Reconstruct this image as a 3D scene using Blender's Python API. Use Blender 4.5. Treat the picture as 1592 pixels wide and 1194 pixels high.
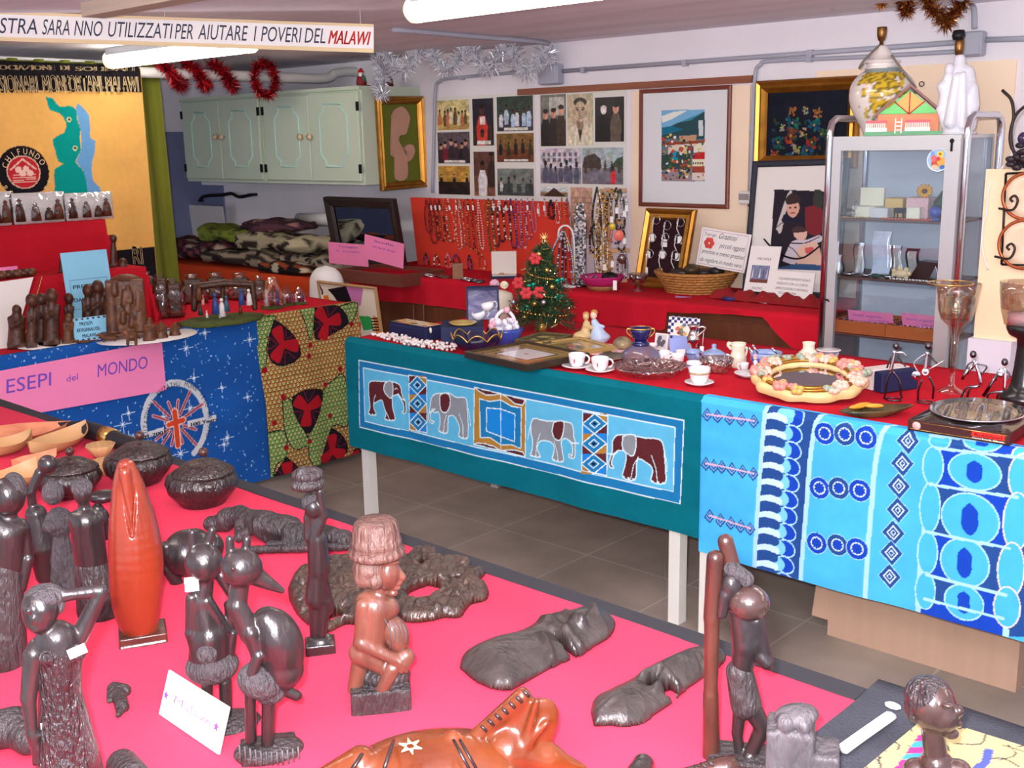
import bpy,math,random
import numpy as np
from mathutils import Vector,Matrix
random.seed(7);RNG=np.random.default_rng(7)
for o in list(bpy.data.objects):bpy.data.objects.remove(o)
SC=bpy.context.scene;COL=SC.collection
# ---------------- camera
W,H=1592,1194
FPX,PITCH,ROLL,YAW,CZ=1698.57,0.220359,-0.0189276,0.744844,1.55
cyw,syw=math.cos(YAW),math.sin(YAW)
FW=np.array([-syw*math.cos(PITCH),cyw*math.cos(PITCH),-math.sin(PITCH)])
_r0=np.array([cyw,syw,0.]);_u0=np.cross(_r0,FW)
RT=_r0*math.cos(ROLL)+_u0*math.sin(ROLL);UP=np.cross(RT,FW)
CAM=np.array([0.,0.,CZ])
cam=bpy.data.cameras.new('camera');camo=bpy.data.objects.new('camera',cam);COL.objects.link(camo)
cam.sensor_fit='HORIZONTAL';cam.sensor_width=36;cam.lens=36*FPX/W;cam.clip_start=.05
m=Matrix.Identity(4)
for i in range(3):m[i][0]=RT[i];m[i][1]=UP[i];m[i][2]=-FW[i];m[i][3]=CAM[i]
camo.matrix_world=m;SC.camera=camo
# ---------------- world, flash and exposure
SC.view_settings.view_transform='Standard';SC.view_settings.look='None'
SC.view_settings.gamma=1;SC.view_settings.use_curve_mapping=False;SC.view_settings.exposure=0.22
wd=bpy.data.worlds.new('world');SC.world=wd;wd.use_nodes=True
wd.node_tree.nodes['Background'].inputs[0].default_value=(.80,.84,1,1)
wd.node_tree.nodes['Background'].inputs[1].default_value=1.25
def lamp(name,kind,loc,energy,size,col=(1,1,1),rot=None,size_y=None):
 l=bpy.data.lights.new(name,kind);l.energy=energy;l.color=col
 if kind=='AREA':
  l.size=size
  if size_y:l.shape='RECTANGLE';l.size_y=size_y
 else:l.shadow_soft_size=size
 o=bpy.data.objects.new(name,l);COL.objects.link(o);o.location=loc
 if rot:o.rotation_euler=rot
 return o
fl=CAM-RT*.035+UP*.05-FW*.0
lamp('camera_flash','POINT',fl,275,.02,(1,.95,1.0))
# ---------------- helpers: pixels of the survey photo to places in the room
def ray(x,y):return RT*(x-W/2)/FPX-UP*(y-H/2)/FPX+FW
def _on(ax,val,x,y):
 d=ray(x,y);return CAM+d*((val-CAM[ax])/d[ax])
def onZ(x,y,v):return _on(2,v,x,y)
def onY(x,y,v):return _on(1,v,x,y)
def onX(x,y,v):return _on(0,v,x,y)
def onD(x,y,dep):return CAM+ray(x,y)*dep
def onPl(x,y,p,n):
 d=ray(x,y);n=np.asarray(n);return CAM+d*(((np.asarray(p)-CAM)@n)/(d@n))
class Bill:
 """upright working plane through the spot where a thing stands, facing the viewer"""
 def __init__(s,x,y,z=None,base=None):
  s.b=np.array(base if base is not None else onZ(x,y,z),float)
  n=CAM-s.b;n[2]=0;s.n=n/np.linalg.norm(n)
  s.r=np.array([-s.n[1],s.n[0],0]);s.u=np.array([0,0,1.])
  s.s=((s.b-CAM)@FW)/FPX
 def p(s,x,y,d=0):return onPl(x,y,s.b+s.n*d*s.s,s.n)
 def h(s,y,x=None):
  if x is None:x=proj(s.b)[0]
  return s.p(x,y)[2]
def proj(q):
 d=np.asarray(q)-CAM;return(W/2+FPX*(d@RT)/(d@FW),H/2-FPX*(d@UP)/(d@FW))
def zm(x0,y0,k):
 return lambda x,y:(x0+x/k,y0+y/k)
 # ---------------- materials
def lin(c):
 if isinstance(c,str):c=tuple(int(c[i:i+2],16)for i in (0,2,4))
 o=[]
 for v in c[:3]:
  v=v/255.;o.append(v/12.92 if v<=.04045 else((v+.055)/1.055)**2.4)
 return tuple(o)
MATS={}
def mat(name,col=(128,128,128),rough=.5,metal=0,var=0,vscale=8,bump=0,bscale=60,coat=0,trans=0,ior=1.45,emis=0,alpha=1,col2=None,stretch=None,sheen=0,wave=0,attr=False,spec=.5):
 if name in MATS:return MATS[name]
 m=bpy.data.materials.new(name);m.use_nodes=True;nt=m.node_tree;N=nt.nodes;L=nt.links
 b=N['Principled BSDF'];c=lin(col)
 b.inputs['Base Color'].default_value=(*c,1);b.inputs['Roughness'].default_value=rough
 b.inputs['Metallic'].default_value=metal;b.inputs['IOR'].default_value=ior
 b.inputs['Transmission Weight'].default_value=trans;b.inputs['Coat Weight'].default_value=coat
 b.inputs['Coat Roughness'].default_value=.12;b.inputs['Alpha'].default_value=alpha
 b.inputs['Sheen Weight'].default_value=sheen;b.inputs['Specular IOR Level'].default_value=spec
 tc=N.new('ShaderNodeTexCoord');mp=N.new('ShaderNodeMapping');L.new(tc.outputs['Object'],mp.inputs[0])
 if stretch:mp.inputs['Scale'].default_value=stretch
 out=None
 if attr:
  a=N.new('ShaderNodeVertexColor');a.layer_name='Col';out=a.outputs[0]
 if var or col2:
  n=N.new('ShaderNodeTexNoise');n.inputs['Scale'].default_value=vscale;n.inputs['Detail'].default_value=5
  L.new(mp.outputs[0],n.inputs['Vector'])
  src=n.outputs['Fac']
  if wave:
   w=N.new('ShaderNodeTexWave');w.inputs['Scale'].default_value=wave;w.inputs['Distortion'].default_value=7
   w.inputs['Detail'].default_value=3;L.new(mp.outputs[0],w.inputs['Vector']);src=w.outputs['Fac']
  r=N.new('ShaderNodeMapRange');r.inputs['From Min'].default_value=.3;r.inputs['From Max'].default_value=.7
  L.new(src,r.inputs['Value'])
  mx=N.new('ShaderNodeMix');mx.data_type='RGBA';L.new(r.outputs[0],mx.inputs[0])
  if attr:
   mx.blend_type='MULTIPLY';L.new(out,mx.inputs[6]);k=1-var;mx.inputs[7].default_value=(k,k,k,1)
  else:
   c2=lin(col2)if col2 else tuple(v*(1-var)for v in c)
   mx.inputs[6].default_value=(*c,1);mx.inputs[7].default_value=(*c2,1)
  out=mx.outputs[2]
 if out is not None:L.new(out,b.inputs['Base Color'])
 if bump:
  n=N.new('ShaderNodeTexNoise');n.inputs['Scale'].default_value=bscale;n.inputs['Detail'].default_value=4
  L.new(mp.outputs[0],n.inputs['Vector'])
  bp=N.new('ShaderNodeBump');bp.inputs['Strength'].default_value=bump;bp.inputs['Distance'].default_value=.01
  L.new(n.outputs['Fac'],bp.inputs['Height']);L.new(bp.outputs[0],b.inputs['Normal'])
  if coat:L.new(bp.outputs[0],b.inputs['Coat Normal'])
 if emis:
  b.inputs['Emission Color'].default_value=(*c,1);b.inputs['Emission Strength'].default_value=emis
 MATS[name]=m;return m
def thin(name,tint=(248,250,252),base=.06,edge=.5,rough=.03,bump=0,bscale=60):
 """thin clear glass or film: see-through, with reflections growing towards the edges"""
 m=bpy.data.materials.new(name);m.use_nodes=True;N=m.node_tree.nodes;L=m.node_tree.links;N.remove(N['Principled BSDF'])
 t=N.new('ShaderNodeBsdfTransparent');t.inputs[0].default_value=(*lin(tint),1);g=N.new('ShaderNodeBsdfGlossy');g.inputs['Roughness'].default_value=rough
 lw=N.new('ShaderNodeLayerWeight');lw.inputs[0].default_value=.35;r=N.new('ShaderNodeMapRange');r.inputs['To Min'].default_value=base;r.inputs['To Max'].default_value=edge
 mx=N.new('ShaderNodeMixShader');L.new(lw.outputs['Facing'],r.inputs[0]);L.new(r.outputs[0],mx.inputs[0]);L.new(t.outputs[0],mx.inputs[1]);L.new(g.outputs[0],mx.inputs[2]);L.new(mx.outputs[0],N['Material Output'].inputs[0])
 if bump:
  tc=N.new('ShaderNodeTexCoord');v=N.new('ShaderNodeTexVoronoi');v.inputs['Scale'].default_value=bscale;b=N.new('ShaderNodeBump');b.inputs['Strength'].default_value=bump;b.inputs['Distance'].default_value=.01
  L.new(tc.outputs['Object'],v.inputs[0]);L.new(v.outputs[0],b.inputs['Height']);L.new(b.outputs[0],g.inputs['Normal']);L.new(b.outputs[0],lw.inputs['Normal'])
 return m
 # ---------------- objects
ORG={}
def tag(o,label=None,cat=None,group=None,kind=None):
 if label:o['label']=label
 if cat:o['category']=cat
 if group:o['group']=group
 if kind:o['kind']=kind
 return o
def thing(name,label,cat,loc,group=None):
 o=bpy.data.objects.new(name,None);COL.objects.link(o);o.empty_display_size=.05
 o.location=[float(v)for v in loc];ORG[o]=np.array(loc,float);return tag(o,label,cat,group)
def dup(root,loc,label=None,rotz=None,group=None,scale=None):
 r=root.copy();COL.objects.link(r);r.location=[float(v)for v in loc]
 if rotz is not None:r.rotation_euler=(0,0,rotz)
 if scale:r.scale=(scale,)*3
 if label:r['label']=label
 if group:r['group']=group
 for ch in root.children:
  c=ch.copy();COL.objects.link(c);c.parent=r
  for g in ch.children:
   d=g.copy();COL.objects.link(d);d.parent=c
 return r
def raw(name,V,F,mats,parent=None,fm=None,smooth=None,cols=None,label=None,cat=None,group=None,kind=None,org=None):
 V=np.asarray(V,float)
 if parent is not None:og=ORG[parent]
 elif org is not None:og=np.array(org,float)
 else:og=np.array([(V[:,0].min()+V[:,0].max())/2,(V[:,1].min()+V[:,1].max())/2,V[:,2].min()])
 me=bpy.data.meshes.new(name)
 if isinstance(F,np.ndarray):
  V32=(V-og).astype(np.float32);nF,k=F.shape
  me.vertices.add(len(V));me.vertices.foreach_set('co',V32.ravel())
  me.loops.add(nF*k);me.loops.foreach_set('vertex_index',F.astype(np.int32).ravel())
  me.polygons.add(nF);me.polygons.foreach_set('loop_start',np.arange(0,nF*k,k,dtype=np.int32))
  me.update(calc_edges=True)
 else:me.from_pydata((V-og).tolist(),[],F)
 if not isinstance(mats,(list,tuple)):mats=[mats]
 for mm in mats:me.materials.append(mm)
 if fm is not None:me.polygons.foreach_set('material_index',np.asarray(fm,np.int32))
 if smooth is not None:
  s=np.full(len(me.polygons),bool(smooth))if np.isscalar(smooth)else np.asarray(smooth,bool)
  me.polygons.foreach_set('use_smooth',s)
 if cols is not None:
  a=me.color_attributes.new('Col','FLOAT_COLOR','POINT')
  c=np.ones((len(V),4),np.float32);c[:,:3]=cols;a.data.foreach_set('color',c.ravel())
 me.update()
 o=bpy.data.objects.new(name,me);COL.objects.link(o)
 if parent is not None:o.parent=parent;ORG[o]=og
 else:o.location=og.tolist();ORG[o]=og
 return tag(o,label,cat,group,kind)
class Fr:
 """local frame: origin and three axes"""
 def __init__(s,o,x,y,z):s.o=np.array(o,float);s.A=np.array([x,y,z],float)
 def __call__(s,P):return s.o+np.asarray(P,float)@s.A
def frame_at(o,rz=0,tilt=0):
 """x along heading rz, z up leaning back by tilt about x; y points away from the front"""
 c,q=math.cos(rz),math.sin(rz);x=np.array([c,q,0]);y=np.array([-q,c,0]);z=np.array([0,0,1.])
 ct,st=math.cos(tilt),math.sin(tilt)
 return Fr(o,x,y*ct-z*st,z*ct+y*st)
class MB:
 def __init__(s,M=None):s.V=[];s.F=[];s.fm=[];s.sm=[];s.M=M;s.n=0
 def add(s,P,F,mi=0,sm=False):
  P=np.asarray(P,float)
  if s.M is not None:P=s.M(P)
  s.V.append(P);n=s.n;s.n+=len(P)
  for f in F:s.F.append([i+n for i in f]);s.fm.append(mi);s.sm.append(sm)
  return s
 def box(s,x0,x1,y0,y1,z0,z1,mi=0,bev=0):
  if bev:
   b=bev;pts=[];
   loops=[(z0,b),(z0+b,0),(z1-b,0),(z1,b)]
   for z,i in loops:
    X0,X1,Y0,Y1=x0+i,x1-i,y0+i,y1-i;c=b
    pts+=[(X0+c,Y0,z),(X1-c,Y0,z),(X1,Y0+c,z),(X1,Y1-c,z),(X1-c,Y1,z),(X0+c,Y1,z),(X0,Y1-c,z),(X0,Y0+c,z)]
   F=[list(range(7,-1,-1)),list(range(24,32))]
   for k in range(3):
    for j in range(8):F.append([k*8+j,k*8+(j+1)%8,k*8+8+(j+1)%8,k*8+8+j])
   return s.add(pts,F,mi)
  return s.add([(x0,y0,z0),(x1,y0,z0),(x1,y1,z0),(x0,y1,z0),(x0,y0,z1),(x1,y0,z1),(x1,y1,z1),(x0,y1,z1)],[(0,3,2,1),(4,5,6,7),(0,1,5,4),(1,2,6,5),(2,3,7,6),(3,0,4,7)],mi)
 def tube(s,P,r,seg=8,mi=0,closed=False,sm=True,flat=None):
  P=np.asarray(P,float);n=len(P);r=np.full(n,r)if np.isscalar(r)else np.asarray(r,float)
  T=np.gradient(P,axis=0)
  if closed:T=np.roll(P,-1,0)-np.roll(P,1,0)
  T/=np.linalg.norm(T,axis=1)[:,None]+1e-12
  ref=np.array([0,0,1.])if abs(T[0][2])<.9 else np.array([1.,0,0])
  a=np.cross(T[0],ref);a/=np.linalg.norm(a);out=[]
  for i in range(n):
   a=a-T[i]*(a@T[i]);a/=np.linalg.norm(a)+1e-12;b=np.cross(T[i],a)
   for j in range(seg):
    t=2*math.pi*j/seg;out.append(P[i]+(a*math.cos(t)+b*math.sin(t)*(flat or 1))*r[i])
  F=[]
  for i in range(n if closed else n-1):
   for j in range(seg):
    k=(i+1)%n;F.append([i*seg+j,i*seg+(j+1)%seg,k*seg+(j+1)%seg,k*seg+j])
  if not closed:F+=[list(range(seg-1,-1,-1)),list(range((n-1)*seg,n*seg))]
  return s.add(out,F,mi,sm)
 def cyl(s,a,b,r,seg=12,mi=0,r2=None):return s.tube([a,b],[r,r if r2 is None else r2],seg,mi)
 def lathe(s,prof,c=(0,0,0),seg=28,mi=0,sx=1,sy=1,rz=0,flute=None,sm=True):
  out=[];n=len(prof)
  for(r,z) in prof:
   for j in range(seg):
    t=2*math.pi*j/seg;k=1
    if flute:k=1+flute[0]*math.cos(flute[1]*t)*(r/max(p[0]for p in prof))**2
    x,y=r*k*math.cos(t)*sx,r*k*math.sin(t)*sy
    out.append((c[0]+x*math.cos(rz)-y*math.sin(rz),c[1]+x*math.sin(rz)+y*math.cos(rz),c[2]+z))
  F=[]
  for i in range(n-1):
   for j in range(seg):F.append([i*seg+j,i*seg+(j+1)%seg,(i+1)*seg+(j+1)%seg,(i+1)*seg+j])
  if prof[0][0]>1e-5:F.append(list(range(seg-1,-1,-1)))
  if prof[-1][0]>1e-5:F.append(list(range((n-1)*seg,n*seg)))
  return s.add(out,F,mi,sm)
 def ell(s,c,r,seg=10,mi=0,M=None):
  if np.isscalar(r):r=(r,r,r)
  n=max(4,seg*2//3);P=[]
  for i in range(n+1):
   a=math.pi*i/n
   for j in range(seg):
    t=2*math.pi*j/seg;P.append((r[0]*math.sin(a)*math.cos(t),r[1]*math.sin(a)*math.sin(t),-r[2]*math.cos(a)))
  P=np.array(P)
  if M is not None:P=P@np.array(M).T
  F=[[i*seg+j,i*seg+(j+1)%seg,(i+1)*seg+(j+1)%seg,(i+1)*seg+j]for i in range(n)for j in range(seg)]
  return s.add(P+np.array(c),F,mi,True)
 def beads(s,pts,r,mi=0):
  for p in pts:
   q=np.array([(1,0,0),(-1,0,0),(0,1,0),(0,-1,0),(0,0,1),(0,0,-1)])*r
   k=.62*r;q=np.vstack([q,[(a*k,b*k,c*k)for a in (1,-1)for b in (1,-1)for c in (1,-1)]])
   F=[]
   for a,i in ((1,0),(-1,1)):
    for b,j in ((1,2),(-1,3)):
     for c,l in ((1,4),(-1,5)):
      v=6+(0 if a>0 else 4)+(0 if b>0 else 2)+(0 if c>0 else 1)
      tri=[(i,j,v),(j,l,v),(l,i,v)]
      if a*b*c<0:tri=[t[::-1]for t in tri]
      F+=tri
   m=mi if np.isscalar(mi)else random.choice(mi)
   s.add(q+np.array(p),F,m,True)
  return s
 def prism(s,poly,z0,z1,mi=0,mside=None):
  n=len(poly);P=[(x,y,z0)for x,y in poly]+[(x,y,z1)for x,y in poly]
  s.add(P,[list(range(n-1,-1,-1)),list(range(n,2*n))],mi)
  s.add(P,[[i,(i+1)%n,n+(i+1)%n,n+i]for i in range(n)],mi if mside is None else mside);return s
 def grid(s,fn,nu,nv,mi=0,sm=True):
  P=[fn(i/(nu-1),j/(nv-1))for j in range(nv)for i in range(nu)]
  return s.add(P,[[j*nu+i,j*nu+i+1,(j+1)*nu+i+1,(j+1)*nu+i]for j in range(nv-1)for i in range(nu-1)],mi,sm)
 def build(s,name,mats,parent=None,label=None,cat=None,group=None,kind=None,org=None):
  return raw(name,np.vstack(s.V),s.F,mats,parent,s.fm,s.sm,None,label,cat,group,kind,org)
def sm_path(P,k=6):
 """Catmull-Rom through points"""
 P=np.asarray(P,float);out=[]
 Q=np.vstack([2*P[0]-P[1],P,2*P[-1]-P[-2]])
 for i in range(1,len(Q)-2):
  for j in range(k):
   t=j/k;a,b,c,d=Q[i-1],Q[i],Q[i+1],Q[i+2]
   out.append(.5*((2*b)+(c-a)*t+(2*a-5*b+4*c-d)*t*t+(3*b-a-3*c+d)*t**3))
 out.append(P[-1]);return np.array(out)
 # ---------------- patterned sheets: a fine grid whose vertices carry the printed pattern
class Canvas:
 def __init__(s,u0,u1,v0,v1,res,bg):
  s.u0,s.u1,s.v0,s.v1=u0,u1,v0,v1
  s.w=max(2,int((u1-u0)/res)+1);s.h=max(2,int((v1-v0)/res)+1)
  s.U=np.linspace(u0,u1,s.w);s.Vv=np.linspace(v0,v1,s.h)
  s.C=np.empty((s.h,s.w,3));s.C[:]=lin(bg)
 def win(s,x0,x1,y0,y1):
  i0=max(0,int(np.searchsorted(s.U,x0)));i1=int(np.searchsorted(s.U,x1))
  j0=max(0,int(np.searchsorted(s.Vv,y0)));j1=int(np.searchsorted(s.Vv,y1))
  if i1<=i0 or j1<=j0:return None
  return slice(j0,j1),slice(i0,i1),*np.meshgrid(s.U[i0:i1],s.Vv[j0:j1])
 def poly(s,P,col):
  P=np.asarray(P,float);w=s.win(P[:,0].min(),P[:,0].max(),P[:,1].min(),P[:,1].max())
  if w is None:return
  a,b,X,Y=w;ins=np.zeros(X.shape,bool);n=len(P)
  for i in range(n):
   x1,y1=P[i];x2,y2=P[(i+1)%n]
   if y1==y2:continue
   c=((y1>Y)!=(y2>Y))&(X<(x2-x1)*(Y-y1)/(y2-y1)+x1);ins^=c
  s.C[a,b][ins]=lin(col)
 def line(s,P,wd,col,closed=False):
  P=np.asarray(P,float)
  if closed:P=np.vstack([P,P[:1]])
  r=wd/2;cl=lin(col)
  for i in range(len(P)-1):
   p,q=P[i],P[i+1]
   w=s.win(min(p[0],q[0])-r,max(p[0],q[0])+r,min(p[1],q[1])-r,max(p[1],q[1])+r)
   if w is None:continue
   a,b,X,Y=w;d=q-p;L=d@d+1e-12
   t=np.clip(((X-p[0])*d[0]+(Y-p[1])*d[1])/L,0,1)
   s.C[a,b][(X-p[0]-t*d[0])**2+(Y-p[1]-t*d[1])**2<r*r]=cl
 def ell(s,x,y,rx,ry,col,ang=0):
  R=max(rx,ry);w=s.win(x-R,x+R,y-R,y+R)
  if w is None:return
  a,b,X,Y=w;c,q=math.cos(ang),math.sin(ang);dx,dy=X-x,Y-y
  s.C[a,b][((dx*c+dy*q)/rx)**2+((-dx*q+dy*c)/ry)**2<1]=lin(col)
 def rect(s,x0,x1,y0,y1,col):s.poly([(x0,y0),(x1,y0),(x1,y1),(x0,y1)],col)
 def mottle(s,amt,n=12,x0=None,x1=None,y0=None,y1=None):
  g=RNG.random((n,n,1))*1.7-.85+RNG.random((n,n,3))*.5-.25;yy=np.linspace(0,n-1.001,s.h);xx=np.linspace(0,n-1.001,s.w)
  yi,xi=yy.astype(int),xx.astype(int);fy,fx=(yy-yi)[:,None,None],(xx-xi)[None,:,None]
  G=g[yi][:,xi]*(1-fy)*(1-fx)+g[yi+1][:,xi]*fy*(1-fx)+g[yi][:,xi+1]*(1-fy)*fx+g[yi+1][:,xi+1]*fy*fx
  s.C=np.clip(s.C*(1+amt*G),0,1)
 def mesh(s,name,fn,m,parent=None,thick=0,**kw):
  X,Y=np.meshgrid(s.U,s.Vv);V=fn(X.ravel(),Y.ravel())
  j,i=np.mgrid[0:s.h-1,0:s.w-1];b=(j*s.w+i).ravel()
  F=np.stack([b,b+1,b+s.w+1,b+s.w],1);C=s.C.reshape(-1,3)
  return raw(name,V,F,m,parent,None,True,C,**kw)
  # ---------------- lettering from the built-in font
_tc={}
def text_geo(t):
 if t not in _tc:
  cu=bpy.data.curves.new('t','FONT');cu.body=t;cu.resolution_u=3;o=bpy.data.objects.new('t',cu);COL.objects.link(o)
  dg=bpy.context.evaluated_depsgraph_get();me=bpy.data.meshes.new_from_object(o.evaluated_get(dg))
  V=np.array([v.co[:]for v in me.vertices]).reshape(-1,3);F=[list(p.vertices)for p in me.polygons]
  bpy.data.objects.remove(o);bpy.data.curves.remove(cu);bpy.data.meshes.remove(me);_tc[t]=(V,F)
 return _tc[t]
def put_text(mb,t,f,x0,x1,z0,h,shear=0,mi=0,off=-.0012,slope=0,bold=0):
 """letters fitted between x0 and x1 in frame f (x along, z up), base line z0, capital height h"""
 V,F=text_geo(t)
 if len(V)==0:return
 a,b=V[:,0].min(),V[:,0].max();k=(x1-x0)/max(b-a,1e-6)
 for e in ([0]if not bold else[-bold,0,bold]):
  Z=V[:,1]*h/.73;X=x0+(V[:,0]-a)*k+shear*Z+e
  P=np.stack([X,np.full(len(X),off),z0+Z+slope*(X-x0)],1)
  mb.add(f(P)if f is not None else P,F,mi)
  # ---------------- carvings: smooth union of round cones and ellipsoids, meshed as one continuous skin
def nets(vol,o,h):
 sg=vol<0;n=np.array(vol.shape)-1
 cnt=np.zeros(n,np.int8)
 cor=[(a,b,c)for a in (0,1)for b in (0,1)for c in (0,1)]
 sl=lambda A,d:A[d[0]:d[0]+n[0],d[1]:d[1]+n[1],d[2]:d[2]+n[2]]
 for d in cor:cnt+=sl(sg,d)
 mix=(cnt>0)&(cnt<8);idx=np.full(n,-1,np.int64);idx[mix]=np.arange(mix.sum())
 acc=np.zeros((mix.sum(),3));num=np.zeros(mix.sum())
 for d in cor:
  for ax in range(3):
   if d[ax]:continue
   e=list(d);e[ax]=1;v0=sl(vol,d)[mix];v1=sl(vol,e)[mix];cr=(v0<0)!=(v1<0)
   t=np.where(cr,v0/np.where(cr,v0-v1,1),0);P=np.tile(np.array(d,float),(len(t),1));P[:,ax]+=t
   acc[cr]+=P[cr];num[cr]+=1
 ijk=np.argwhere(mix);V=o+h*(ijk+acc/num[:,None]);Fs=[]
 for ax in range(3):
  b,c=[(1,2),(2,0),(0,1)][ax]
  e0=[slice(None)]*3;e1=[slice(None)]*3;e0[ax]=slice(0,-1);e1[ax]=slice(1,None)
  s0=sg[tuple(e0)];s1=sg[tuple(e1)];ch=np.argwhere(s0!=s1)
  ok=(ch[:,b]>0)&(ch[:,c]>0)&(ch[:,b]<n[b])&(ch[:,c]<n[c]);ch=ch[ok]
  inn=s0[tuple(ch.T)];q=[]
  for db,dc in ((-1,-1),(0,-1),(0,0),(-1,0)):
   k=ch.copy();k[:,b]+=db;k[:,c]+=dc;q.append(idx[tuple(k.T)])
  q=np.stack(q,1);q[~inn]=q[~inn][:,::-1];Fs.append(q)
 return V,np.vstack(Fs)
def carve_mesh(name,prims,m,parent=None,res=.003,k=.004,ripple=None,**kw):
 """prims in metres: ('c',a,b,ra,rb) | ('e',c,R3x3rows(axes),radii) ; a leading '-' cuts away"""
 lo=np.full(3,1e9);hi=-lo
 for p in prims:
  if p[0][0]=='-':continue
  if p[0]=='c':
   for q,r in ((p[1],p[3]),(p[2],p[4])):lo=np.minimum(lo,q-r);hi=np.maximum(hi,q+r)
  else:
   R=np.abs(p[2].T)@p[3];lo=np.minimum(lo,p[1]-R);hi=np.maximum(hi,p[1]+R)
 lo-=3*res+k;hi+=3*res+k
 n=np.ceil((hi-lo)/res).astype(int)+1
 if n.prod()>2.2e6:
  res*=(n.prod()/2.2e6)**(1/3);n=np.ceil((hi-lo)/res).astype(int)+1
 gx,gy,gz=[lo[i]+res*np.arange(n[i])for i in range(3)]
 vol=np.full(n,1e3,np.float32)
 for p in prims:
  kk=k if len(p)<6 or p[5]is None else p[5]
  if p[0].endswith('c'):R=max(p[3],p[4]);l=np.minimum(p[1],p[2])-R;hgh=np.maximum(p[1],p[2])+R
  else:R=np.abs(p[2].T)@p[3];l=p[1]-R;hgh=p[1]+R
  pad=kk*1.5+3*res;a=np.clip(np.floor((l-pad-lo)/res).astype(int),0,n);b=np.clip(np.ceil((hgh+pad-lo)/res).astype(int)+1,0,n)
  if(b<=a).any():continue
  S=tuple(slice(a[i],b[i])for i in range(3))
  X,Y,Z=np.meshgrid(gx[S[0]],gy[S[1]],gz[S[2]],indexing='ij',sparse=True)
  if p[0].endswith('c'):
   A=p[1];D=p[2]-p[1];L=D@D+1e-12
   t=np.clip(((X-A[0])*D[0]+(Y-A[1])*D[1]+(Z-A[2])*D[2])/L,0,1)
   d=np.sqrt((X-A[0]-t*D[0])**2+(Y-A[1]-t*D[1])**2+(Z-A[2]-t*D[2])**2)-(p[3]+(p[4]-p[3])*t)
  else:
   c=p[1];q=[((X-c[0])*w[0]+(Y-c[1])*w[1]+(Z-c[2])*w[2])/r for w,r in zip(p[2],p[3])]
   if p[0].endswith('b'):
    q=[np.abs(v)*r-r for v,r in zip(q,p[3])];rr=min(p[3])*.15
    d=np.sqrt(sum(np.maximum(v+rr,0)**2 for v in q))-rr+np.minimum(np.maximum(q[0],np.maximum(q[1],q[2])),0)*.3
   else:
    e=np.sqrt(q[0]**2+q[1]**2+q[2]**2)+1e-9;g=np.sqrt(sum((v/r)**2 for v,r in zip(q,p[3])))+1e-9
    d=e*(e-1)/g
  cur=vol[S]
  if p[0][0]=='-':
   kk=min(kk,.003);hh=np.clip(.5-.5*(cur+d)/kk,0,1);vol[S]=cur*(1-hh)+(-d)*hh+kk*hh*(1-hh)
  else:
   hh=np.clip(.5+.5*(cur-d)/kk,0,1);vol[S]=cur*(1-hh)+d*hh-kk*hh*(1-hh)
 if ripple:
  amp,fr=ripple;X,Y,Z=np.meshgrid(gx,gy,gz,indexing='ij',sparse=True)
  vol=vol+amp*(np.sin(X*fr)*np.sin(Y*fr*1.1+1)*np.sin(Z*fr*.9+2)+.5*np.sin(X*fr*2.3+Z*fr)*np.sin(Y*fr*2.1))
 vol[[0,-1]]=1;vol[:,[0,-1]]=1;vol[:,:,[0,-1]]=1
 V,F=nets(vol,lo,res)
 return raw(name,V,F,m,parent,None,True,**kw)
def cprims(B,L):
 """prims written in survey pixels on the upright plane B:
       ('c',x1,y1,r1,x2,y2,r2[,d1,d2]) ('e',x,y,rx,ry[,rd,d,ang]) ('b' = rounded block like e)"""
 out=[]
 for p in L:
  kk=None;t=p[0]
  if t.endswith('c'):
   d1=p[7]if len(p)>7 else 0;d2=p[8]if len(p)>8 else d1
   if len(p)>9:kk=p[9]*B.s
   out.append((t,B.p(p[1],p[2],d1),B.p(p[4],p[5],d2),p[3]*B.s,p[6]*B.s,kk))
  else:
   rd=p[5]if len(p)>5 else(p[3]+p[4])/2;d=p[6]if len(p)>6 else 0;an=math.radians(p[7])if len(p)>7 else 0
   if len(p)>8:kk=p[8]*B.s
   c,q=math.cos(an),math.sin(an)
   ax=np.array([B.r*c-B.u*q,B.r*q+B.u*c,B.n])
   out.append((t,B.p(p[1],p[2],d),ax,np.array([p[3],p[4],rd])*B.s,None,kk))
 return out
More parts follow.
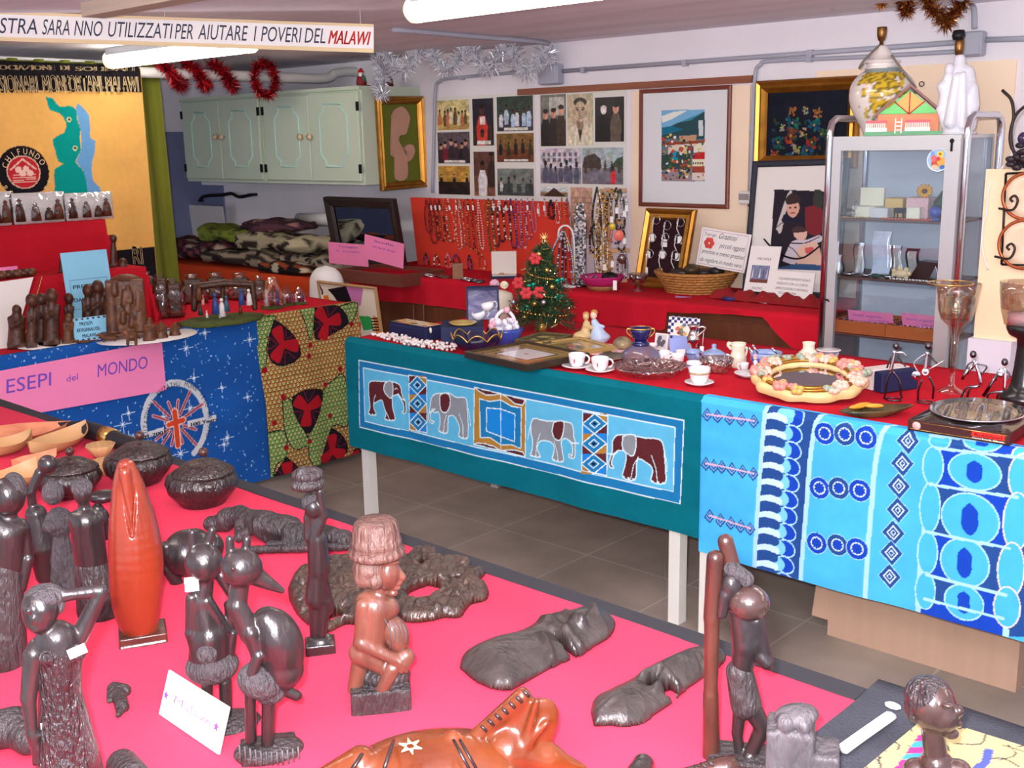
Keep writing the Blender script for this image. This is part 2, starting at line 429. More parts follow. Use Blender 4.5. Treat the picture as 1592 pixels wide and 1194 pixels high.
 # ================= THE ROOM
def struct(mb,name,mats):return mb.build(name,mats,kind='structure')
XL,YB,ZC,ZT=-7.24,4.5,2.03,.775
def tiles(name,c1,c2,mortar,sc):
 m=bpy.data.materials.new(name);m.use_nodes=True;N=m.node_tree.nodes;L=m.node_tree.links;b=N['Principled BSDF']
 tc=N.new('ShaderNodeTexCoord');br=N.new('ShaderNodeTexBrick');br.offset=0;br.inputs['Scale'].default_value=sc
 br.inputs['Brick Width'].default_value=.5;br.inputs['Row Height'].default_value=.5;br.inputs['Mortar Size'].default_value=.004
 br.inputs['Color1'].default_value=(*lin(c1),1);br.inputs['Color2'].default_value=(*lin(c2),1);br.inputs['Mortar'].default_value=(*lin(mortar),1)
 n=N.new('ShaderNodeTexNoise');n.inputs['Scale'].default_value=3;n.inputs['Detail'].default_value=7
 r=N.new('ShaderNodeMapRange');r.inputs['From Min'].default_value=.3;r.inputs['From Max'].default_value=.7;r.inputs['To Min'].default_value=.62;r.inputs['To Max'].default_value=1.1
 mx=N.new('ShaderNodeMix');mx.data_type='RGBA';mx.blend_type='MULTIPLY';mx.inputs[0].default_value=1
 L.new(tc.outputs['Object'],br.inputs[0]);L.new(tc.outputs['Object'],n.inputs[0]);L.new(n.outputs[0],r.inputs[0])
 L.new(br.outputs[0],mx.inputs[6]);L.new(r.outputs[0],mx.inputs[7]);L.new(mx.outputs[2],b.inputs[0]);b.inputs['Roughness'].default_value=.55
 return m
struct(MB().box(-8,4,-2.5,5,-.1,0),'floor',tiles('floor_tiles',(168,156,142),(158,146,133),(190,182,172),1.1))
struct(MB().box(-8,4,-2.5,5,ZC,ZC+.1),'ceiling',mat('ceiling_board',(246,244,252),.9,var=.16,vscale=2.2,stretch=(.35,3,1)))
struct(MB().box(-8,4,YB,YB+.1,0,ZC),'wall_back',mat('wall_white',(236,231,236),.85,var=.07,vscale=3,bump=.15,bscale=30))
struct(MB().box(XL-.1,XL,-2.5,YB,0,ZC),'wall_left',mat('wall_white'))
m_beige=mat('beige_panel',(250,226,198),.7,var=.05,vscale=4)
a=onY(985,140,YB);b=onY(1164,300,YB)
struct(MB().box(a[0],b[0],YB-.012,YB,.0,onY(1070,137,YB)[2]),'trim_1',m_beige)
a=onY(1272,100,YB);b=onY(1582,98,YB)
struct(MB().box(a[0],b[0],YB-.012,YB,.0,onY(1450,100,YB)[2]),'trim_2',m_beige)
a=onY(808,140,YB);b=onY(1172,133,YB)
struct(MB().box(a[0],b[0],YB-.02,YB,a[2]-.028,a[2]+.004),'trim_3',mat('rail_wood',(150,88,62),.5,var=.3,vscale=12,stretch=(.3,4,4)))
a=onX(262,205,XL)
struct(MB().box(XL,XL+.012,1.5,YB,0,a[2]),'trim_4',mat('dado_blue',(120,126,160),.6,var=.1))
struct(MB().box(XL,XL+.3,YB-.012,YB,0,onY(300,287,YB)[2]-.0),'trim_5',mat('dado_blue'))
p=onZ(140,27,1.985);MBx=MB()
MBx.box(p[0],p[0]+1.3,p[1]-.03,p[1]+.05,1.985,ZC)
struct(MBx,'trim_6',mat('batten_wood',(205,190,168),.7,var=.2,stretch=(.3,4,4)))
# ---- conduits and junction boxes on the back wall
m_pipe=mat('conduit_grey',(168,170,184),.5,var=.05);m_white=mat('white_paint',(228,226,224),.5,var=.04)
def conduit(name,pts,r,label,clips=(),m=m_pipe,group=None,cat='pipe'):
 P=np.array(pts);mb=MB().tube(P,r,10);o=mb.build(name,m,label=label,cat=cat,group=group);ORG[o]=np.array(o.location)
 for c in clips:
  MB().box(c[0]-.012,c[0]+.012,c[1]-r*1.15,YB-.001 if c[1]>4 else c[1]+r*1.15,c[2]-r*1.35,c[2]+r*1.35).build('clip',m,o)
 return o
yw=YB-.016
w=lambda x,y:onY(x,y,yw)
conduit('conduit',[w(870,111),w(1200,87),w(1500,65)],.011,'long grey conduit running along the back wall under the ceiling',[w(907,109),w(1065,98),w(1260,83)])
conduit('conduit',sm_path([w(1166,300),w(1170,200),w(1174,118),w(1182,101),w(1200,95),w(1330,89),w(1490,80)]),.009,'thin grey conduit bending down beside the gold-framed flower painting',[w(1258,92),w(1170,200)])
conduit('conduit',sm_path([w(672,300),w(675,200),w(677,138),w(684,127),w(700,122),w(800,113),w(850,109)]),.009,'grey conduit bending down left of the pinned photographs',[w(718,121)])
cz=ZC-.016
conduit('conduit',sm_path([onZ(610,46,cz),onZ(740,57,cz),onZ(835,65,cz),w(856,72),w(862,90),w(862,105)]),.011,'grey conduit crossing the ceiling above the silver tinsel')
conduit('conduit',sm_path([onZ(1485,-6,cz),w(1505,4),w(1514,14),w(1515,45)]),.011,'grey conduit stub dropping from the ceiling beside the gold tinsel')
conduit('conduit',[w(1530,62),w(1592,60),w(1760,50)],.011,'grey conduit leaving the right junction box to the right')
def jbox(x0,x1,y0,y1,label):
 a,b=w(x0,y0),w(x1,y1);r=thing('junction_box',label,'junction box',(a[0],YB-.07,b[2]))
 MB().box(a[0],b[0],YB-.06,YB,b[2],a[2],bev=.006).build('body',m_pipe,r)
 MB().box(a[0]+.004,b[0]-.004,YB-.07,YB-.06,b[2]+.004,a[2]-.004,bev=.003).build('lid',m_pipe,r)
jbox(845,875,102,131,'grey junction box at the end of the silver tinsel')
jbox(1494,1531,51,87,'grey junction box behind the white draped statuette lamp')
PX=-5.4
pz=1.925
pipe_pts=[(PX,1.0,pz)]+[tuple(q)for q in sm_path([(PX,3.9,pz),(PX,4.25,pz),(PX,4.33,pz+.03),(PX,4.42,pz+.045),(PX,YB,pz+.045)])]
conduit('drain_pipe',pipe_pts,.028,'thick white pipe carrying the yellow banner and red tinsel',m=mat('pipe_white',(214,212,208),.5,var=.06))
for q in (3.6,):
 pass
 # ---- fluorescent lamps
def tube_lamp(x0,x1,y,z,label):
 r=thing('fluorescent_lamp',label,'lamp',((x0+x1)/2,y,z-.05),'fluorescent ceiling lamps')
 MB().box(x0+.05,x1-.05,y-.04,y+.04,z+.02,ZC).build('housing',mat('lamp_housing',(190,192,198),.5),r)
 P=[(x0+.05,y,z),(x1-.05,y,z)]
 MB().tube(P,.042,16).build('tube_cover',mat('lamp_glow',(255,252,238),.4,emis=14),r)
 for s,x in ((-1,x0+.05),(1,x1-.05)):
  MB().tube([(x,y,z),(x+s*.03,y,z),(x+s*.045,y,z),(x+s*.052,y,z)],[.044,.044,.034,.012],16).build('end_cap',mat('lamp_cap',(205,204,196),.35,trans=.3),r)
tube_lamp(-2.83,-1.58,2.60,1.975,'bright fluorescent lamp at the top centre of the ceiling')
tube_lamp(-5.36,-4.10,2.86,1.975,'bright fluorescent lamp half behind the paper text strip')
for k,(x0_,y_) in enumerate(((-1.15,2.60),(.15,2.60),(-3.2,.3),(-1.2,-.4))):tube_lamp(x0_,x0_+1.25,y_,1.975,['added unseen fluorescent lamp right of the top centre one','added unseen fluorescent lamp at the far right of the ceiling','added unseen fluorescent lamp over the left of the nearest table','added unseen fluorescent lamp behind the viewer'][k])  # extra tubes added out of view to brighten the ceiling
# ================= TABLES
m_leg=mat('leg_white',(222,220,210),.45,var=.06);m_top=mat('table_laminate',(150,120,90),.5)
def table(label,x0,x1,y0,y1,legs,group,lw=.042):
 r=thing('folding_table',label,'table',((x0+x1)/2,(y0+y1)/2,0),group)
 MB().box(x0,x1,y0,y1,ZT-.035,ZT-.006).build('tabletop',m_top,r)
 for(x,y) in legs:MB().box(x,x+lw,y,y+lw,0,ZT-.035).build('leg',m_leg,r)
MF=2.755;MBK=3.62
q=onZ(763,756,0)
table('white-legged table under the teal elephant cloth',-3.40,-1.79,MF+.012,MBK,[(-3.455+.03,MF+.03),(-1.885,MF+.02),(q[0],q[1]),(-1.885,MBK-.08)],'trestle tables')
table('white-legged table under the light blue patterned cloth',-1.775,.35,MF+.012,MBK,[(-1.765,MF+.015),(.28,MF+.03),(.28,MBK-.08),(-1.765,MBK-.08)],'trestle tables')
LX=-4.2
table('table along the left under the starry blue cloth',-5.15,LX-.012,.6,3.42,[(-4.28,3.35),(-5.1,3.35),(-4.28,.7),(-5.1,.7)],'trestle tables')
FY=1.385
table('nearest table under the pink-red cloth with dark carvings',-3.9,-.6,.25,FY-.01,[(-3.8,.3),(-3.8,1.3),(-.7,.3),(-.7,1.3)],'trestle tables')
table('table at the lower right under the cream sketched cloth',-.592,.6,.25,FY+.02,[(-.55,.3),(.5,.3),(.5,1.3),(-.55,1.3)],'trestle tables')
# ---- red cloths
m_red=mat('red_cloth',(204,26,46),.9,var=.12,vscale=3,bump=.3,bscale=400,sheen=.0,spec=.15)
m_redf=mat('red_cloth_front',(212,56,82),.9,var=.05,vscale=3,bump=.22,bscale=5,stretch=(.5,2.2,1),spec=.15)
def drape(name,x0,x1,y0,y1,zt,m,drops,label,amp=.006,cat='tablecloth',group=None,res=.03):
 """cloth over a box top; drops = dict(front,back,left,right) hanging lengths"""
 d=dict(front=0,back=0,left=0,right=0);d.update(drops)
 def ax(a0,a1,d0,d1):
  s=[-(d0)*k/6 for k in range(6,0,-1)]if d0 else[]
  n=max(2,int((a1-a0)/res));s+=[(a1-a0)*k/n for k in range(n+1)]
  s+=[(a1-a0)+d1*k/6 for k in range(1,7)]if d1 else[]
  return s
 U=ax(x0,x1,d['left'],d['right']);Vv=ax(y0,y1,d['front'],d['back']);LX_,LY_=x1-x0,y1-y0
 P=[]
 for v in Vv:
  for u in U:
   du=-min(u,0)+max(u-LX_,0);dv=-min(v,0)+max(v-LY_,0)
   x=x0+min(max(u,0),LX_);y=y0+min(max(v,0),LY_);dr=max(du,dv);both=min(du,dv)
   if dr>0:
    wv=amp*math.sin((x+y)*23)*min(1,dr/.15)+amp*.6*math.sin((x-y)*41+1)*min(1,dr/.15)
    if v<0 and dv>=du:y-=.004+abs(wv)+both*.25
    elif v>LY_ and dv>=du:y+=.004+abs(wv)+both*.25
    if u<0 and du>dv:x-=.004+abs(wv)+both*.25
    elif u>LX_ and du>dv:x+=.004+abs(wv)+both*.25
   P.append((x,y,zt-dr+(.0015*math.sin(x*9+y*31)if dr==0 else 0)))
 nu=len(U);F=[[j*nu+i,j*nu+i+1,(j+1)*nu+i+1,(j+1)*nu+i]for j in range(len(Vv)-1)for i in range(nu-1)]
 return raw(name,P,F,m,None,None,True,label=label,cat=cat,group=group)
drape("tablecloth",-3.44,.4,MF+.006,MBK+.01,ZT-.002,m_red,dict(front=.36,left=.05,back=.2),'red tablecloth under the china and picture frames',.0008)
drape('tablecloth',-5.16,LX-.004,.6,3.425,ZT-.002,m_red,dict(right=.3,back=.1),'red tablecloth under the carved nativity groups',.002)
drape('tablecloth',-3.92,-.6,.24,FY-.035,ZT-.002,m_redf,dict(),'pink-red tablecloth spread under the dark wood carvings',0)
MB().box(-3.92,-.6,FY-.036,FY,ZT-.004,ZT-.001).box(-3.92,-.6,FY,FY+.003,ZT-.12,ZT-.001).build('edge_strip',mat('black_edge',(40,40,46),.8),label='black strip along the far edge of the pink-red tablecloth',cat='edging')
# ================= PRINTED CLOTHS
m_print=mat('printed_cotton',attr=True,rough=.9,var=.08,vscale=30,bump=.15,bscale=500,spec=.15)
PY=MF-.012
def XZ(P,f):return[(lambda q:(q[0],q[2]))(onY(*f(x,y),PY))for x,y in P]
Z2,Z3,Z4,Z6,Z8=zm(400,560,3.98),zm(800,560,3.98),zm(1192,560,3.98),zm(400,280,3.98),zm(1192,850,3.47)
PXf=lambda x,y:(x,y)
cv=Canvas(-3.445,-1.752,.328,.80,.0023,(0,104,118));cv.mottle(.12,14)
WH=(205,228,232)
O=XZ([(558,560),(1063,654),(1056,784),(560,664)],PXf);I=XZ([(565,572),(1049,665),(1045,765),(568,655)],PXf)
cv.poly(O,(28,118,172));cv.poly(I,(92,180,216));cv.line(O,.004,WH,True);cv.line(I,.004,WH,True)
BR,GR,GO=(88,36,40),(134,140,146),(168,122,52)
def motif(f,P,col,wd=.0045):Q=XZ(P,f);Q2=sm_path(Q+Q[:1],3);cv.poly(Q2,col);cv.line(Q2,wd,WH)
def toes(f,pts):
 for x,y in XZ(pts,f):cv.ell(x,y,.005,.004,WH)
e1=[(692,140),(715,128),(790,132),(840,135),(875,150),(888,180),(893,215),(912,255),(915,300),(913,325),(900,330),(892,318),(903,315),(900,270),(880,235),(868,215),(838,222),(835,240),(840,300),(850,340),(848,372),(795,365),(800,330),(785,280),(772,245),(735,262),(722,270),(725,300),(740,338),(690,332),(700,290),(695,240),(690,190)]
motif(Z2,e1,BR);motif(Z2,[(790,145),(815,128),(835,140),(840,190),(828,235),(795,205),(785,175)],GR)
cv.line(XZ([(870,210),(890,238),(908,250)],Z2),.006,WH);cv.line(XZ([(852,180),(858,172),(866,180)],Z2),.003,WH);cv.line(XZ([(722,270),(726,235),(735,215)],Z2),.003,WH);cv.line(XZ([(790,300),(810,340),(820,365)],Z2),.003,WH)
e2=[(1075,240),(1095,212),(1130,205),(1190,205),(1230,230),(1280,230),(1298,250),(1303,300),(1308,370),(1310,430),(1305,482),(1250,472),(1255,420),(1235,370),(1215,345),(1188,345),(1180,370),(1175,450),(1125,440),(1130,400),(1130,355),(1120,320),(1095,325),(1085,300),(1072,330),(1070,365),(1085,378),(1095,378),(1085,390),(1065,380),(1058,350),(1065,310),(1072,270)]
motif(Z2,e2,GR);motif(Z2,[(1130,215),(1160,203),(1190,220),(1192,280),(1170,322),(1140,315),(1130,270)],BR)
cv.line(XZ([(1100,300),(1080,318),(1064,322)],Z2),.006,WH);cv.line(XZ([(1152,450),(1158,380),(1170,340)],Z2),.003,WH);cv.line(XZ([(1310,300),(1322,370),(1325,405)],Z2),.003,WH);cv.line(XZ([(1278,475),(1275,400),(1250,330)],Z2),.003,WH)
e3=[(100,390),(120,360),(180,375),(240,378),(300,378),(350,390),(365,420),(368,470),(378,500),(378,560),(375,600),(355,607),(335,590),(345,580),(358,592),(362,540),(345,505),(320,485),(300,490),(288,510),(295,570),(300,628),(232,618),(240,570),(240,530),(215,505),(160,500),(140,530),(140,560),(155,600),(97,592),(105,560),(110,500),(98,440)]
motif(Z3,e3,GR);motif(Z3,[(240,385),(275,375),(305,385),(300,450),(280,495),(245,485),(230,440)],BR)
cv.line(XZ([(330,490),(360,512),(400,512)],Z3),.006,WH);cv.line(XZ([(128,595),(135,520),(155,455)],Z3),.003,WH);cv.line(XZ([(268,620),(258,560),(240,500)],Z3),.003,WH);cv.line(XZ([(98,400),(85,450),(80,495)],Z3),.003,WH)
e4=[(605,500),(630,465),(670,462),(740,465),(790,480),(870,485),(905,500),(920,540),(925,600),(930,680),(925,765),(845,752),(850,700),(845,660),(800,625),(768,610),(755,640),(745,740),(668,725),(680,660),(690,600),(680,565),(640,560),(625,575),(610,600),(600,640),(612,660),(610,668),(590,660),(585,630),(598,590),(605,550)]
motif(Z3,e4,BR);motif(Z3,[(668,475),(700,460),(745,468),(752,520),(735,590),(700,580),(668,545)],GR)
cv.line(XZ([(636,565),(610,582),(580,578)],Z3),.006,WH);cv.line(XZ([(718,735),(735,650),(765,600)],Z3),.003,WH);cv.line(XZ([(880,755),(872,670),(845,590)],Z3),.003,WH);cv.line(XZ([(922,560),(940,640),(938,690)],Z3),.003,WH)
for f,P in ((Z2,[(695,330),(715,335),(733,337),(800,365),(822,370),(842,372),(1130,440),(1150,446),(1170,450),(1255,472),(1278,478),(1300,481)]),(Z3,[(105,592),(128,596),(150,600),(240,618),(265,624),(290,628),(675,725),(705,732),(735,738),(852,752),(885,758),(915,763)])):toes(f,P)
def dcol(f,q,cs,hx,hy):
 Q=XZ(q,f);cv.poly(Q,(28,118,172))
 (ax_,ay),(bx,by),(cx_,cy_),(dx,dy)=q
 for k,(cx,cyy) in enumerate(cs):
  for sx in (-1,1):
   for sy in (-1,1):
    col=[BR,GO,(30,128,210)][(k+(sx>0)+2*(sy>0))%3]
    tri=[(cx+sx*hx,cyy+sy*hy),(cx+sx*hx,cyy),(cx,cyy+sy*hy)];cv.poly(XZ(tri,f),col);cv.line(XZ([tri[1],tri[2]],f),.004,WH)
  d=[(cx-hx,cyy),(cx,cyy-hy),(cx+hx,cyy),(cx,cyy+hy)];cv.poly(XZ(d,f),(28,118,172));cv.line(XZ(d,f),.004,WH,True)
  for k2,cc in ((.48,WH),(.36,(28,118,172)),(.2,(15,30,50))):cv.poly(XZ([(cx-hx*k2,cyy),(cx,cyy-hy*k2),(cx+hx*k2,cyy),(cx,cyy+hy*k2)],f),cc)
 cv.line(Q,.004,WH,True)
dcol(Z2,[(935,92),(1048,112),(1048,450),(935,432)],[(988,155),(988,270),(990,385)],56,57)
dcol(Z3,[(425,315),(578,345),(572,712),(422,680)],[(498,392),(495,515),(494,640)],74,62)
Q=[(738,602),(817,622),(816,711),(738,690)];cv.poly(XZ(Q,PXf),GO)
for P,c in (([(738,602),(778,612),(817,622),(812,630),(800,628),(788,618),(778,612),(768,614),(756,614),(745,608)],BR),([(738,690),(778,701),(816,711),(812,703),(800,700),(788,700),(778,701),(768,694),(756,690),(745,688)],BR),([(746,620),(762,624),(778,622),(795,632),(810,634),(809,698),(795,692),(778,692),(762,680),(748,680)],(28,118,172)),([(757,634),(778,636),(800,644),(799,687),(778,679),(757,670)],(24,128,205))):
 R_=XZ(P,PXf);cv.poly(R_,c);cv.line(R_,.004,WH,True)
cv.line(XZ([(778,612),(778,700)],PXf),.003,WH);cv.line(XZ(Q,PXf),.004,WH,True)
def hang(amp,fr,ph,ytop):
 def fn(X,Z):
  dz=np.clip((ytop-Z)/.3,0,1);y=PY-amp*dz*(np.sin(X*fr+ph)+.5*np.sin(X*fr*2.3+ph*2))
  top=Z>ytop-.012;t=np.where(top,(Z-(ytop-.012)),0)
  return np.stack([X,np.where(top,y+.004+t*.95,y),np.where(top,ytop-.012+np.minimum(t,.012+.002),Z)],1)
 return fn
o=cv.mesh('batik_cloth',hang(.004,11,.4,.779),m_print,label='teal batik cloth with four elephants hanging from the middle table',cat='cloth')
# ---- light blue batik
cv=Canvas(-1.756,-.60,.285,.81,.0023,(72,178,236));cv.mottle(.10,12)
NV,RB,PB=(36,74,138),(22,66,176),(166,214,248)
S1=[(1190,628),(1186,680),(1180,760),(1174,860),(1172,900)];S2=[(1276,640),(1268,660),(1260,711),(1254,790),(1248,860),(1245,900)]
S3=[(1384,655),(1372,672),(1361,721),(1354,800),(1349,860),(1345,930)];S4=[(1464,670),(1454,690),(1446,736),(1437,820),(1430,880),(1425,960)];S5=[(1606,690),(1594,711),(1584,790),(1574,860),(1563,990)]
cv.poly(XZ(S1+S2[::-1],PXf),NV);cv.poly(XZ(S4+S5[::-1],PXf),RB);cv.poly(XZ(S5+[(1700,990),(1700,690)],PXf),NV)
for k in range(12):
 y=330+k*101-5;x=100-6*k
 def el(cx,cy_,rx,ry,col,an=0,out=None):
  c=XZ([(cx,cy_)],Z4)[0];s=2.75/FPX*1.25/3.98
  ry*=.78
  if out:cv.ell(c[0],c[1],rx*s*1.06+.004,ry*s+.004,out,an)
  cv.ell(c[0],c[1],rx*s*1.06,ry*s,col,an)
 el(x+68,y+32,50,58,RB,-.25,PB);el(x+12,y+18,54,58,(120,200,244),-.25)
for k in range(12):
 y=325+k*101;x=100-6*k;Q=XZ([(x-92,y+30),(x-50,y+27),(x+5,y+44)],Z4);cv.line(sm_path(Q,4),.024,(196,228,246));Q=XZ([(x-100,y+72),(x-60,y+69),(x-8,y+86)],Z4);cv.line(sm_path(Q,4),.030,NV)
for S in (S1,S2,S3,S4,S5):cv.line(sm_path(XZ(S,PXf),4),.014,PB)
for r_,row in enumerate(([(358,453),(482,458),(615,480)],[(328,790),(448,790),(577,805)],[(312,1130),(442,1140),(562,1165)])):
 for k,(x,y) in enumerate(row):
  c=XZ([(x,y)],Z4)[0];cv.ell(*c,.0325,.0325,PB);cv.ell(*c,.0305,.0305,[RB,NV,RB][k]);cv.ell(*c,.0185,.019,WH);cv.ell(*c,.016,.0165,RB)
  for j in range(10):cv.ell(c[0]+.0165*math.cos(j*.628),c[1]+.0165*math.sin(j*.628),.0025,.0025,WH)
for(x,y) in ((873,500),(838,640),(815,780),(808,930),(780,1070),(768,1195),(757,1340)):
 c=XZ([(x,y)],Z4)[0];a_=.04;R4=lambda s:[(c[0]-.031*s,c[1]-.004*s),(c[0]-.003*s,c[1]+.036*s),(c[0]+.031*s,c[1]+.005*s),(c[0]+.004*s,c[1]-.036*s)]
 cv.poly(R4(1.06),PB);cv.poly(R4(.98),NV);cv.poly(R4(.6),WH);cv.poly(R4(.46),NV);cv.poly(R4(.27),WH);cv.poly(R4(.17),NV)
rows=[[(1000,470),(1592,535)],[(1050,545),(1592,605)],[(1010,770),(1550,850)],[(990,1065),(1500,1165)],[(985,1330),(1480,1455)],[(970,1480),(1460,1600)]]
for k in range(5):
 (a0,b0),(a1,b1)=rows[k],rows[k+1];md=lambda p,q:((p[0]+q[0])/2,(p[1]+q[1])/2)
 if k%2==0:cv.poly(XZ([a0,md(a0,b0),md(a1,b1),a1],Z4),NV)
 else:cv.poly(XZ([md(a0,b0),b0,b1,md(a1,b1)],Z4),NV)
for(x,y,rx,ry) in ((1320,505,85,55),(1285,690,118,116),(1255,985,132,168),(1222,1255,112,160),(1218,1500,90,115)):
 el(x,y,rx*1.0,ry,(72,178,236),0,PB);q=XZ([(x,y-ry*.6),(x+rx*.4,y),(x,y+ry*.6),(x-rx*.4,y)],Z4);cv.poly(sm_path([q[0],((q[0][0]+q[1][0])/2+.008,(q[0][1]+q[1][1])/2+.004),q[1],((q[2][0]+q[1][0])/2+.008,(q[2][1]+q[1][1])/2-.004),q[2],((q[2][0]+q[3][0])/2-.008,(q[2][1]+q[3][1])/2-.004),q[3],((q[0][0]+q[3][0])/2-.008,(q[0][1]+q[3][1])/2+.004),q[0]],3),RB)
for(x,y,ry) in ((1075,505,35),(1035,655,110),(1015,915,145),(998,1195,125),(985,1430,110)):el(x-8,y,46,ry*1.15,(72,178,236),0,PB)
for(x,y,ry) in ((1590,590,40),(1570,725,120),(1535,1000,155),(1500,1300,150),(1475,1530,110)):el(x+10,y,56,ry*1.2,(72,178,236),0,(215,205,190))
for a_,b_ in rows:cv.line(XZ([a_,b_],Z4),.008,PB)
for row in ([(1190,335),(1255,345),(1330,358),(1403,365),(1480,375)],[(1180,640),(1228,655),(1278,660),(1342,672),(1410,685),(1478,700)],[(1200,965),(1268,990),(1335,1008),(1398,1025),(1458,1040)]):
 cv.line(XZ([row[0],row[-1]],Z3),.007,(205,170,190))
 for x,y in row:
  for s,cc in ((1,NV),(.72,(120,170,225)),(.5,NV),(.28,(120,170,225))):cv.poly(XZ([(x-34*s,y+10*s),(x,y-42*s),(x+34*s,y+8*s),(x,y+48*s)],Z3),cc)
 cv.line(XZ([row[0],row[-1]],Z3),.005,(214,178,196))
cv.mesh('batik_cloth',hang(.004,9,1.3,.780),m_print,label='light blue batik cloth with circles and diamonds on the right table',cat='cloth')
# ---- starry blue cloth and wax print on the left table, hanging in plane X
LXp=LX+.012
def YZ(P,f):return[(lambda q:(q[1],q[2]))(onX(*f(x,y),LXp))for x,y in P]
Z7=zm(0,560,3.98)
ysplit=onX(396,500,LXp)[1]
cv=Canvas(.6,ysplit+.01,.02,.80,.0032,(26,82,156));cv.mottle(.15,12)
for k in range(900):
 y,z=random.uniform(1.2,ysplit),random.uniform(.02,.79)
 if k>55:cv.ell(y,z,random.uniform(.0016,.0042),random.uniform(.0016,.0042),(150,190,225))
 else:
  s=random.uniform(.018,.04)
  for a_ in range(4):cv.line([(y-s*math.cos(a_*.785)*(1 if a_%2==0 else .4),z-s*math.sin(a_*.785)*(1 if a_%2==0 else .4)),(y+s*math.cos(a_*.785)*(1 if a_%2==0 else .4),z+s*math.sin(a_*.785)*(1 if a_%2==0 else .4))],.003,(190,215,238))
  cv.ell(y,z,.006,.006,(225,238,248))
c0=YZ([(1075,385)],Z7)[0];RC=.152
for a0,a1 in ((-28,62),(66,100),(104,150),(155,185),(300,332)):
 cv.line([(c0[0]+RC*math.cos(math.radians(t)),c0[1]+RC*1.15*math.sin(math.radians(t)))for t in range(a0,a1,4)],.028,(205,210,215))
for k,L_ in ((20,1),(52,.95),(75,.6),(105,.6),(132,.9),(155,.75),(205,.75),(225,.95),(250,.6),(285,.6),(310,.95),(335,.7)):
 t=math.radians(k);d=np.array([math.cos(t),math.sin(t)*1.1]);cv.line([np.array(c0)+d*.04,np.array(c0)+d*.15*L_],.014,(225,170,165));cv.line([np.array(c0)+d*.04,np.array(c0)+d*.148*L_],.008,(150,60,70))
for wd,cc in ((.032,(235,190,170)),(.022,(205,70,40))):cv.line([(c0[0],c0[1]-.1),(c0[0],c0[1]+.05)],wd,cc);cv.line([(c0[0]-.035,c0[1]-.0),(c0[0]+.035,c0[1]+.006)],wd,cc)
p1=YZ([(1148,400),(1325,335),(1325,372),(1150,410)],Z7)
r1=YZ([(1145,372),(1322,332),(1326,372),(1150,412)],Z7);cv.poly(r1,(210,214,220));r2=YZ([(808,468),(998,408),(1004,446),(812,498)],Z7);cv.poly(r2,(210,214,220))
def hangx(amp,fr,ph,flare=0):
 def fn(Y,Z):
  dz=np.clip((.79-Z)/.4,0,1);x=LXp+amp*dz*(np.sin(Y*fr+ph)+.4*np.sin(Y*fr*2.7))+flare*dz*dz
  top=Z>.776;t=np.where(top,Z-.776,0)
  return np.stack([np.where(top,x-.004-t,x),Y,np.where(top,.776+np.minimum(t,.006),Z)],1)
 return fn
star=cv.mesh('star_cloth',hangx(.004,9,1.3,.02),m_print,label='blue cloth with white stars and a cross emblem hanging from the left table',cat='cloth')
fx=Fr((LXp+.014,0,0),(0,1,0),(-1,0,0),(0,0,1))
mb=MB()
def cloth_text(t,P,f=Z7,hk=.8,off=-.022):
 """text between base-left and base-right points with a height given by a third"""
 (y0,z0),(y1,z1),(y2,z2)=YZ(P,f);put_text(mb,t,fx,y0,y1,z0,abs(z2-z0)*hk,slope=(z1-z0)/(y1-y0),off=off,bold=.0012)
cloth_text('100 Years',[(1156,402),(1318,366),(1152,374)]);mb.build('years_lettering',mat('ink_black',(22,22,28),.8),star);mb=MB();cloth_text('1901-2001',[(820,490),(996,444),(812,464)]);mb.build('date_lettering',mat('ink_black'),star);mb=MB()
def arc_text(t,c,rx,rz,a0,a1,h,fr,off):
 n=len(t)
 for i,ch in enumerate(t):
  if ch==' ':continue
  V,F=text_geo(ch)
  if not len(V):continue
  ang=math.radians(a0+(a1-a0)*(i+.5)/n);X=(V[:,0]-V[:,0].mean())*h/.73*.8;Z=V[:,1]*h/.73
  ca,sa=math.cos(ang-math.pi/2),math.sin(ang-math.pi/2)
  if a1>a0:ca,sa=-ca,-sa;Z=Z-h
  px=c[0]+rx*math.cos(ang)+X*ca-Z*sa;pz_=c[1]+rz*math.sin(ang)+X*sa+Z*ca
  mb.add(fr(np.stack([px,np.full(len(X),off),pz_],1)),F,0)
arc_text('KUZAZWANI KUZATHU MUWA YESU KRISTU',c0,RC-.008,(RC-.008)*1.15,190,-30,.021,fx,-.024)
mb.build('ring_lettering',mat('ink_black'),star,label='black lettering around the cross emblem')
cv=Canvas(ysplit,3.43,.03,.80,.0026,(190,118,52))
GN,OR,DK,RD=(104,168,82),(196,122,56),(34,24,34),(168,24,36)
greens=[(Z6,[(-20,850),(105,840),(100,880),(60,1000),(40,1150),(-20,1180)]),(Z6,[(265,800),(360,780),(350,900),(320,990),(300,900)]),(Z6,[(510,780),(620,760),(590,870),(540,880)]),(Z2,[(115,240),(170,240),(260,450),(280,430),(370,180),(440,120),(500,80),(525,200),(520,400),(430,400),(350,650),(280,600),(270,520),(190,540),(130,440)]),(Z2,[(30,440),(130,430),(140,580),(80,640),(60,770),(30,790)]),(Z2,[(500,640),(560,560),(600,600),(600,700),(540,720)])]
for f,P in greens:Q=YZ(P,f);Q=sm_path(Q+Q[:1],3);cv.poly(Q,GN)
z=.04;r_=0
while z<.8:
 y=ysplit+(r_%2)*.011
 while y<3.44:
  cv.ell(y,z,.0095,.0095,(40,34,24));cv.ell(y,z+.001,.0068,.0066,(214,205,140));cv.line([(y-.003,z+.002),(y+.003,z+.002)],.003,(70,60,30));y+=.022
 z+=.019;r_+=1
G2=cv.C.copy()
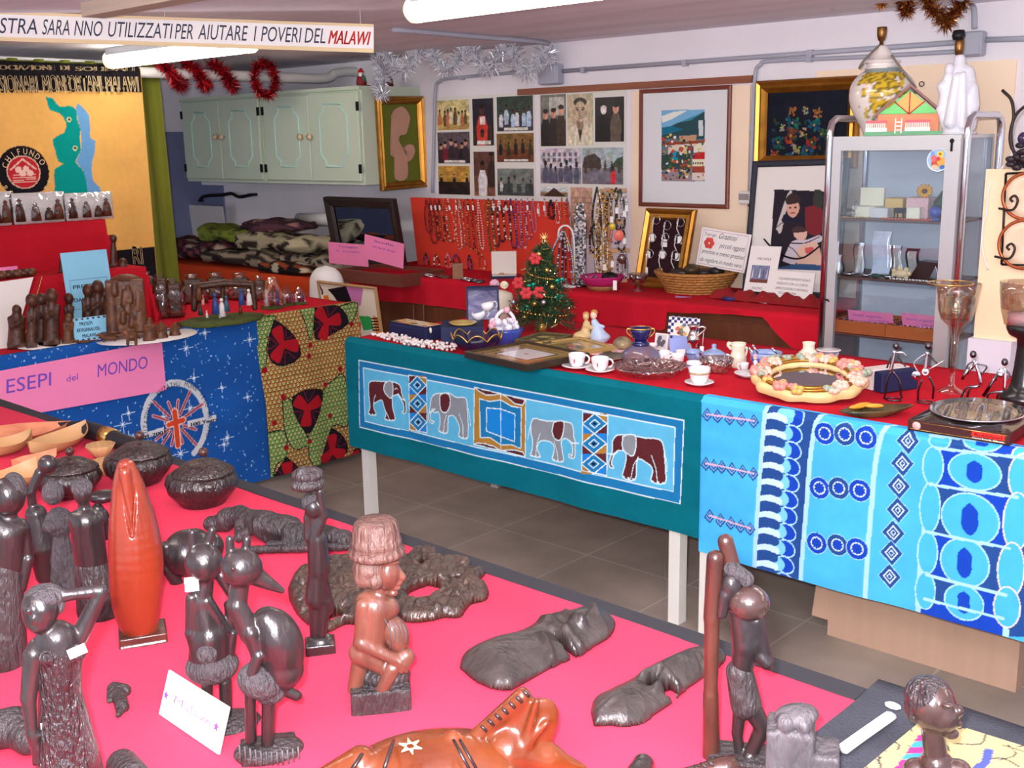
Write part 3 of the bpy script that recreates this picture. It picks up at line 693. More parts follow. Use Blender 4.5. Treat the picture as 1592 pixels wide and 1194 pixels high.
for f,P in greens:Q=YZ(P,f);Q=sm_path(Q+Q[:1],3);cv.line(Q,.005,DK)
for f,P in ((Z6,[(100,870),(60,1060),(100,1140),(190,1130),(255,1070),(220,960),(130,880)]),(Z6,[(360,780),(500,780),(560,880),(440,960),(360,985),(350,900)]),(Z2,[(175,220),(250,180),(355,175),(360,250),(320,370),(270,440),(220,380),(180,290)]),(Z2,[(425,410),(490,460),(520,550),(420,650),(350,670),(370,560)]),(Z2,[(140,590),(215,660),(240,800),(160,810),(60,760),(90,670)]),(Z2,[(560,550),(600,545),(640,700),(550,720)])):
 Q=np.array(YZ(P,f));c=Q.mean(0);Q2=sm_path(list(Q)+[Q[0]],4);cv.poly(Q2,DK);cv.line(Q2,.005,(20,14,20))
 d=Q-c;far=Q[np.argsort(-np.hypot(d[:,0],d[:,1]))]
 for k in range(3):
  a_=math.atan2(*(Q[0]-c)[::-1])+k*2.094;L_=.6*np.hypot(*d.T).mean();v=np.array([math.cos(a_),math.sin(a_)]);n_=np.array([-v[1],v[0]])
  cv.poly(sm_path([c-n_*.012,c+v*L_*.5-n_*.022,c+v*L_*1.35-n_*.03,c+v*L_*1.5,c+v*L_*1.35+n_*.03,c+v*L_*.5+n_*.022,c+n_*.012,c-n_*.012],4),RD)
  for s_ in (-1,1):cv.line(sm_path([c+v*.02+n_*s_*.03,c+v*L_*.7+n_*s_*.04,c+v*L_*1.2+n_*s_*.06],4),.004,(120,30,50))
for x,y in ((320,1020),(305,1085),(30,1175),(580,890)):cv.ell(*YZ([(x,y)],Z6)[0],.013,.013,(150,20,30))
for x,y in ((35,60),(120,218),(390,145),(70,380),(415,335),(280,490),(138,530),(490,50)):cv.ell(*YZ([(x,y)],Z2)[0],.013,.013,(150,20,30))
cv.mottle(.1,10)
cv.mesh('wax_print_cloth',hangx(.006,13,0,.05),m_print,label='orange and green wax print cloth with red motifs at the table end',cat='cloth')
q=YZ([(-60,585),(245,528),(252,605),(-60,660)],PXf)
r=thing('paper_sign','pink paper sign lettered for nativities of the world on the starry cloth','sign',(LXp+.03,q[1][0]-.3,.5))
fx2=Fr((LXp+.034,0,0),(0,1,0),(-1,0,0),(0,0,1))
MB(fx2).prism([(a_,b_)for a_,b_ in q],0,.001).M
mbp=MB();P4=[(LXp+.034,a_,b_)for a_,b_ in q]+[(LXp+.032,a_,b_)for a_,b_ in q]
mbp.add(P4,[(0,1,2,3),(7,6,5,4),(0,4,5,1),(1,5,6,2),(2,6,7,3),(3,7,4,0)]).build('sheet',mat('pink_paper',(236,130,176),.8,var=.05),r)
Z9=zm(0,560,3.98)
def sign_text(t,P,f,sh=.12):
 (y0,z0),(y1,z1),(y2,z2)=YZ(P,f);mb=MB();put_text(mb,t,fx2,y0,y1,z0,abs(z2-z0),sh,off=-.002,slope=(z1-z0)/(y1-y0),bold=0);mb.build('handwriting',mat('violet_ink',(112,66,172),.7),r)
sign_text('PR',[(-200,235),(-30,205),(-205,150)],Z9);sign_text('ESEPI',[(15,198),(290,148),(12,108)],Z9);sign_text('del',[(385,128),(455,112),(385,88)],Z9);sign_text('MONDO',[(578,98),(885,42),(578,16)],Z9)
m_card=mat('cardboard',(178,146,122),.85,var=.08,vscale=5,stretch=(6,6,.3))
c1=onZ(1287,986,0);c2=onZ(1578,1078,0)
r=thing('cardboard_box','large open cardboard box under the right table','box',((c1[0]+c2[0])/2,c1[1]+.2,0))
x0,x1,y0=c1[0],c2[0],(c1[1]+c2[1])/2
MB().box(x0,x1,y0,y0+.006,0,.5).box(x0,x0+.006,y0+.006,y0+.38,0,.5).box(x1-.006,x1,y0+.006,y0+.38,0,.5).box(x0,x1,y0+.38,y0+.386,0,.5).box(x0+.006,x1-.006,y0+.006,y0+.38,0,.006).build('carton',m_card,r)
p0=onY(1282,965,y0-.03);p1_=onY(1297,905,y0)
MB().add([(x0,y0,.26),(x0,y0,.05),(x0-.035,y0-.04,.07),(x0-.02,y0-.03,.26),(x0-.004,y0+.004,.26),(x0-.004,y0+.004,.05),(x0-.039,y0-.036,.07),(x0-.024,y0-.026,.26)],[(0,1,2,3),(7,6,5,4),(0,4,5,1),(1,5,6,2),(2,6,7,3),(3,7,4,0)]).build('flap',m_card,r)
# ================= BACK WALL
m_mint=mat('mint_paint',(196,210,188),.45,var=.05,vscale=4);m_mintline=mat('mint_moulding',(176,214,204),.4)
m_hinge=mat('black_iron',(34,32,34),.45,metal=.6);m_knob=mat('brass_porcelain',(214,188,150),.3)
m_gold=mat('gilt',(178,122,44),.32,metal=.75,var=.35,vscale=20);m_dk=mat('dark_frame',(48,36,34),.35,var=.2,vscale=15)
CYF=onX(562,220,-4.83)[1];cz0,cz1=1.313,1.855
def cab(xa,xb,seam,panels,knobs,label):
 x0=onY(xa,220,CYF)[0]if xa<500 else-4.835;x1=onY(xb,220,CYF)[0]if xb<500 else-4.83
 if xb>500:x0=onY(xa,220,CYF)[0]
 r=thing('wall_cabinet',label,'cabinet',((x0+x1)/2,(CYF+YB)/2,cz0),'mint wall cabinets')
 MB().box(x0+.003,x1-.003,CYF+.02,YB-.004,cz0,cz1).box(x0,x1,CYF+.0,YB-.004,cz1-.02,cz1,0).build('body',m_mint,r)
 sx=onY(seam,220,CYF)[0]
 for(a,b),(q0,q1,q2,q3),kx in (((x0+.02,sx-.003),panels[0],knobs[0]),((sx+.003,x1-.02),panels[1],knobs[1])):
  d=MB().box(a,b,CYF,CYF+.019,cz0+.02,cz1-.03,bev=.003).build('door',m_mint,r)
  ORG[d]=ORG[r]
  c0,c1=onY(q0,q2,CYF),onY(q1,q3,CYF);X0,X1,Z1,Z0=c0[0],c1[0],c0[2],c1[2];c=.045
  pts=[(X0+c,Z0),(X1-c,Z0),(X1-c,Z0+.03),(X1,Z0+c+.02),(X1,Z1-c-.02),(X1-c,Z1-.03),(X1-c,Z1),(X0+c,Z1),(X0+c,Z1-.03),(X0,Z1-c-.02),(X0,Z0+c+.02),(X0+c,Z0+.03)]
  MB().tube([(x,CYF-.001,z)for x,z in pts],.006,6,closed=True).build('panel_moulding',m_mintline,d)
  k=onY(kx,213,CYF);MB().lathe([(0,0),(.008,0),(.008,.012),(.02,.018),(.02,.026),(0,.034)],seg=14,c=(0,0,0)).V
  kb=MB(Fr((k[0],CYF,k[2]),(1,0,0),(0,0,1),(0,-1,0)));kb.lathe([(0,0),(.008,0),(.008,.012),(.02,.018),(.02,.026),(0,.034)],seg=14).build('knob',m_knob,d)
  hx=a+.004 if kx>seam-0 and False else(a if d is not None and a<sx-.1 else b)
  for hz in (cz0+.09,cz1-.11):MB().box(hx-.012,hx+.012,CYF-.004,CYF,hz-.025,hz+.025).build('hinge',m_hinge,d)
cab(283,407,343,[(296,331,176,259),(354,394,173,259)],(338,348),'mint green wall cabinet, the left of the pair near the banner')
cab(408,562,482,[(425,468,167,259),(495,543,163,259)],(470,485),'mint green wall cabinet with the gilt-framed picture on its side')
def santa(px,py,label):
 b=onY(px,py,4.12);b[2]=cz1;r=thing('figurine',label,'figurine',b,'little figures on the cabinet')
 s=.0032*.9
 MB().lathe([(0,0),(.026,0),(.03,.02),(.024,.05),(.014,.062),(0,.064)],b,14).build('coat',mat('santa_red',(128,28,38),.6),r)
 MB().ell(b+(0,0,.074),.016,12).ell(b+(.008,-.012,.062),(.014,.01,.014),10,1).build('head',[mat('skin_china',(226,186,164),.4),mat('beard_white',(235,232,228),.7)],r)
 MB().lathe([(0,.1),(.006,.098),(.017,.08),(.019,.076),(.017,.074)][::-1],b,12).build('cap',mat('cap_red',(190,30,36),.6),r)
 MB().ell(b+(-.024,0,.04),(.01,.01,.02),8).ell(b+(.024,0,.04),(.01,.01,.02),8).build('sleeves',mat('green_felt',(40,110,80),.7),r)
santa(562,131,'small red-capped figurine standing on the cabinet top')
b=onY(603,134,4.36);b[2]=cz1
r=thing('figurine','dark red figurine half behind the silver tinsel on the cabinet','figurine',b)
MB().lathe([(0,0),(.035,0),(.03,.05),(.014,.07),(0,.075)],b,12).build('robe',mat('robe_maroon',(96,30,34),.6),r);MB().ell(b+(0,0,.088),.018,10).build('head',mat('dark_skin',(80,50,40),.5),r)
p0,p1=onY(535,131,4.2),onY(580,130,4.2)
MB().box(p0[0],p1[0],4.2,4.26,cz1,cz1+.012).build('flat_box',m_dk,label='thin dark flat box lying on the cabinet top',cat='box')
def picture(name,label,cat,fr,w_,h_,bw,prof,m,cv_fn=None,back=None,depth=.02,parts=True,base=None):
 """frame moulding around w x h in frame fr (x along, y into the wall, z up); canvas painted by cv_fn(canvas)"""
 r=thing(name,label,cat,fr((w_/2,0,0))if base is None else base)
 mb=MB(fr)
 P=[];n=len(prof)
 for(t,d) in prof:
  i=t*bw;P+=[(i,-d,i),(w_-i,-d,i),(w_-i,-d,h_-i),(i,-d,h_-i)]
 F=[[k*4+j,k*4+(j+1)%4,k*4+4+(j+1)%4,k*4+4+j]for k in range(n-1)for j in range(4)]
 mb.add(P,F);mb.add([(0,0,0),(w_,0,0),(w_,0,h_),(0,0,h_)],[(0,3,2,1)]);mb.build('frame',m,r)
 if cv_fn:
  cv=Canvas(bw*.9,w_-bw*.9,bw*.9,h_-bw*.9,max((w_-2*bw),(h_-2*bw))/190,back or(240,240,240));cv_fn(cv)
  dpt=prof[-1][1]*.5
  cv.mesh('picture',lambda X,Z:fr(np.stack([X,np.full(len(X),-dpt),Z],1)),mat('print',attr=True,rough=.75,spec=.2),r)
 return r
GP=[(0,0),(0,.02),(.15,.03),(.4,.022),(.6,.028),(.85,.016),(1,.008)]
GX=-4.83
q=[onX(x,y,GX)for x,y in ((580,150),(653,149),(661,288),(590,297))]
wv=((q[1]-q[0])[1]+(q[2]-q[3])[1])/2;hv=q[0][2]-q[3][2]
fr=Fr((GX+.003,q[3][1],q[3][2]),np.array([0,1,.02])/1.0,(-1,0,0),(0,-.02,1))
Zb=zm(400,0,3.98)
def gx(P):
 o=[]
 for x,y in P:
  t=onX(*Zb(x,y),GX);o.append((t[1]-q[3][1],t[2]-q[3][2]))
 return o
r=picture('relief_picture','gilt framed relief of a mother and child on green ground','picture',fr,wv,hv,.045,GP,m_gold,lambda c:c.mottle(.06),(104,112,40))
m_clay=mat('pale_clay',(196,150,128),.6,var=.1)
for nm,P,dd in (('mother_relief',[(820,720),(838,680),(880,660),(915,690),(930,735),(918,790),(905,830),(870,838),(862,870),(880,905),(905,960),(915,1000),(912,1100),(845,1110),(840,980),(818,960),(815,880),(825,800)],.012),('scarf_relief',[(822,725),(850,700),(855,790),(846,860),(850,930),(840,960),(818,940),(816,860)],.017),('child_relief',[(890,920),(915,895),(945,900),(955,940),(935,985),(905,1000),(915,950)],.02)):
 Q=gx(P);Q=[tuple(v)for v in sm_path(Q+Q[:1],3)[:-1]]
 frr=Fr(fr.o+np.array([.006,0,0]),(0,1,0),(0,0,1),(1,0,0));MB(frr).prism(Q,0,dd).build(nm,m_clay,r)
 # ---- photographs pinned on two white sheets
m_print2=mat('photo_print',attr=True,rough=.35,spec=.4)
def sheet(px0,py0,px1,py1,label):
 a,b=onY(px0,py0,YB-.004),onY(px1,py1,YB-.004)
 MB().box(a[0],b[0],YB-.004,YB-.001,b[2],a[2]).build('backing_sheet',mat('white_board',(226,224,216),.7),label=label,cat='board')
sheet(676,152,833,308,'white backing sheet behind the left pinned photographs');sheet(838,146,973,306,'white backing sheet behind the right pinned photographs')
def photo(px,label,bg,items,cap=False):
 a,b=onY(px[0],px[1],YB-.006),onY(px[2],px[3],YB-.006);w_,h_=b[0]-a[0],a[2]-b[2]
 cv=Canvas(0,1,0,1,1/64,bg[0])
 for k,c in enumerate(bg[1:]):cv.rect(0,1,0,[.45,.2][k],c)
 cv.mottle(.35,9)
 for it in items:
  if it[0]=='p':
   _,x,y,h,c,sk=it;asp=h_/w_
   cv.poly([(x-.16*h*asp*.9,y),(x-.19*h*asp*.9,y+.5*h),(x-.1*h*asp*.9,y+.74*h),(x+.1*h*asp*.9,y+.74*h),(x+.19*h*asp*.9,y+.5*h),(x+.16*h*asp*.9,y)],c);cv.ell(x,y+.86*h,.09*h*asp,.12*h,sk);cv.ell(x,y+.94*h,.09*h*asp,.06*h,(30,24,22))
  elif it[0]=='r':cv.rect(*it[1:])
  elif it[0]=='e':cv.ell(*it[1:])
  elif it[0]=='l':cv.line(*it[1:])
  else:cv.poly(*it[1:])
 if cap:cv.rect(.2,.85,.02,.1,(225,222,215))
 cv.mottle(.3,14);cv.mottle(.3,26)
 cv.mesh('photograph',lambda X,Z:np.stack([a[0]+X*w_,np.full(len(X),YB-.006),b[2]+Z*h_],1),m_print2,label=label,cat='photo',group='photographs pinned to the wall')
BK,SK,DSK=(34,30,36),(205,150,125),(84,52,44)
def crowd(n,y,h,cols,sk):return[('p',.1+.8*k/(n-1)+random.uniform(-.03,.03),y+random.uniform(-.05,.05),h*random.uniform(.85,1.1),random.choice(cols),sk)for k in range(n)]
photo((679,157,730,201),'pale yellow photo of a dusty crowd, upper left of the pinned prints',[(214,198,140),(196,160,90)],crowd(8,.15,.55,[(190,120,80),(110,90,60),(225,215,180)],(120,90,60)))
photo((734,154,768,226),'upright photo of a man in red and white robes',[(40,36,52),(60,40,40)],[('p',.45,-.1,1.0,(206,60,46),DSK),('r',.35,.6,.45,.62,(235,225,220)),('p',.45,-.35,.7,(210,70,60),DSK)],True)
photo((772,151,829,203),'photo of seated people in white shirts before a dark wall',[(52,66,60),(60,60,70)],crowd(6,.15,.55,[(215,215,225),(180,200,220),(60,70,90)],DSK),True)
photo((680,206,731,254),'photo of a dark-suited group with a paper caption',[(96,84,92),(48,36,44)],crowd(6,-.1,.85,[BK,(58,44,56),(120,40,50)],SK),True)
photo((772,208,830,252),'orange-brown photo of figures standing in a hall',[(128,96,52),(110,60,38)],crowd(5,.25,.5,[BK,(60,50,36)],DSK),True)
photo((681,258,731,303),'photo of three people before a yellow wall, lowest on the left',[(190,146,66),(44,34,32)],crowd(3,.25,.5,[BK,(50,40,40)],SK))
photo((736,236,770,305),'upright photo of a child in a white shirt',[(96,60,52),(128,84,66)],[('p',.42,-.05,.85,(228,222,222),DSK),('p',.85,.2,.8,(60,44,40),DSK)])
photo((773,262,830,305),'grey photo of people outdoors above the red necklace board',[(120,126,120),(70,74,78)],crowd(5,.1,.6,[(200,200,196),(60,64,60),(120,130,120)],DSK))
photo((840,148,880,227),'upright photo of three men in dark suits by a window',[(120,116,112),(70,52,48)],[('r',.35,.95,.6,.95,(190,186,176)),('p',.2,-.05,.78,BK,SK),('p',.52,-.05,.8,(44,36,40),SK),('p',.82,0,.8,(66,50,46),SK)])
photo((882,147,922,226),'sepia portrait photo of a smiling man in a pale shirt',[(196,182,150),(208,196,170)],[('P',[(0,0),(0,.3),(.3,.42),(.7,.42),(1,.3),(1,0)],(222,212,186)),('P',[(.36,.5),(.36,.4),(.5,.1),(.64,.4),(.64,.5)],(150,124,100)),('P',[(.42,.3),(.5,.05),(.58,.3)],(60,50,48)),('e',.5,.84,.26,.09,(56,50,46)),('e',.26,.64,.04,.05,(170,144,116)),('e',.74,.64,.04,.05,(170,144,116)),('e',.5,.66,.235,.2,(200,176,146)),('e',.4,.69,.055,.016,(60,50,46)),('e',.6,.69,.055,.016,(60,50,46)),('l',[(.32,.725),(.46,.73)],.018,(90,74,64)),('l',[(.54,.73),(.68,.725)],.018,(90,74,64)),('e',.5,.62,.05,.05,(176,148,120)),('e',.5,.545,.11,.02,(80,56,50)),('e',.5,.55,.09,.01,(230,224,210))])
photo((925,152,970,220),'upright photo of a white-bearded man beside another man',[(36,28,34),(30,24,28)],[('p',.3,-.1,1.0,(24,20,24),SK),('e',.3,.72,.1,.1,(225,220,215)),('p',.72,-.1,.98,(98,84,72),SK)])
photo((840,231,904,286),'photo of children in front of a white building',[(206,196,206),(150,140,150)],[('r',.05+.13*k,.12+.13*k,.62+.16*j,.72+.16*j,(110,104,120))for k in range(7)for j in range(2)]+crowd(7,.0,.6,[(225,225,235),(90,90,110)],(50,36,36)))
photo((905,230,969,287),'photo of a village with a bright red figure',[(160,176,180),(120,116,124)],[('P',[(0,.45),(.05,.75),(.3,.85),(.45,.7),(.48,.45)],(72,66,62)),('P',[(.7,.5),(.85,.7),(1,.78),(1,.4)],(60,80,66))]+crowd(6,.35,.3,[(80,60,50),(50,60,56)],DSK)+[('p',.76,0,.5,(214,44,56),DSK)])
photo((840,290,883,306),'photo showing the roof of a thatched hut',[(206,212,214),(150,120,90)],[('P',[(.1,.0),(.5,.9),(.95,.0)],(70,52,40))])
photo((887,291,921,371),'pinkish upright photo of a brick wall beside the jewellery stand',[(196,160,140),(176,140,122)],[('l',[(0,.1*k),(1,.1*k)],.012,(160,120,104))for k in range(10)])
# ---- framed pictures on the wall
m_brown=mat('brown_frame',(122,56,40),.4,var=.2,vscale=10)
a,b=onY(993,136,YB-.03),onY(1131,325,YB-.03)
fr=frame_at((a[0],YB-.014,b[2]));w_,h_=b[0]-a[0],a[2]-b[2]-.01
def village(c):
 f=lambda x,y:(lambda t:(t[0]-a[0],t[2]-b[2]))(onY(*zm(800,0,3.98)(x,y),YB-.03))
 P=lambda L:[f(*p)for p in L]
 c.poly(P([(900,682),(1168,676),(1168,1122),(900,1122)]),(96,120,130))
 c.poly(P([(900,682),(1168,676),(1168,760),(900,790)]),(120,178,214));c.poly(P([(900,720),(980,690),(1060,684),(960,740),(905,760)]),(226,230,222));c.poly(P([(1000,760),(1168,690),(1168,780),(1000,790)]),(60,140,170))
 c.poly(P([(900,810),(1000,760),(1080,745),(1168,690),(1168,860),(900,860)]),(44,78,84));c.poly(P([(900,790),(960,780),(1040,800),(900,840)]),(30,110,140))
 for R_,cc in (([(1010,840),(1120,835),(1110,880),(1010,885)],(190,150,120)),([(1130,745),(1158,745),(1158,840),(1130,840)],(206,214,214)),([(905,880),(1168,870),(1168,900),(905,905)],(150,70,50)),([(940,900),(1080,890),(1080,960),(940,965)],(214,204,184)),([(1090,890),(1168,885),(1168,940),(1090,945)],(226,222,206)),([(1085,990),(1110,945),(1168,940),(1168,985)],(190,40,46)),([(1090,985),(1168,985),(1168,1030),(1090,1030)],(232,222,190)),([(1088,1030),(1168,1030),(1168,1070),(1088,1075)],(160,74,56)),([(1090,1070),(1168,1068),(1168,1115),(1090,1118)],(222,206,196)),([(900,960),(1080,950),(1080,1060),(900,1060)],(52,74,62)),([(965,930),(1005,935),(1000,990),(960,985)],(30,150,176)),([(1050,900),(1100,905),(1098,970),(1060,960)],(84,84,92)),([(900,1050),(1088,1045),(1088,1122),(900,1122)],(150,136,140))):c.poly(P(R_),cc)
 for k in range(150):x,y=f(random.uniform(905,1165)if k>90 else random.uniform(905,1085),random.uniform(830 if k>90 else 900,1110));c.ell(x,y,random.uniform(.003,.011),random.uniform(.002,.009),random.choice([(40,60,60),(170,90,60),(200,60,40),(60,110,60),(220,190,80),(40,70,100),(230,225,215),(120,60,50)]))
 for k in range(5):x,y=f(1098+k*14,1010);c.ell(x,y,.004,.006,(60,50,50))
FP=[(0,0),(0,.012),(.3,.016),(.8,.014),(1,.008)]
picture('framed_painting','brown framed painting of a hillside village with wide white mat','picture',fr,w_,h_,.02,FP,m_brown,village,(222,224,226))
for(x,y) in ((1119,127),):pass
a,b=onY(1176,126,YB-.03),onY(1331,262,YB-.03)
fr=frame_at((a[0],YB-.014,b[2]));w2,h2=b[0]-a[0],a[2]-b[2]
def flowers(c):
 c.mottle(.3)
 f=lambda x,y:(lambda t:(t[0]-a[0],t[2]-b[2]))(onY(*zm(1192,0,3.98)(x,y),YB-.03))
 for x,y,cc,s in ((155,690,(196,130,60),.022),(228,680,(206,196,150),.02),(305,700,(214,130,70),.026),(150,760,(46,126,150),.036),(285,775,(40,120,130),.036),(215,820,(210,190,140),.024),(140,840,(176,88,50),.04),(270,880,(186,80,56),.034),(240,930,(40,110,150),.034),(170,920,(214,196,140),.026),(60,880,(40,100,120),.034),(40,960,(190,100,70),.026),(130,985,(40,100,130),.03),(90,790,(210,190,160),.018),(330,830,(60,110,100),.028)):
  X,Z=f(x,y)
  s*=.8
  for j in range(16):c.ell(X+s*random.uniform(-.9,.9),Z+s*random.uniform(-.9,.9),s*.36,s*.22,tuple(int(v*random.uniform(.45,.9))for v in cc),random.uniform(0,3))
  c.ell(X,Z,s*.18,s*.18,(170,140,70))
 for k in range(25):X,Z=f(random.uniform(20,360),random.uniform(740,1000));c.ell(X,Z,.012,.006,random.choice([(40,70,50),(60,60,30),(30,60,60)]),random.uniform(0,3))
picture('framed_painting','gilt framed dark painting of a flower bouquet behind the vitrine','picture',fr,w2,h2,.055,GP,m_gold,flowers,(20,24,38))
a,b=onY(1147,297,YB-.05),onY(1166,318,YB-.05)
r=thing('wall_intercom','small white wall device with a black cable beside the portrait poster','device',(a[0],YB-.05,b[2]))
MB().box(a[0],b[0],YB-.05,YB-.014,b[2],a[2],bev=.006).build('case',mat('ivory_plastic',(226,222,214),.4),r)
MB().box(a[0]+.008,b[0]-.008,YB-.054,YB-.05,b[2]+.02,a[2]-.012).build('grille',mat('grey_plastic',(140,138,138),.5),r)
MB().tube(sm_path([onY(1163,316,YB-.03),onY(1168,330,YB-.06),onY(1180,360,YB-.13),onY(1200,385,YB-.2),onY(1225,400,YB-.22),onY(1250,400,YB-.22),onY(1280,378,YB-.2)]),.004,6).build('cable',m_hinge,r)
# ================= BACK LEFT CORNER
m_orange=mat('orange_cloth',(196,66,30),.9,var=.1,spec=.15)
CZT=.80
f0=onZ(381,421,CZT);f1=onZ(487,435,CZT);CY0=(f0[1]+f1[1])/2
r=thing('folding_table','table in the back corner heaped with folded textiles','table',(-5.8,4.2,0),None)
MB().box(-6.9,-4.87,CY0+.01,YB-.03,CZT-.03,CZT-.004).build('tabletop',m_top,r)
for x in (-6.85,-4.93):
 for y in (CY0+.03,YB-.1):MB().box(x,x+.04,y,y+.04,0,CZT-.03).build('leg',m_leg,r)
drape('tablecloth',-6.92,-4.865,CY0,YB-.02,CZT,m_orange,dict(front=.22),'orange tablecloth under the heaped textiles in the corner',.004)
m_board=mat('grey_board',(206,202,200),.7,var=.05)
a,b=onY(266,316,YB-.06),onY(351,412,YB-.06)
MB(frame_at((a[0],YB-.10,CZT+.003),0,-.07)).box(-.05,b[0]-a[0]+.10,0,.012,0,a[2]-CZT-.003).build('board',m_board,label='plain pale board leaning in the corner under the mint cabinets',cat='board')
P=[onY(310,312,YB-.04),onY(318,305,YB-.05),onY(345,303,YB-.05),onY(360,301,YB-.05),onY(372,306,YB-.05),onY(390,303,YB-.05)]
r=thing('hook_rail','black bent iron bar fixed under the cabinets','rail',(P[0][0],YB-.05,P[0][2]))
MB().tube(sm_path(P),.012,8).build('bar',m_hinge,r)
for k in (0,5):MB().cyl((P[k][0],YB-.0,P[k][2]),P[k],.01).build('bracket',m_hinge,r)
def textile(px,py,L,Wd,T,rz,cols,label,z=CZT+.004,pat='spots',seed=1,base=None):
 rnd=np.random.default_rng(seed);b=onZ(px,py,z)if base is None else np.array(base);nL,nP=46,30
 c,q=math.cos(rz),math.sin(rz);V=[];C=[]
 ph=rnd.random(6)*6
 for i in range(nL):
  t=i/(nL-1)-.5;e=min(1,(0.5-abs(t))*9+.25)**.5
  for j in range(nP):
   a_=2*math.pi*j/nP;sq=1/max(abs(math.cos(a_))**4+abs(math.sin(a_))**4,1e-6)**.25
   x=t*L*(1+.03*math.sin(a_*3+ph[0]));y=Wd/2*math.cos(a_)*sq*(.9+.1*math.sin(t*9+ph[1]))*e
   hh=T/2*math.sin(a_)*sq*e*(1+.25*math.sin(t*7+ph[2])+.12*math.sin(t*17+y*30+ph[3]));
   zz=T*.5*1.0+hh if hh>0 else T*.5+hh*.96
   lay=.006*math.sin(zz/T*18)if abs(math.cos(a_))>.5 else 0;y+=lay*np.sign(math.cos(a_))
   V.append((b[0]+x*c-y*q,b[1]+x*q+y*c,z+max(zz,.001)))
   u=x*26+ph[4];v=(y+zz*1.2)*30
   if pat=='spots':k=(math.sin(u*2.3)*math.sin(v*2.1+math.sin(u))>.15)
   elif pat=='lines':k=math.sin(v*2.5+2*math.sin(u*.5))>.1
   elif pat=='plain':k=False
   else:k=math.sin(u*1.3+2*math.sin(v))+math.sin(v*1.7+1)>.4
   cc=cols[1]if k else cols[0]
   if len(cols)>2 and math.sin(u*.9+4)*math.sin(v*.8+2)>.62:cc=cols[2]
   C.append(lin(cc))
 F=[[i*nP+j,i*nP+(j+1)%nP,(i+1)*nP+(j+1)%nP,(i+1)*nP+j]for i in range(nL-1)for j in range(nP)]
 F+=[list(range(nP-1,-1,-1)),list(range((nL-1)*nP,nL*nP))]
 return raw('folded_textile',V,F,m_print,None,None,True,C,label=label,cat='textile',group='textiles heaped in the corner')
GRN=[(128,138,52),(96,110,44),(70,80,40)]
ya=CY0+.25
textile(0,0,.62,.36,.13,.1,[(46,34,42),(120,60,66),(170,150,130)],'dark purple folded textile at the left end of the heap',base=(-6.45,ya,0),seed=2)
textile(0,0,.6,.34,.10,.1,GRN,'lime green folded textile on top of the heap',base=(-6.12,ya+.04,0),z=CZT+.135,seed=3)
textile(0,0,.75,.38,.10,.05,[(60,48,46),(156,140,116),(40,30,34)],'dark folded print with cream waves under the green cloth',base=(-5.95,ya-.0,0),pat='lines',seed=4)
textile(0,0,.72,.34,.11,-.05,[(176,164,132),(54,44,40)],'cream and black folded print in the middle of the heap',base=(-5.62,ya+.03,0),z=CZT+.105,seed=5,pat='mix')
textile(0,0,.5,.3,.07,.15,[(92,58,66),(60,40,50),(150,110,100)],'maroon folded cloth lying across the top of the heap',base=(-5.72,ya+.06,0),z=CZT+.217,seed=6,pat='lines')
textile(0,0,.52,.34,.10,0,[(150,140,118),(44,38,40),(96,70,50)],'spotted folded cloth at the right end of the heap',base=(-5.28,ya+.06,0),seed=7)
textile(0,0,.46,.16,.06,.02,[(34,28,30),(150,70,40),(190,180,150)],'dark narrow patterned cloth at the table edge',base=(-5.33,ya-.17,0),seed=8,pat='mix')
MB().tube([(-5.85,YB-.16,CZT+.27),(-5.2,YB-.2,CZT+.29)],[.04,.045],14).build('paper_roll',mat('white_paper',(238,236,232),.7),label='white paper roll lying behind the heaped textiles',cat='paper')
MB().box(-5.3,-5.05,YB-.26,YB-.06,CZT+.0,CZT+.27).build('dark_case',m_hinge,label='black case behind the spotted cloth',cat='case')
MX=onY(520,400,CY0+.40)
q0,q1,q2=onY(533,303,CY0+.5),onY(641,305,CY0+.5),onY(520,402,CY0+.40)
wm=q1[0]-q0[0];zb=onY(627,432,CY0+.40)[2];zb=max(zb,CZT+.01)
fr=frame_at((q2[0]+.02,CY0+.42,zb),0,-.16)
r=picture('wall_mirror','dark wood framed mirror leaning in the back corner','mirror',fr,wm*1.0,(q0[2]-zb)/math.cos(.16),.06,[(0,0),(0,.03),(.2,.038),(.8,.026),(1,.01)],m_dk)
ww,hh=wm,(q0[2]-zb)/math.cos(.16)
MB(fr).add([(.055,-.006,.055),(ww-.055,-.006,.055),(ww-.055,-.006,hh-.055),(.055,-.006,hh-.055)],[(0,1,2,3)]).build('mirror_glass',mat('mirror',(190,200,214),.03,metal=1),r)
t0=onZ(527,428,CZT);
r=thing('tray','brown wooden tray holding pink lettered papers in the corner','tray',(-5.0,CY0+.14,CZT+.004))
x0,x1=onY(524,425,CY0+.02)[0],-4.86+.0
x1=onY(623,425,CY0+.02)[0]
m_tray=mat('tray_wood',(112,62,48),.45,var=.25,stretch=(.5,5,5),vscale=8)
tz=CZT+.004
MB().box(x0,x1,CY0+.02,CY0+.34,tz,tz+.012).build('base',m_tray,r)
for(u0,u1,v0,v1) in ((x0,x1,CY0+.02,CY0+.034),(x0,x1,CY0+.326,CY0+.34),(x0,x0+.014,CY0+.034,CY0+.326),(x1-.014,x1,CY0+.034,CY0+.326)):MB().box(u0,u1,v0,v1,tz+.012,tz+.065).build('side',m_tray,r)
m_pink=mat('pink_paper')
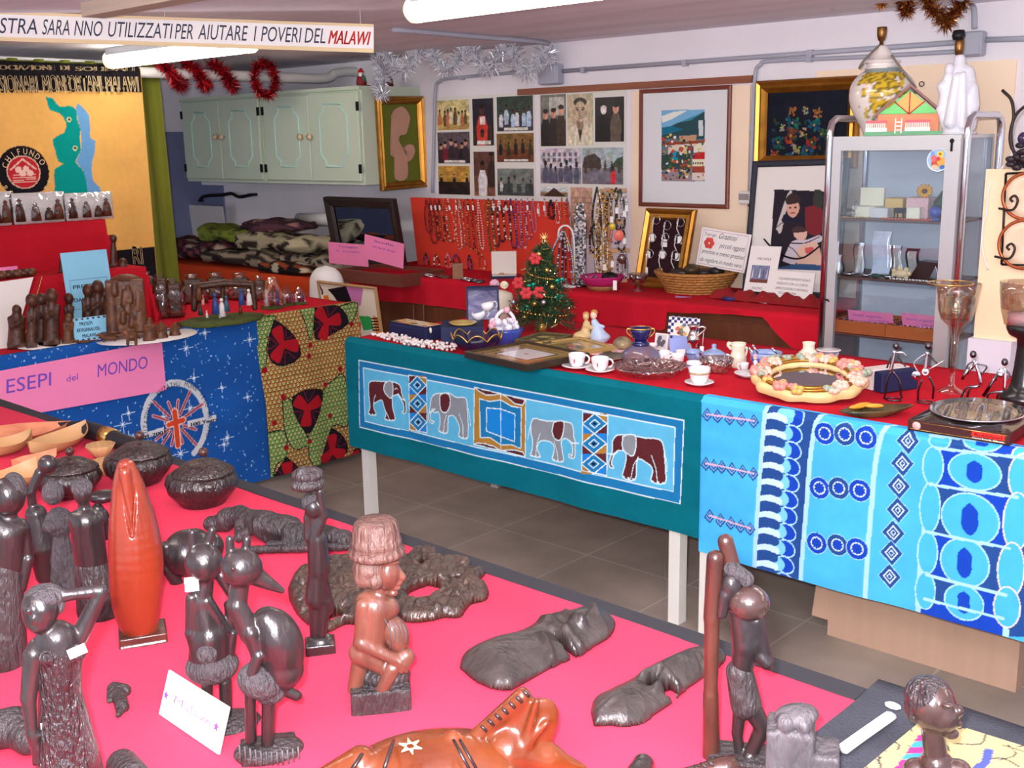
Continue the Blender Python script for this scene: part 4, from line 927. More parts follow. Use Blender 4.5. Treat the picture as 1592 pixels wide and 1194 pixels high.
for(xa,ya_,xb,yb_,lab,words,sl) in ((510,376,572,398,'left pink handwritten sheet standing in the brown tray',['Tovaglie','e scialli'],0),(566,378,628,404,'right pink handwritten sheet overlapping on the brown tray',['Stoffe','varie'],-.12)):
 yy=CY0+.10 if sl==0 else CY0+.07;A,B_=onY(xa,ya_,yy),onY(xb,yb_,yy);w3,h3=B_[0]-A[0],A[2]-B_[2]
 fr=Fr((A[0],yy,B_[2]-.0),(math.cos(sl),0,math.sin(sl)),(0,1,0),(-math.sin(sl),0,math.cos(sl)))
 r2=thing('paper_sign',lab,'sign',fr((0,0,0)),'pink sheets in the tray')
 if sl:fr.o=fr.o+np.array([0,0,.05])
 MB(fr).box(0,w3,0,.002,-.06,h3).build('sheet',m_pink,r2)
 mb=MB();put_text(mb,words[0],fr,w3*.25,w3*.75,h3*.6,h3*.18,.2,off=-.0015);put_text(mb,words[1],fr,w3*.2,w3*.8,h3*.2,h3*.14,.2,off=-.0015);mb.build('handwriting',mat('violet_ink'),r2)
wb=onY(508,440,CY0-.12)
ww_=abs(onY(531,440,CY0-.12)[0]-onY(485,440,CY0-.12)[0]);zt_=onY(508,413,CY0-.12)[2]
def bundle(u,v):
 a_=2*math.pi*u;rr=ww_/2*(1.0+.08*math.sin(a_*5)*(1-v))*(1 if v<.75 else math.sqrt(max(0,1-((v-.75)/.25)**2)))*(1-.18*v)
 z=.5+(zt_-.5)*(v if v<.75 else .75+.25*((v-.75)/.25)**.8)
 return(wb[0]+rr*math.cos(a_),CY0-.12+rr*.7*math.sin(a_),z)
MB().grid(bundle,41,24).build('white_cloth',mat('white_linen',(226,224,222),.9),label='white cloth bundle standing before the orange tablecloth',cat='cloth')
A,B_=onY(522,432,CY0-.08),onY(612,514,CY0-.10)
fr=frame_at((A[0],CY0-.16,.52),0,-.12)
def abstract(c):
 w4,h4=c.u1,c.v1
 for P,cc in (([(.16,.9),(.5,1),(.62,.72),(.5,.5),(.35,.62),(.25,.8)],(26,20,26)),([(.0,.75),(.15,.8),(.2,.55),(.05,.45)],(226,120,40)),([(.5,1),(.8,1),(.72,.7),(.6,.6)],(196,120,176)),([(.3,.45),(.65,.6),(.6,.2),(.4,.1)],(206,130,186)),([(.65,.5),(.85,.52),(.88,.3),(.7,.25)],(50,160,80)),([(.0,.3),(.25,.4),(.45,.1),(.4,0),(0,0)],(30,24,30)),([(.9,.55),(1,.5),(1,.1),(.9,.15)],(226,130,50))):
  c.poly([(x*w4,y*h4)for x,y in P],cc)
 for k in range(5):c.line([(w4*.86,h4*(.28+.05*k)),(w4*.97,h4*(.3+.05*k))],.008,(24,20,24))
 for k in range(6):c.line([(w4*(.3+.05*k),h4*.25),(w4*(.42+.05*k),h4*.55)],.006,(236,220,226))
 c.line([(w4*x,h4*y)for x,y in ((.02,.95),(.06,.85),(.03,.75),(.1,.68))],.012,(20,16,20))
hA=(A[2]-.52)/math.cos(.12)
picture('abstract_painting','colourful abstract painted panel leaning in front of the corner table','picture',fr,B_[0]-A[0],hA,.014,FP,mat('pale_wood',(176,136,92),.5),abstract,(228,216,196))
r=thing('bench','low wooden bench under the abstract panel','bench',(A[0]+.2,CY0-.2,0));xw=B_[0]
MB().box(wb[0]-.25,xw+.0,CY0-.32,CY0-.03,.46,.5).build('seat',m_tray,r)
for x in (wb[0]-.22,xw-.06):
 for y in (CY0-.30,CY0-.09):MB().box(x,x+.04,y,y+.04,0,.46).build('leg',m_tray,r)
 # ================= CREDENZA ALONG THE BACK WALL
CT,CF=.845,3.94
m_oak=mat('dark_walnut',(110,62,40),.4,var=.45,vscale=5,stretch=(3,3,.4),wave=0,bump=.1,bscale=40)
CX0,CX1=-4.84,-1.98
r=thing('sideboard','long dark wood sideboard along the back wall under red cloth','sideboard',((CX0+CX1)/2,4.27,0))
MB().box(CX0,CX1,CF+.02,YB-.02,.08,CT-.03).box(CX0-.0,CX1,CF+.05,YB-.02,0,.08).build('body',m_oak,r)
MB().box(CX0-.01,CX1+.005,CF,YB-.015,CT-.03,CT-.004,bev=.005).build('top_board',m_oak,r)
nd=5
for k in range(nd):
 a=CX0+.03+k*(CX1-CX0-.06)/nd;b=a+(CX1-CX0-.06)/nd-.02
 d=MB().box(a,b,CF+.004,CF+.02,.12,CT-.06,bev=.004).build('door',m_oak,r);ORG[d]=ORG[r]
 MB().box(a+.07,b-.07,CF-.006,CF+.004,.2,CT-.15,bev=.004).build('raised_panel',m_oak,d)
 MB(Fr((b-.035,CF+.004,.5),(1,0,0),(0,0,1),(0,-1,0))).lathe([(0,0),(.006,0),(.006,.01),(.014,.016),(.01,.024),(0,.026)],seg=12).build('knob',mat('brass_porcelain'),d)
hem=[onY(x,y,CF-.01)for x,y in ((574,468),(650,472),(724,482),(880,500),(1033,514),(1036,486),(1100,487),(1180,492),(1190,495),(1205,515),(1236,548),(1276,552))]
HX=np.array([h_[0]for h_ in hem]);HZ=np.array([h_[2]for h_ in hem]);HX[0]=CX0-.02;HX[-1]=CX1+.01
nu,nb,ndp=150,10,12;P=[]
U=np.linspace(0,1,nu);U=np.unique(np.concatenate([U,[(hem[4][0]+.001-HX[0])/(HX[-1]-HX[0]),(hem[5][0]-HX[0])/(HX[-1]-HX[0])]]));nu=len(U)
for j in range(nb+ndp):
 for u in U:
  x=HX[0]+(HX[-1]-HX[0])*u
  if j<nb:P.append((x,YB-.02-(YB-.02-CF+.004)*j/(nb-1),CT+.003+.001*math.sin(x*11)*math.sin(j*.8)**2))
  else:
   zb=np.interp(x,HX,HZ);t=(j-nb+1)/ndp;P.append((x,CF-.012-(.006*math.sin(x*19)+.004*math.sin(x*43))*t,CT+(zb-CT)*t))
F=[[j*nu+i,(j+1)*nu+i,(j+1)*nu+i+1,j*nu+i+1]for j in range(nb+ndp-1)for i in range(nu-1)]
raw('tablecloth',P,F,m_red,None,None,True,label='red cloth with uneven hem over the long dark sideboard',cat='tablecloth')
CTT=CT+.004
def lathe_px(B,cx,prof,m,name,parent=None,seg=24,sx=1,sy=1,flute=None,mb=None,d=0,**kw):
 pr=[(rp*B.s,B.h(y,cx))for y,rp in prof];c=B.p(cx,prof[0][0],d);n=MB().lathe(pr,(c[0],c[1],0),seg,0,sx,sy,0,flute)
 return n.build(name,m,parent,**kw)
def blk(B,x0,y0,x1,y1,dep,name,m,parent=None,bev=0,d=0,**kw):
 """a block seen as the pixel rectangle, its front on plane B, going back dep metres"""
 a,b=B.p(x0,y1,d),B.p(x1,y0,d);w_=(b-a)@B.r;f=Fr(a,B.r,-B.n,B.u)
 return MB(f).box(0,w_,0,dep,0,b[2]-a[2],bev=bev).build(name,m,parent,**kw)
 # ---- necklace board
BY=4.36
q0,q1,qb=onY(661,306,BY),onY(896,306,BY),onY(655,432,BY-.04)
bx0,bx1=q0[0]-.03,q1[0]+.01;hb=(q0[2]-CTT)/math.cos(.1)
frb=frame_at((bx0,BY-.05,CTT),0,-.1)
m_coral=mat('coral_board',(214,62,46),.8,var=.06,spec=.2)
MB(frb).box(0,bx1-bx0,0,.012,0,hb).build('necklace_board',m_coral,label='coral red board hung with bead necklaces on the sideboard',cat='board')
def onB(x,y):
 n=np.array(frb.A[1]);p=onPl(x,y,frb.o,n);d=p-frb.o;return d@frb.A[0],d@frb.A[2]
BEADC={'red':(150,26,34),'dkred':(96,18,28),'gold':(212,170,90),'white':(236,226,222),'black':(28,22,28),'purple':(96,56,140),'lilac':(176,140,196),'green':(74,84,60),'silver':(190,190,200),'brown':(90,50,40),'pink':(226,140,160),'blue':(60,70,150),'coral':(226,90,60)}
BM={k:mat('bead_'+k,v,.25,metal=.8 if k in ('gold','silver')else 0,coat=.4)for k,v in BEADC.items()}
def necklace(x,y0,y1,wpx,cols,r_,label,tagp=True,group='bead necklaces on the coral board',kind='loop'):
 u0,v0=onB(x-wpx/2,y0);u1,_=onB(x+wpx/2,y0);uc,v1=onB(x,y1);mats=[BM[c]for c in cols]
 top=((u0+u1)/2,v0);r0=thing('necklace',label,'necklace',frb((top[0],-.01,v1)),group)
 L=[];
 for s in (-1,1):
  hw=(u1-u0)/2*s;L.append([(top[0]+hw*math.sin(min(1,t*1.6)*math.pi/2)*(1 if t<.75 else math.sqrt(max(0,1-((t-.75)/.25)**2))),v0+(v1-v0)*t)for t in np.linspace(0,1,40)])
 path=L[0]+L[1][::-1][1:];pts=[];acc=0;prev=np.array(path[0])
 for q in path:
  q=np.array(q);acc+=np.hypot(*(q-prev));prev=q
  if acc>=r_*1.9:pts.append(frb((q[0]+random.uniform(-.001,.001),-.004-r_,q[1])));acc=0
 mi=[i for i in range(len(cols))]
 MB().beads(pts,r_,mi if len(mi)>1 else 0).build('beads',mats,r0)
 MB().tube([frb((u,-.004-r_,v))for u,v in path[::4]],.0012,4).build('thread',BM['brown'],r0)
 pn=MB(Fr(frb((top[0],-.002,v0)),frb.A[0],frb.A[2],-np.array(frb.A[1])));pn.lathe([(0,0),(.004,.001),(.005,.006),(0,.009)],seg=8).build('pin',BM['gold'],r0)
 if tagp:
  tx,tz=top[0]+(u1-u0)*.3,v0-.03
  MB(frb).box(tx-.006,tx+.006,-.012-2*r_,-.011-2*r_,tz-.026,tz).build('price_tag',mat('tag_white',(240,238,236),.6),r0)
Zn=zm(650,290,6.123)
NK=[(85,120,440,60,['red','dkred'],.005,0,'short dark red'),(125,120,535,70,['dkred','red','brown'],.006,1,'full dark red'),(165,120,500,60,['red','gold','brown'],.005,1,'red and gold'),(205,120,510,70,['dkred','coral','black'],.006,1,'dark mixed red'),(250,120,525,60,['coral','gold'],.005,0,'coral and gold'),(295,120,520,70,['white','coral','brown'],.005,1,'white speckled coral'),(365,120,600,46,['gold','white'],.0035,1,'fine long gold and white'),(400,120,560,40,['white','silver'],.0035,0,'thin pale chain'),(440,125,580,40,['coral','gold','dkred'],.004,0,'coral and gold drop'),(480,120,600,46,['gold','red','black'],.005,1,'long gold, red and black'),(530,120,640,40,['black','red','gold'],.005,1,'longest black and red'),(580,130,590,36,['white'],.0045,0,'pearly white'),(635,125,430,30,['gold'],.003,0,'fine gold chain'),(680,120,640,54,['green','gold','green'],.007,0,'heavy olive green'),(725,120,570,50,['green','white','black'],.006,1,'olive and white'),(780,120,520,60,['dkred','black','white'],.006,1,'black and wine red'),(840,120,500,60,['black','white','gold'],.0065,1,'black and cream chunky'),(890,120,590,54,['purple','black'],.006,1,'purple and black'),(940,120,580,44,['purple','lilac'],.0045,0,'purple and lilac'),(990,120,580,40,['blue','lilac','white'],.004,0,'blue and lilac'),(1045,115,500,44,['purple','white'],.004,1,'violet and white'),(1098,120,430,36,['lilac','pink'],.0035,0,'pale lilac'),(1150,150,280,16,['white'],.0025,1,'short white pendant'),(1210,120,280,14,['white'],.0025,1,'single white pendant'),(1275,130,300,50,['black','dkred'],.009,0,'chunky black and wine red'),(1325,130,350,36,['pink','white'],.0035,0,'pink and white'),(1375,110,350,36,['coral','gold'],.004,0,'coral tipped'),(1425,110,290,40,['gold','silver','red'],.004,0,'gold and silver rightmost')]
for i,(x,a,b,wd,cl,rr,tg,nm) in enumerate(NK):
 p0=Zn(x,a);necklace(p0[0],p0[1],Zn(x,b)[1],wd/6.123,cl,rr,nm+' bead necklace on the coral board',tg)
for(x,a,b,wd,cl,rr,nm) in ((80,630,770,46,['black','purple'],.006,'purple and black earrings'),(180,645,770,50,['white','dkred','black'],.006,'white and wine red earrings'),(290,635,770,50,['dkred','pink'],.006,'wine red earrings'),(370,640,730,60,['purple','dkred'],.006,'purple and red earrings'),(495,650,790,36,['purple','black','blue'],.006,'violet drop earrings'),(610,640,780,60,['red','white','gold'],.004,'red and white short loop')):
 p0=Zn(x,a);necklace(p0[0],p0[1],Zn(x,b)[1],wd/6.123,cl,rr,nm+' pinned low on the coral board',False,'earrings low on the coral board')
m_paper=mat('white_paper',(238,236,232),.7);m_navy=mat('navy_card',(22,30,74),.7,var=.1);m_glass=thin('clear_glass',base=.12,edge=.8)
m_silver=mat('silver_metal',(206,206,214),.18,metal=1,var=.2,vscale=30);m_steel=mat('steel_dark',(120,118,124),.25,metal=1)
B=Bill(711,434,CTT);MB(Fr(B.p(704,434),B.r,-B.n,B.u)).box(0,16*B.s,0,.02,0,24*B.s).build('card_box',mat('brown_card',(150,110,80),.7,var=.2,vscale=40),label='small brown woven box before the coral board',cat='box')
B=Bill(788,432,CTT)
r=thing('jewel_case','open pale jewel case with a gold ring before the coral board','jewel case',B.p(788,433))
f=Fr(B.p(763,433),B.r,-B.n,B.u);w_=42*B.s
MB(f).box(0,w_,-.03,.07,0,.014).build('base',m_navy,r)
MB(Fr(f((.005,.06,.014)),f.A[0],f.A[1]*.99+f.A[2]*.1,f.A[2]*.99-f.A[1]*.0)).box(0,w_-.01,0,.012,0,36*B.s).build('lid',mat('ivory_satin',(222,214,204),.5),r)
MB(f).box(.008,w_-.008,-.022,.06,.014,.018).build('lining',mat('ivory_satin'),r)
MB().tube([f((w_*.4+.012*math.cos(t),.02+.01*math.sin(t),.022))for t in np.linspace(0,6.28,14)[:-1]],.003,6,closed=True).build('ring',BM['gold'],r)
for(x,y,nm,mm) in ((668,428,'tangle of silver rings at the left of the coral board',m_silver),(727,434,'silver bracelet lying beside the brown woven box',m_silver),(742,437,'pewter bangle lying left of the open jewel case',m_steel),(690,430,'flat brown bead bracelet before the coral board',BM['brown'])):
 c=onZ(x,y,CTT+.006);MB().tube([(c[0]+.04*math.cos(t),c[1]+.03*math.sin(t),c[2]+.003*math.sin(3*t))for t in np.linspace(0,6.28,22)[:-1]],.006,6,closed=True).build('bracelet',mm,label=nm,cat='bracelet',group='bracelets before the coral board')
B=Bill(882,446,CTT)
r=thing('scarf_stand','white hoop stand draped with red and gold bead strings behind the tree','stand',B.b)
MB().tube(sm_path([B.p(891,446),B.p(893,400),B.p(891,365),B.p(885,353),B.p(876,351),B.p(869,358),B.p(868,372)]),.005,8).build('hoop',m_white,r)
MB().lathe([(0,0),(.05,0),(.05,.008),(0,.01)],B.b,16).build('foot',m_white,r)
for k,(x0,x1,c) in enumerate(((876,874,'black'),(880,888,'red'),(884,892,'gold'),(868,850,'silver'),(878,880,'dkred'),(872,866,'brown'))):
 P=sm_path([B.p(876,356,8),B.p((x0+x1)/2,390,10+k),B.p(x1,420+4*k,8),B.p(x1+2,438,6)],14);MB().beads(P[::1],.007,[0,1]).build('bead_string',[BM[c],BM['silver']],r)
B=Bill(900,445,CTT)
r=thing('bead_bundle','hanging bundle of silver bead strings beside the wooden jewellery stand','necklaces',B.b)
MB().tube([B.p(900,445),B.p(900,318)],.006,8).build('post',m_steel,r);MB().lathe([(0,0),(.05,0),(.045,.012),(0,.014)],B.b,16).build('foot',m_steel,r)
for k in range(8):
 x=894+2.2*k;P=[B.p(900+(x-900)*(.7 if t<.1 else 1),318+(114+6*(k%3))*t,5+3*math.sin(k*2))for t in np.linspace(0,1,46)]
 MB().beads(P,.0062,[0,1,2]).build('bead_string',[BM['silver'],BM['white'],m_steel],r)
m_pine=mat('pine',(190,140,98),.5,var=.2,stretch=(4,4,.6))
B=Bill(946,438,CTT)
r=thing('jewellery_stand','wooden stand with three cross bars hung with gold necklaces','stand',B.b)
blk(B,939,292,950,434,.02,'post',m_pine,r);blk(B,915,433,975,440,.09,'base',m_pine,r,d=8)
for(x0,y0,x1,y1) in ((932,293,975,301),(917,341,973,350),(915,386,979,394)):blk(B,x0,y0,x1,y1,.014,'cross_bar',m_pine,r,d=4)
NS=[(928,292,386,14,['black','green'],'dark green long'),(932,298,425,12,['gold','white'],'gold and white long'),(937,300,420,12,['gold','brown'],'gold long'),(944,298,375,14,['gold','silver'],'gold and silver'),(951,295,350,16,['black','gold'],'black and gold'),(958,293,345,16,['black','silver'],'black and silver'),(964,295,360,14,['black','green'],'black and green'),(970,298,340,8,['silver','white'],'silver'),(931,346,420,12,['gold','silver'],'gold and silver lower'),(939,348,428,10,['gold','white'],'gold chain lower'),(957,347,378,16,['blue','coral'],'blue and coral lower'),(966,350,390,10,['silver','black'],'silver and black lower'),(922,346,392,10,['black','silver'],'black lower'),(933,392,430,14,['gold','silver'],'gold bottom'),(948,392,420,8,['gold'],'thin gold bottom'),(966,392,424,12,['silver','brown'],'brown pendant bottom'),(971,392,432,8,['silver'],'thin silver bottom')]
for x,y0,y1,wd,cl,nm in NS:
 r2=thing('necklace',nm+' necklace hanging on the wooden jewellery stand','necklace',B.p(x,y1,8),'necklaces on the jewellery stand')
 P=[]
 for s in (-1,1):
  L=[B.p(x+s*wd/2*math.sin(min(1,t*2)*1.57)*(1 if t<.8 else math.sqrt(max(0,1-((t-.8)/.2)**2))),y0+(y1-y0)*t,8)for t in np.linspace(0,1,int((y1-y0)/2.2))];P+=L if s<0 else L[::-1]
 MB().beads(P,.0062,list(range(len(cl)))).build('beads',[BM[c]for c in cl],r2)
 if random.random()<.5:q=B.p(x+wd/2,y0+(y1-y0)*.5,12);MB(Fr(q,B.r,-B.n,B.u)).box(-.008,.008,0,.001,-.03,0).build('price_tag',mat('tag_white'),r2)
for(x,y,rr,c,nm) in ((952,352,5,mat('amber',(214,190,50),.2),'yellow round pendant'),(962,366,8,mat('coral_pendant',(232,110,90),.4),'coral red round pendant'),(967,403,7,BM['brown'],'brown oval pendant')):
 c_=B.p(x,y,14);MB(Fr(c_,B.r,B.u,B.n)).ell((0,0,0),(rr*B.s,rr*B.s*1.1,.006),14).build('pendant',c,label=nm+' hanging on the wooden jewellery stand',cat='pendant')
B=Bill(937,450,CTT)
r=thing('fabric_basket','pink fabric basket holding trinkets in front of the jewellery stand','basket',B.b)
lathe_px(B,936,[(451,18),(446,23),(442,24)],mat('wicker',(176,128,76),.7,var=.4,vscale=60),'base',r,seg=26);
m_pinkf=mat('magenta_fabric',(190,30,110),.85,var=.15)
lathe_px(B,936,[(443,24.5),(437,29),(431,33),(428,34),(431,31),(440,23)],m_pinkf,'fabric_lining',r,seg=26,flute=(.05,12))
c=B.p(948,432);MB().ell(c+np.array([0,0,.0]),(.045,.03,.03),14).build('hair_clip',m_hinge,label='black hair clip heaped in the pink fabric basket',cat='hair clip')
c=B.p(918,433);MB().tube([c+np.array([.03*math.cos(t),.02*math.sin(t),.006*math.sin(2*t)+.005])for t in np.linspace(0,6.28,16)[:-1]],.006,6,closed=True).build('bracelet',m_silver,label='silver bracelet lying in the pink fabric basket',cat='bracelet')
q=B.p(956,436,36);MB(Fr(q,B.r,-B.n,B.u)).box(-.009,.009,0,.001,-.045,0).build('price_tag',mat('tag_white'),label='white price tag hanging from the pink fabric basket',cat='tag')
B=Bill(992,452,CTT)
r=thing('glass_bowl','footed glass bowl of dark stones left of the wicker basket','bowl',B.b)
lathe_px(B,992,[(453,11),(451,10),(448,3),(444,4),(440,12),(425,16),(425,15),(439,10.5)],m_glass,'bowl',r)
for k in range(14):a_=k*2.4;q=B.p(992+9*math.cos(a_),431-3*math.sin(a_*1.3),8*math.sin(a_));MB().ell(q,(.016,.014,.012),8).build('polished_stone',BM['brown']if k%2 else BM['black'],label='dark polished stone heaped in the footed glass bowl',cat='stone',group='stones in the glass bowl')
B2=Bill(1010,446,CTT);MB(Fr(B2.p(1002,449),B2.r,-B2.n,B2.u)).ell((.06,0,.015),(.07,.04,.02),14).build('lace_mat',mat('white_linen',(226,224,222),.9),label='crumpled white lace behind the footed glass bowl',cat='lace')
B=Bill(1083,452,CTT)
r=thing('wicker_basket','large flared wicker basket on the sideboard','basket',B.b)
m_wick=mat('wicker_gold',(196,138,70),.6,var=.45,vscale=90,bump=.6,bscale=120)
pr=[(458,40),(454,44),(440,52),(424,62),(421,64),(419,63)]
lathe_px(B,1083,pr+[(424,60),(440,49),(455,40)],m_wick,'wall',r,seg=48,flute=(.015,24))
for j in range(9):
 t=j/8;y=456-t*34;rr=np.interp(y,[421,424,440,454,458],[64,62,52,44,40]);c=B.p(1083,y)
 MB().tube([(c[0]+(rr*B.s+.003*math.cos(24*a_+math.pi*j))*math.cos(a_),c[1]+(rr*B.s+.003*math.cos(24*a_+math.pi*j))*math.sin(a_),B.h(y,1083))for a_ in np.linspace(0,2*math.pi,97)[:-1]],.006,5,closed=True).build('woven_strand',m_wick,r)
for k,(x,y,w_,h_,cc) in enumerate(((1062,420,20,8,(52,38,34)),(1075,416,13,9,(70,54,34)),(1095,420,18,6,(46,30,32)),(1114,418,12,9,(40,32,34)),(1050,423,12,6,(60,48,44)))):
 c=B.p(x,y+3,-6+8*(k%2));MB(Fr(c,B.r,-B.n,B.u)).ell((0,0,0),(w_*B.s,.05,h_*B.s),12).build('leather_pouch',mat('pouch%d'%k,cc,.4,var=.3),label=['dark leather pouch lying leftmost but one','olive domed pouch at the middle','wine-black flat pouch right of the middle','black domed pouch at the right','grey leather pouch at the far left'][k]+' in the wicker basket',cat='pouch',group='pouches in the wicker basket')
KY=4.34
t0,t1=onY(1009,323,KY-.03),onY(1083,324,KY-.03)
hk=(t0[2]-CTT)/math.cos(.12);wk=(t1-t0)[0]+.01
hk=t0[2]-CTT;frk=Fr((t0[0]-.10*hk,KY-.08,CTT),(1,0,0),(0,1,0),(.10,.12,1))
KP=[(0,0),(0,.02),(.2,.028),(.5,.018),(.8,.02),(1,.01)]
picture('shadow_box','gilt frame with dark velvet ground for key rings on the sideboard','display frame',frk,wk,t0[2]-CTT,.05,KP,m_gold,lambda c:c.mottle(.1),(44,18,26))
Zk=zm(800,280,3.98)
for i,(x,y) in enumerate(((880,245),(948,280),(1030,260),(855,355),(935,355),(1015,365),(840,455),(918,460),(995,465))):
 row,colm=i//3,i%3;n=np.array([0,1.,0]);p=onPl(*Zk(x,y),frk((0,-.012,0)),np.array([0,.993,-.119]));
 r2=thing('key_ring','key ring with white tag in the %s row, %s, of the gilt velvet frame'%(('top','middle','bottom')[row],('left','centre','right')[colm]),'key ring',p-np.array([0,.004,.07]),'key rings in the gilt frame')
 MB().tube([p+np.array([.021*math.cos(a_),-.004,.021*math.sin(a_)])for a_ in np.linspace(0,6.28,18)[:-1]],.0028,6,closed=True).build('ring',m_silver,r2)
 e=p+np.array([-.02+.01*(i%3),-.006,-.065]);MB().tube([p+np.array([-.012,-.004,.015]),p+np.array([-.02,-.005,-.03]),e],.0025,5).build('string',m_white,r2)
 MB(Fr(e,(1,0,0),(0,1,0),(0,0,1))).box(-.012,.012,-.003,-.001,-.035,0).build('price_tag',mat('tag_white'),r2)
def notice(px,label,texts,cv_fn=None,Yv=4.3,name='paper_notice',col='white_paper',th=.004,ink='ink_grey'):
 """quad given by four pixels: top-left, top-right, bottom-right, bottom-left on the upright plane Y"""
 q=[onY(x,y,Yv)for x,y in px];o=q[3];xa=q[2]-q[3];za=q[0]-q[3];w_,h_=np.linalg.norm(xa),np.linalg.norm(za);xa=xa/w_;za=za/h_;ya=np.cross(za,xa)
 f=Fr(o,xa,ya,za);r=thing(name,label,'sign',o);MB(f).box(0,w_,0,th,0,h_).build('sheet',mat(col),r);
 if cv_fn:
  x0,x1,z0,z1,fn,bg=cv_fn;cv=Canvas(x0*w_,x1*w_,z0*h_,z1*h_,w_*(x1-x0)/90,bg);fn(cv);cv.mesh('printed_picture',lambda X,Z:f(np.stack([X,np.full(len(X),-.001),Z],1)),mat('print',attr=True),r)
 if texts:
  mb=MB()
  for t,x0,x1,z,h,sh in texts:put_text(mb,t,f,x0*w_,x1*w_,z*h_,h*h_,sh)
  mb.build('lettering',mat(ink),r)
 return r,f,w_,h_
mat('ink_grey',(96,92,104),.8)
r,f,w_,h_=notice([(1092,353),(1172,368),(1157,425),(1082,411)],'white greeting card notice with a red flower behind the wicker basket',[('Trovi qui',.06,.3,.8,.1,.3),('Graziosi',.36,.72,.78,.15,.4),('piccoli oggetti',.42,.92,.55,.13,.3),('preziosi e meno preziosi',.08,.94,.34,.12,.2),('da regalare in modo vero',.06,.92,.12,.12,.3)])
MB(f).tube([(w_*a_,-.001,h_*b_)for a_,b_ in ((.04,.05),(.96,.05),(.96,.95),(.04,.95))],.0015,4,closed=True).build('border',mat('rose_line',(206,150,176),.7),r)
for k in range(6):a_=k*1.047;MB(f).ell((w_*.2+.016*math.cos(a_),-.002,h_*.62+.016*math.sin(a_)),(.012,.002,.012),8).build('flower_petal',mat('petal_red',(214,70,60),.6),r)
PY_=4.30
pq=[onY(1172,251,PY_+.09),onY(1322,262,PY_+.09),onY(1155,462,PY_)]
o=np.array([pq[2][0],PY_,CTT]);za=pq[0]-o;h_=np.linalg.norm(za);za/=h_;xa=np.array([1.,0,0]);xa=xa-za*(xa@za);xa/=np.linalg.norm(xa)
frp=Fr(o,xa,np.cross(za,xa),za);wp=pq[1][0]-pq[0][0]
def inP(x,y):p=onPl(x,y,frp.o,frp.A[1]);d=p-frp.o;return d@frp.A[0],d@frp.A[2]
def sailor(c):
 z5=zm(1192,280,3.98);P=lambda L:[inP(*z5(*p))for p in L]
 c.poly(P([(50,58),(360,70),(345,560),(20,540)]),(40,34,44))
 for L,cc in (([(60,300),(130,90),(160,80),(120,200),(90,330)],(196,190,186)),([(240,170),(340,160),(340,330),(250,320)],(120,40,48)),([(300,60),(345,70),(345,170),(290,150)],(56,60,56)),([(110,210),(200,230),(230,260),(100,260)],(34,30,50)),([(130,140),(190,130),(205,180),(175,230),(140,220),(125,180)],(210,160,140)),([(115,120),(160,80),(210,110),(200,140),(130,150)],(60,44,44)),([(165,310),(245,305),(245,360),(210,375),(175,350)],(216,176,160)),([(160,300),(200,285),(250,305),(240,320),(165,325)],(70,50,50)),([(100,500),(160,380),(250,370),(330,340),(340,380),(240,420),(180,520)],(200,190,200)),([(190,420),(300,380),(340,460),(330,540),(200,540)],(220,180,160)),([(80,540),(200,520),(345,530),(345,560),(20,545)],(50,80,120)),([(240,420),(290,415),(285,450),(245,455)],(206,90,90))):c.poly(sm_path(P(L)+P(L)[:1],3),cc)
 for L in ([(120,400),(170,430),(220,480),(300,430)],[(150,390),(240,390),(330,350)],[(45,310),(110,260),(200,270)]):c.line(sm_path(P(L),4),.004,(50,36,44))
 for x,y in ((148,172),(180,170)):c.ell(*inP(*z5(x,y)),.006,.004,(40,30,30))
 c.line(P([(152,205),(178,203)]),.004,(150,60,60))
r=picture('framed_poster','black framed painting of two figures leaning behind the vitrine','picture',frp,wp,h_,.028,FP,mat('black_frame',(38,40,52),.4),sailor,(228,224,218))
notice([(1168,382),(1211,386),(1202,455),(1156,452)],'white sheet with a small picture and a painter name before the poster',[('MICHELE',.3,.75,.7,.055,0),('FAZIO',.28,.62,.05,.055,0)],(.15,.75,.2,.58,lambda c:[c.mottle(.3,8)]+[c.poly([(c.u0+(c.u1-c.u0)*(x),c.v0+(c.v1-c.v0)*(.25)),(c.u0+(c.u1-c.u0)*(x+.1),c.v0+(c.v1-c.v0)*(.3)),(c.u0+(c.u1-c.u0)*(x+.06),c.v0+(c.v1-c.v0)*.9)],cc)for x,cc in ((.05,(220,220,226)),(.25,(120,140,160)),(.45,(230,226,220)),(.65,(80,100,140)),(.85,(200,190,180)))]+[c.rect(c.u0,c.u1,c.v0,c.v0+(c.v1-c.v0)*.2,(120,70,60))],(120,130,160)),Yv=4.22)
notice([(1206,420),(1272,422),(1261,468),(1200,462)],'white handwritten sheet leaning at the foot of the portrait poster',[('I QUADRI ESPOSTI SONO',.1,.9,.68,.09,.2),('ESEGUITI CON LA CARTA',.08,.86,.5,.09,.2),('(RIPRODUZIONI E ORIGINALI)',.06,.88,.32,.09,.2),('SCUOLA MIA',.15,.6,.16,.09,.2)],Yv=4.21)
A=onZ(1165,462,CTT)
def runner(u,v):
 x=A[0]-.12+u*.52;y=A[1]-.14+v*.16-.1*u*0;return(x,y,CTT+.004+.028*math.sin(math.pi*v)*(1+.35*math.sin(u*31)+.25*math.sin(u*57+v*6)))
MB().grid(runner,60,14).build('red_runner',mat('dark_red_lace',(150,14,24),.9,bump=.6,bscale=150),label='crumpled dark red runner lying before the painter sheet',cat='cloth')
B=Bill(1133,466,CTT);lathe_px(B,1136,[(467,12),(463,13),(461,12.5),(461,8),(464,8)],mat('blue_glazed',(40,46,110),.3),'ring_dish',label='small dark blue ring dish right of the wicker basket',cat='dish')
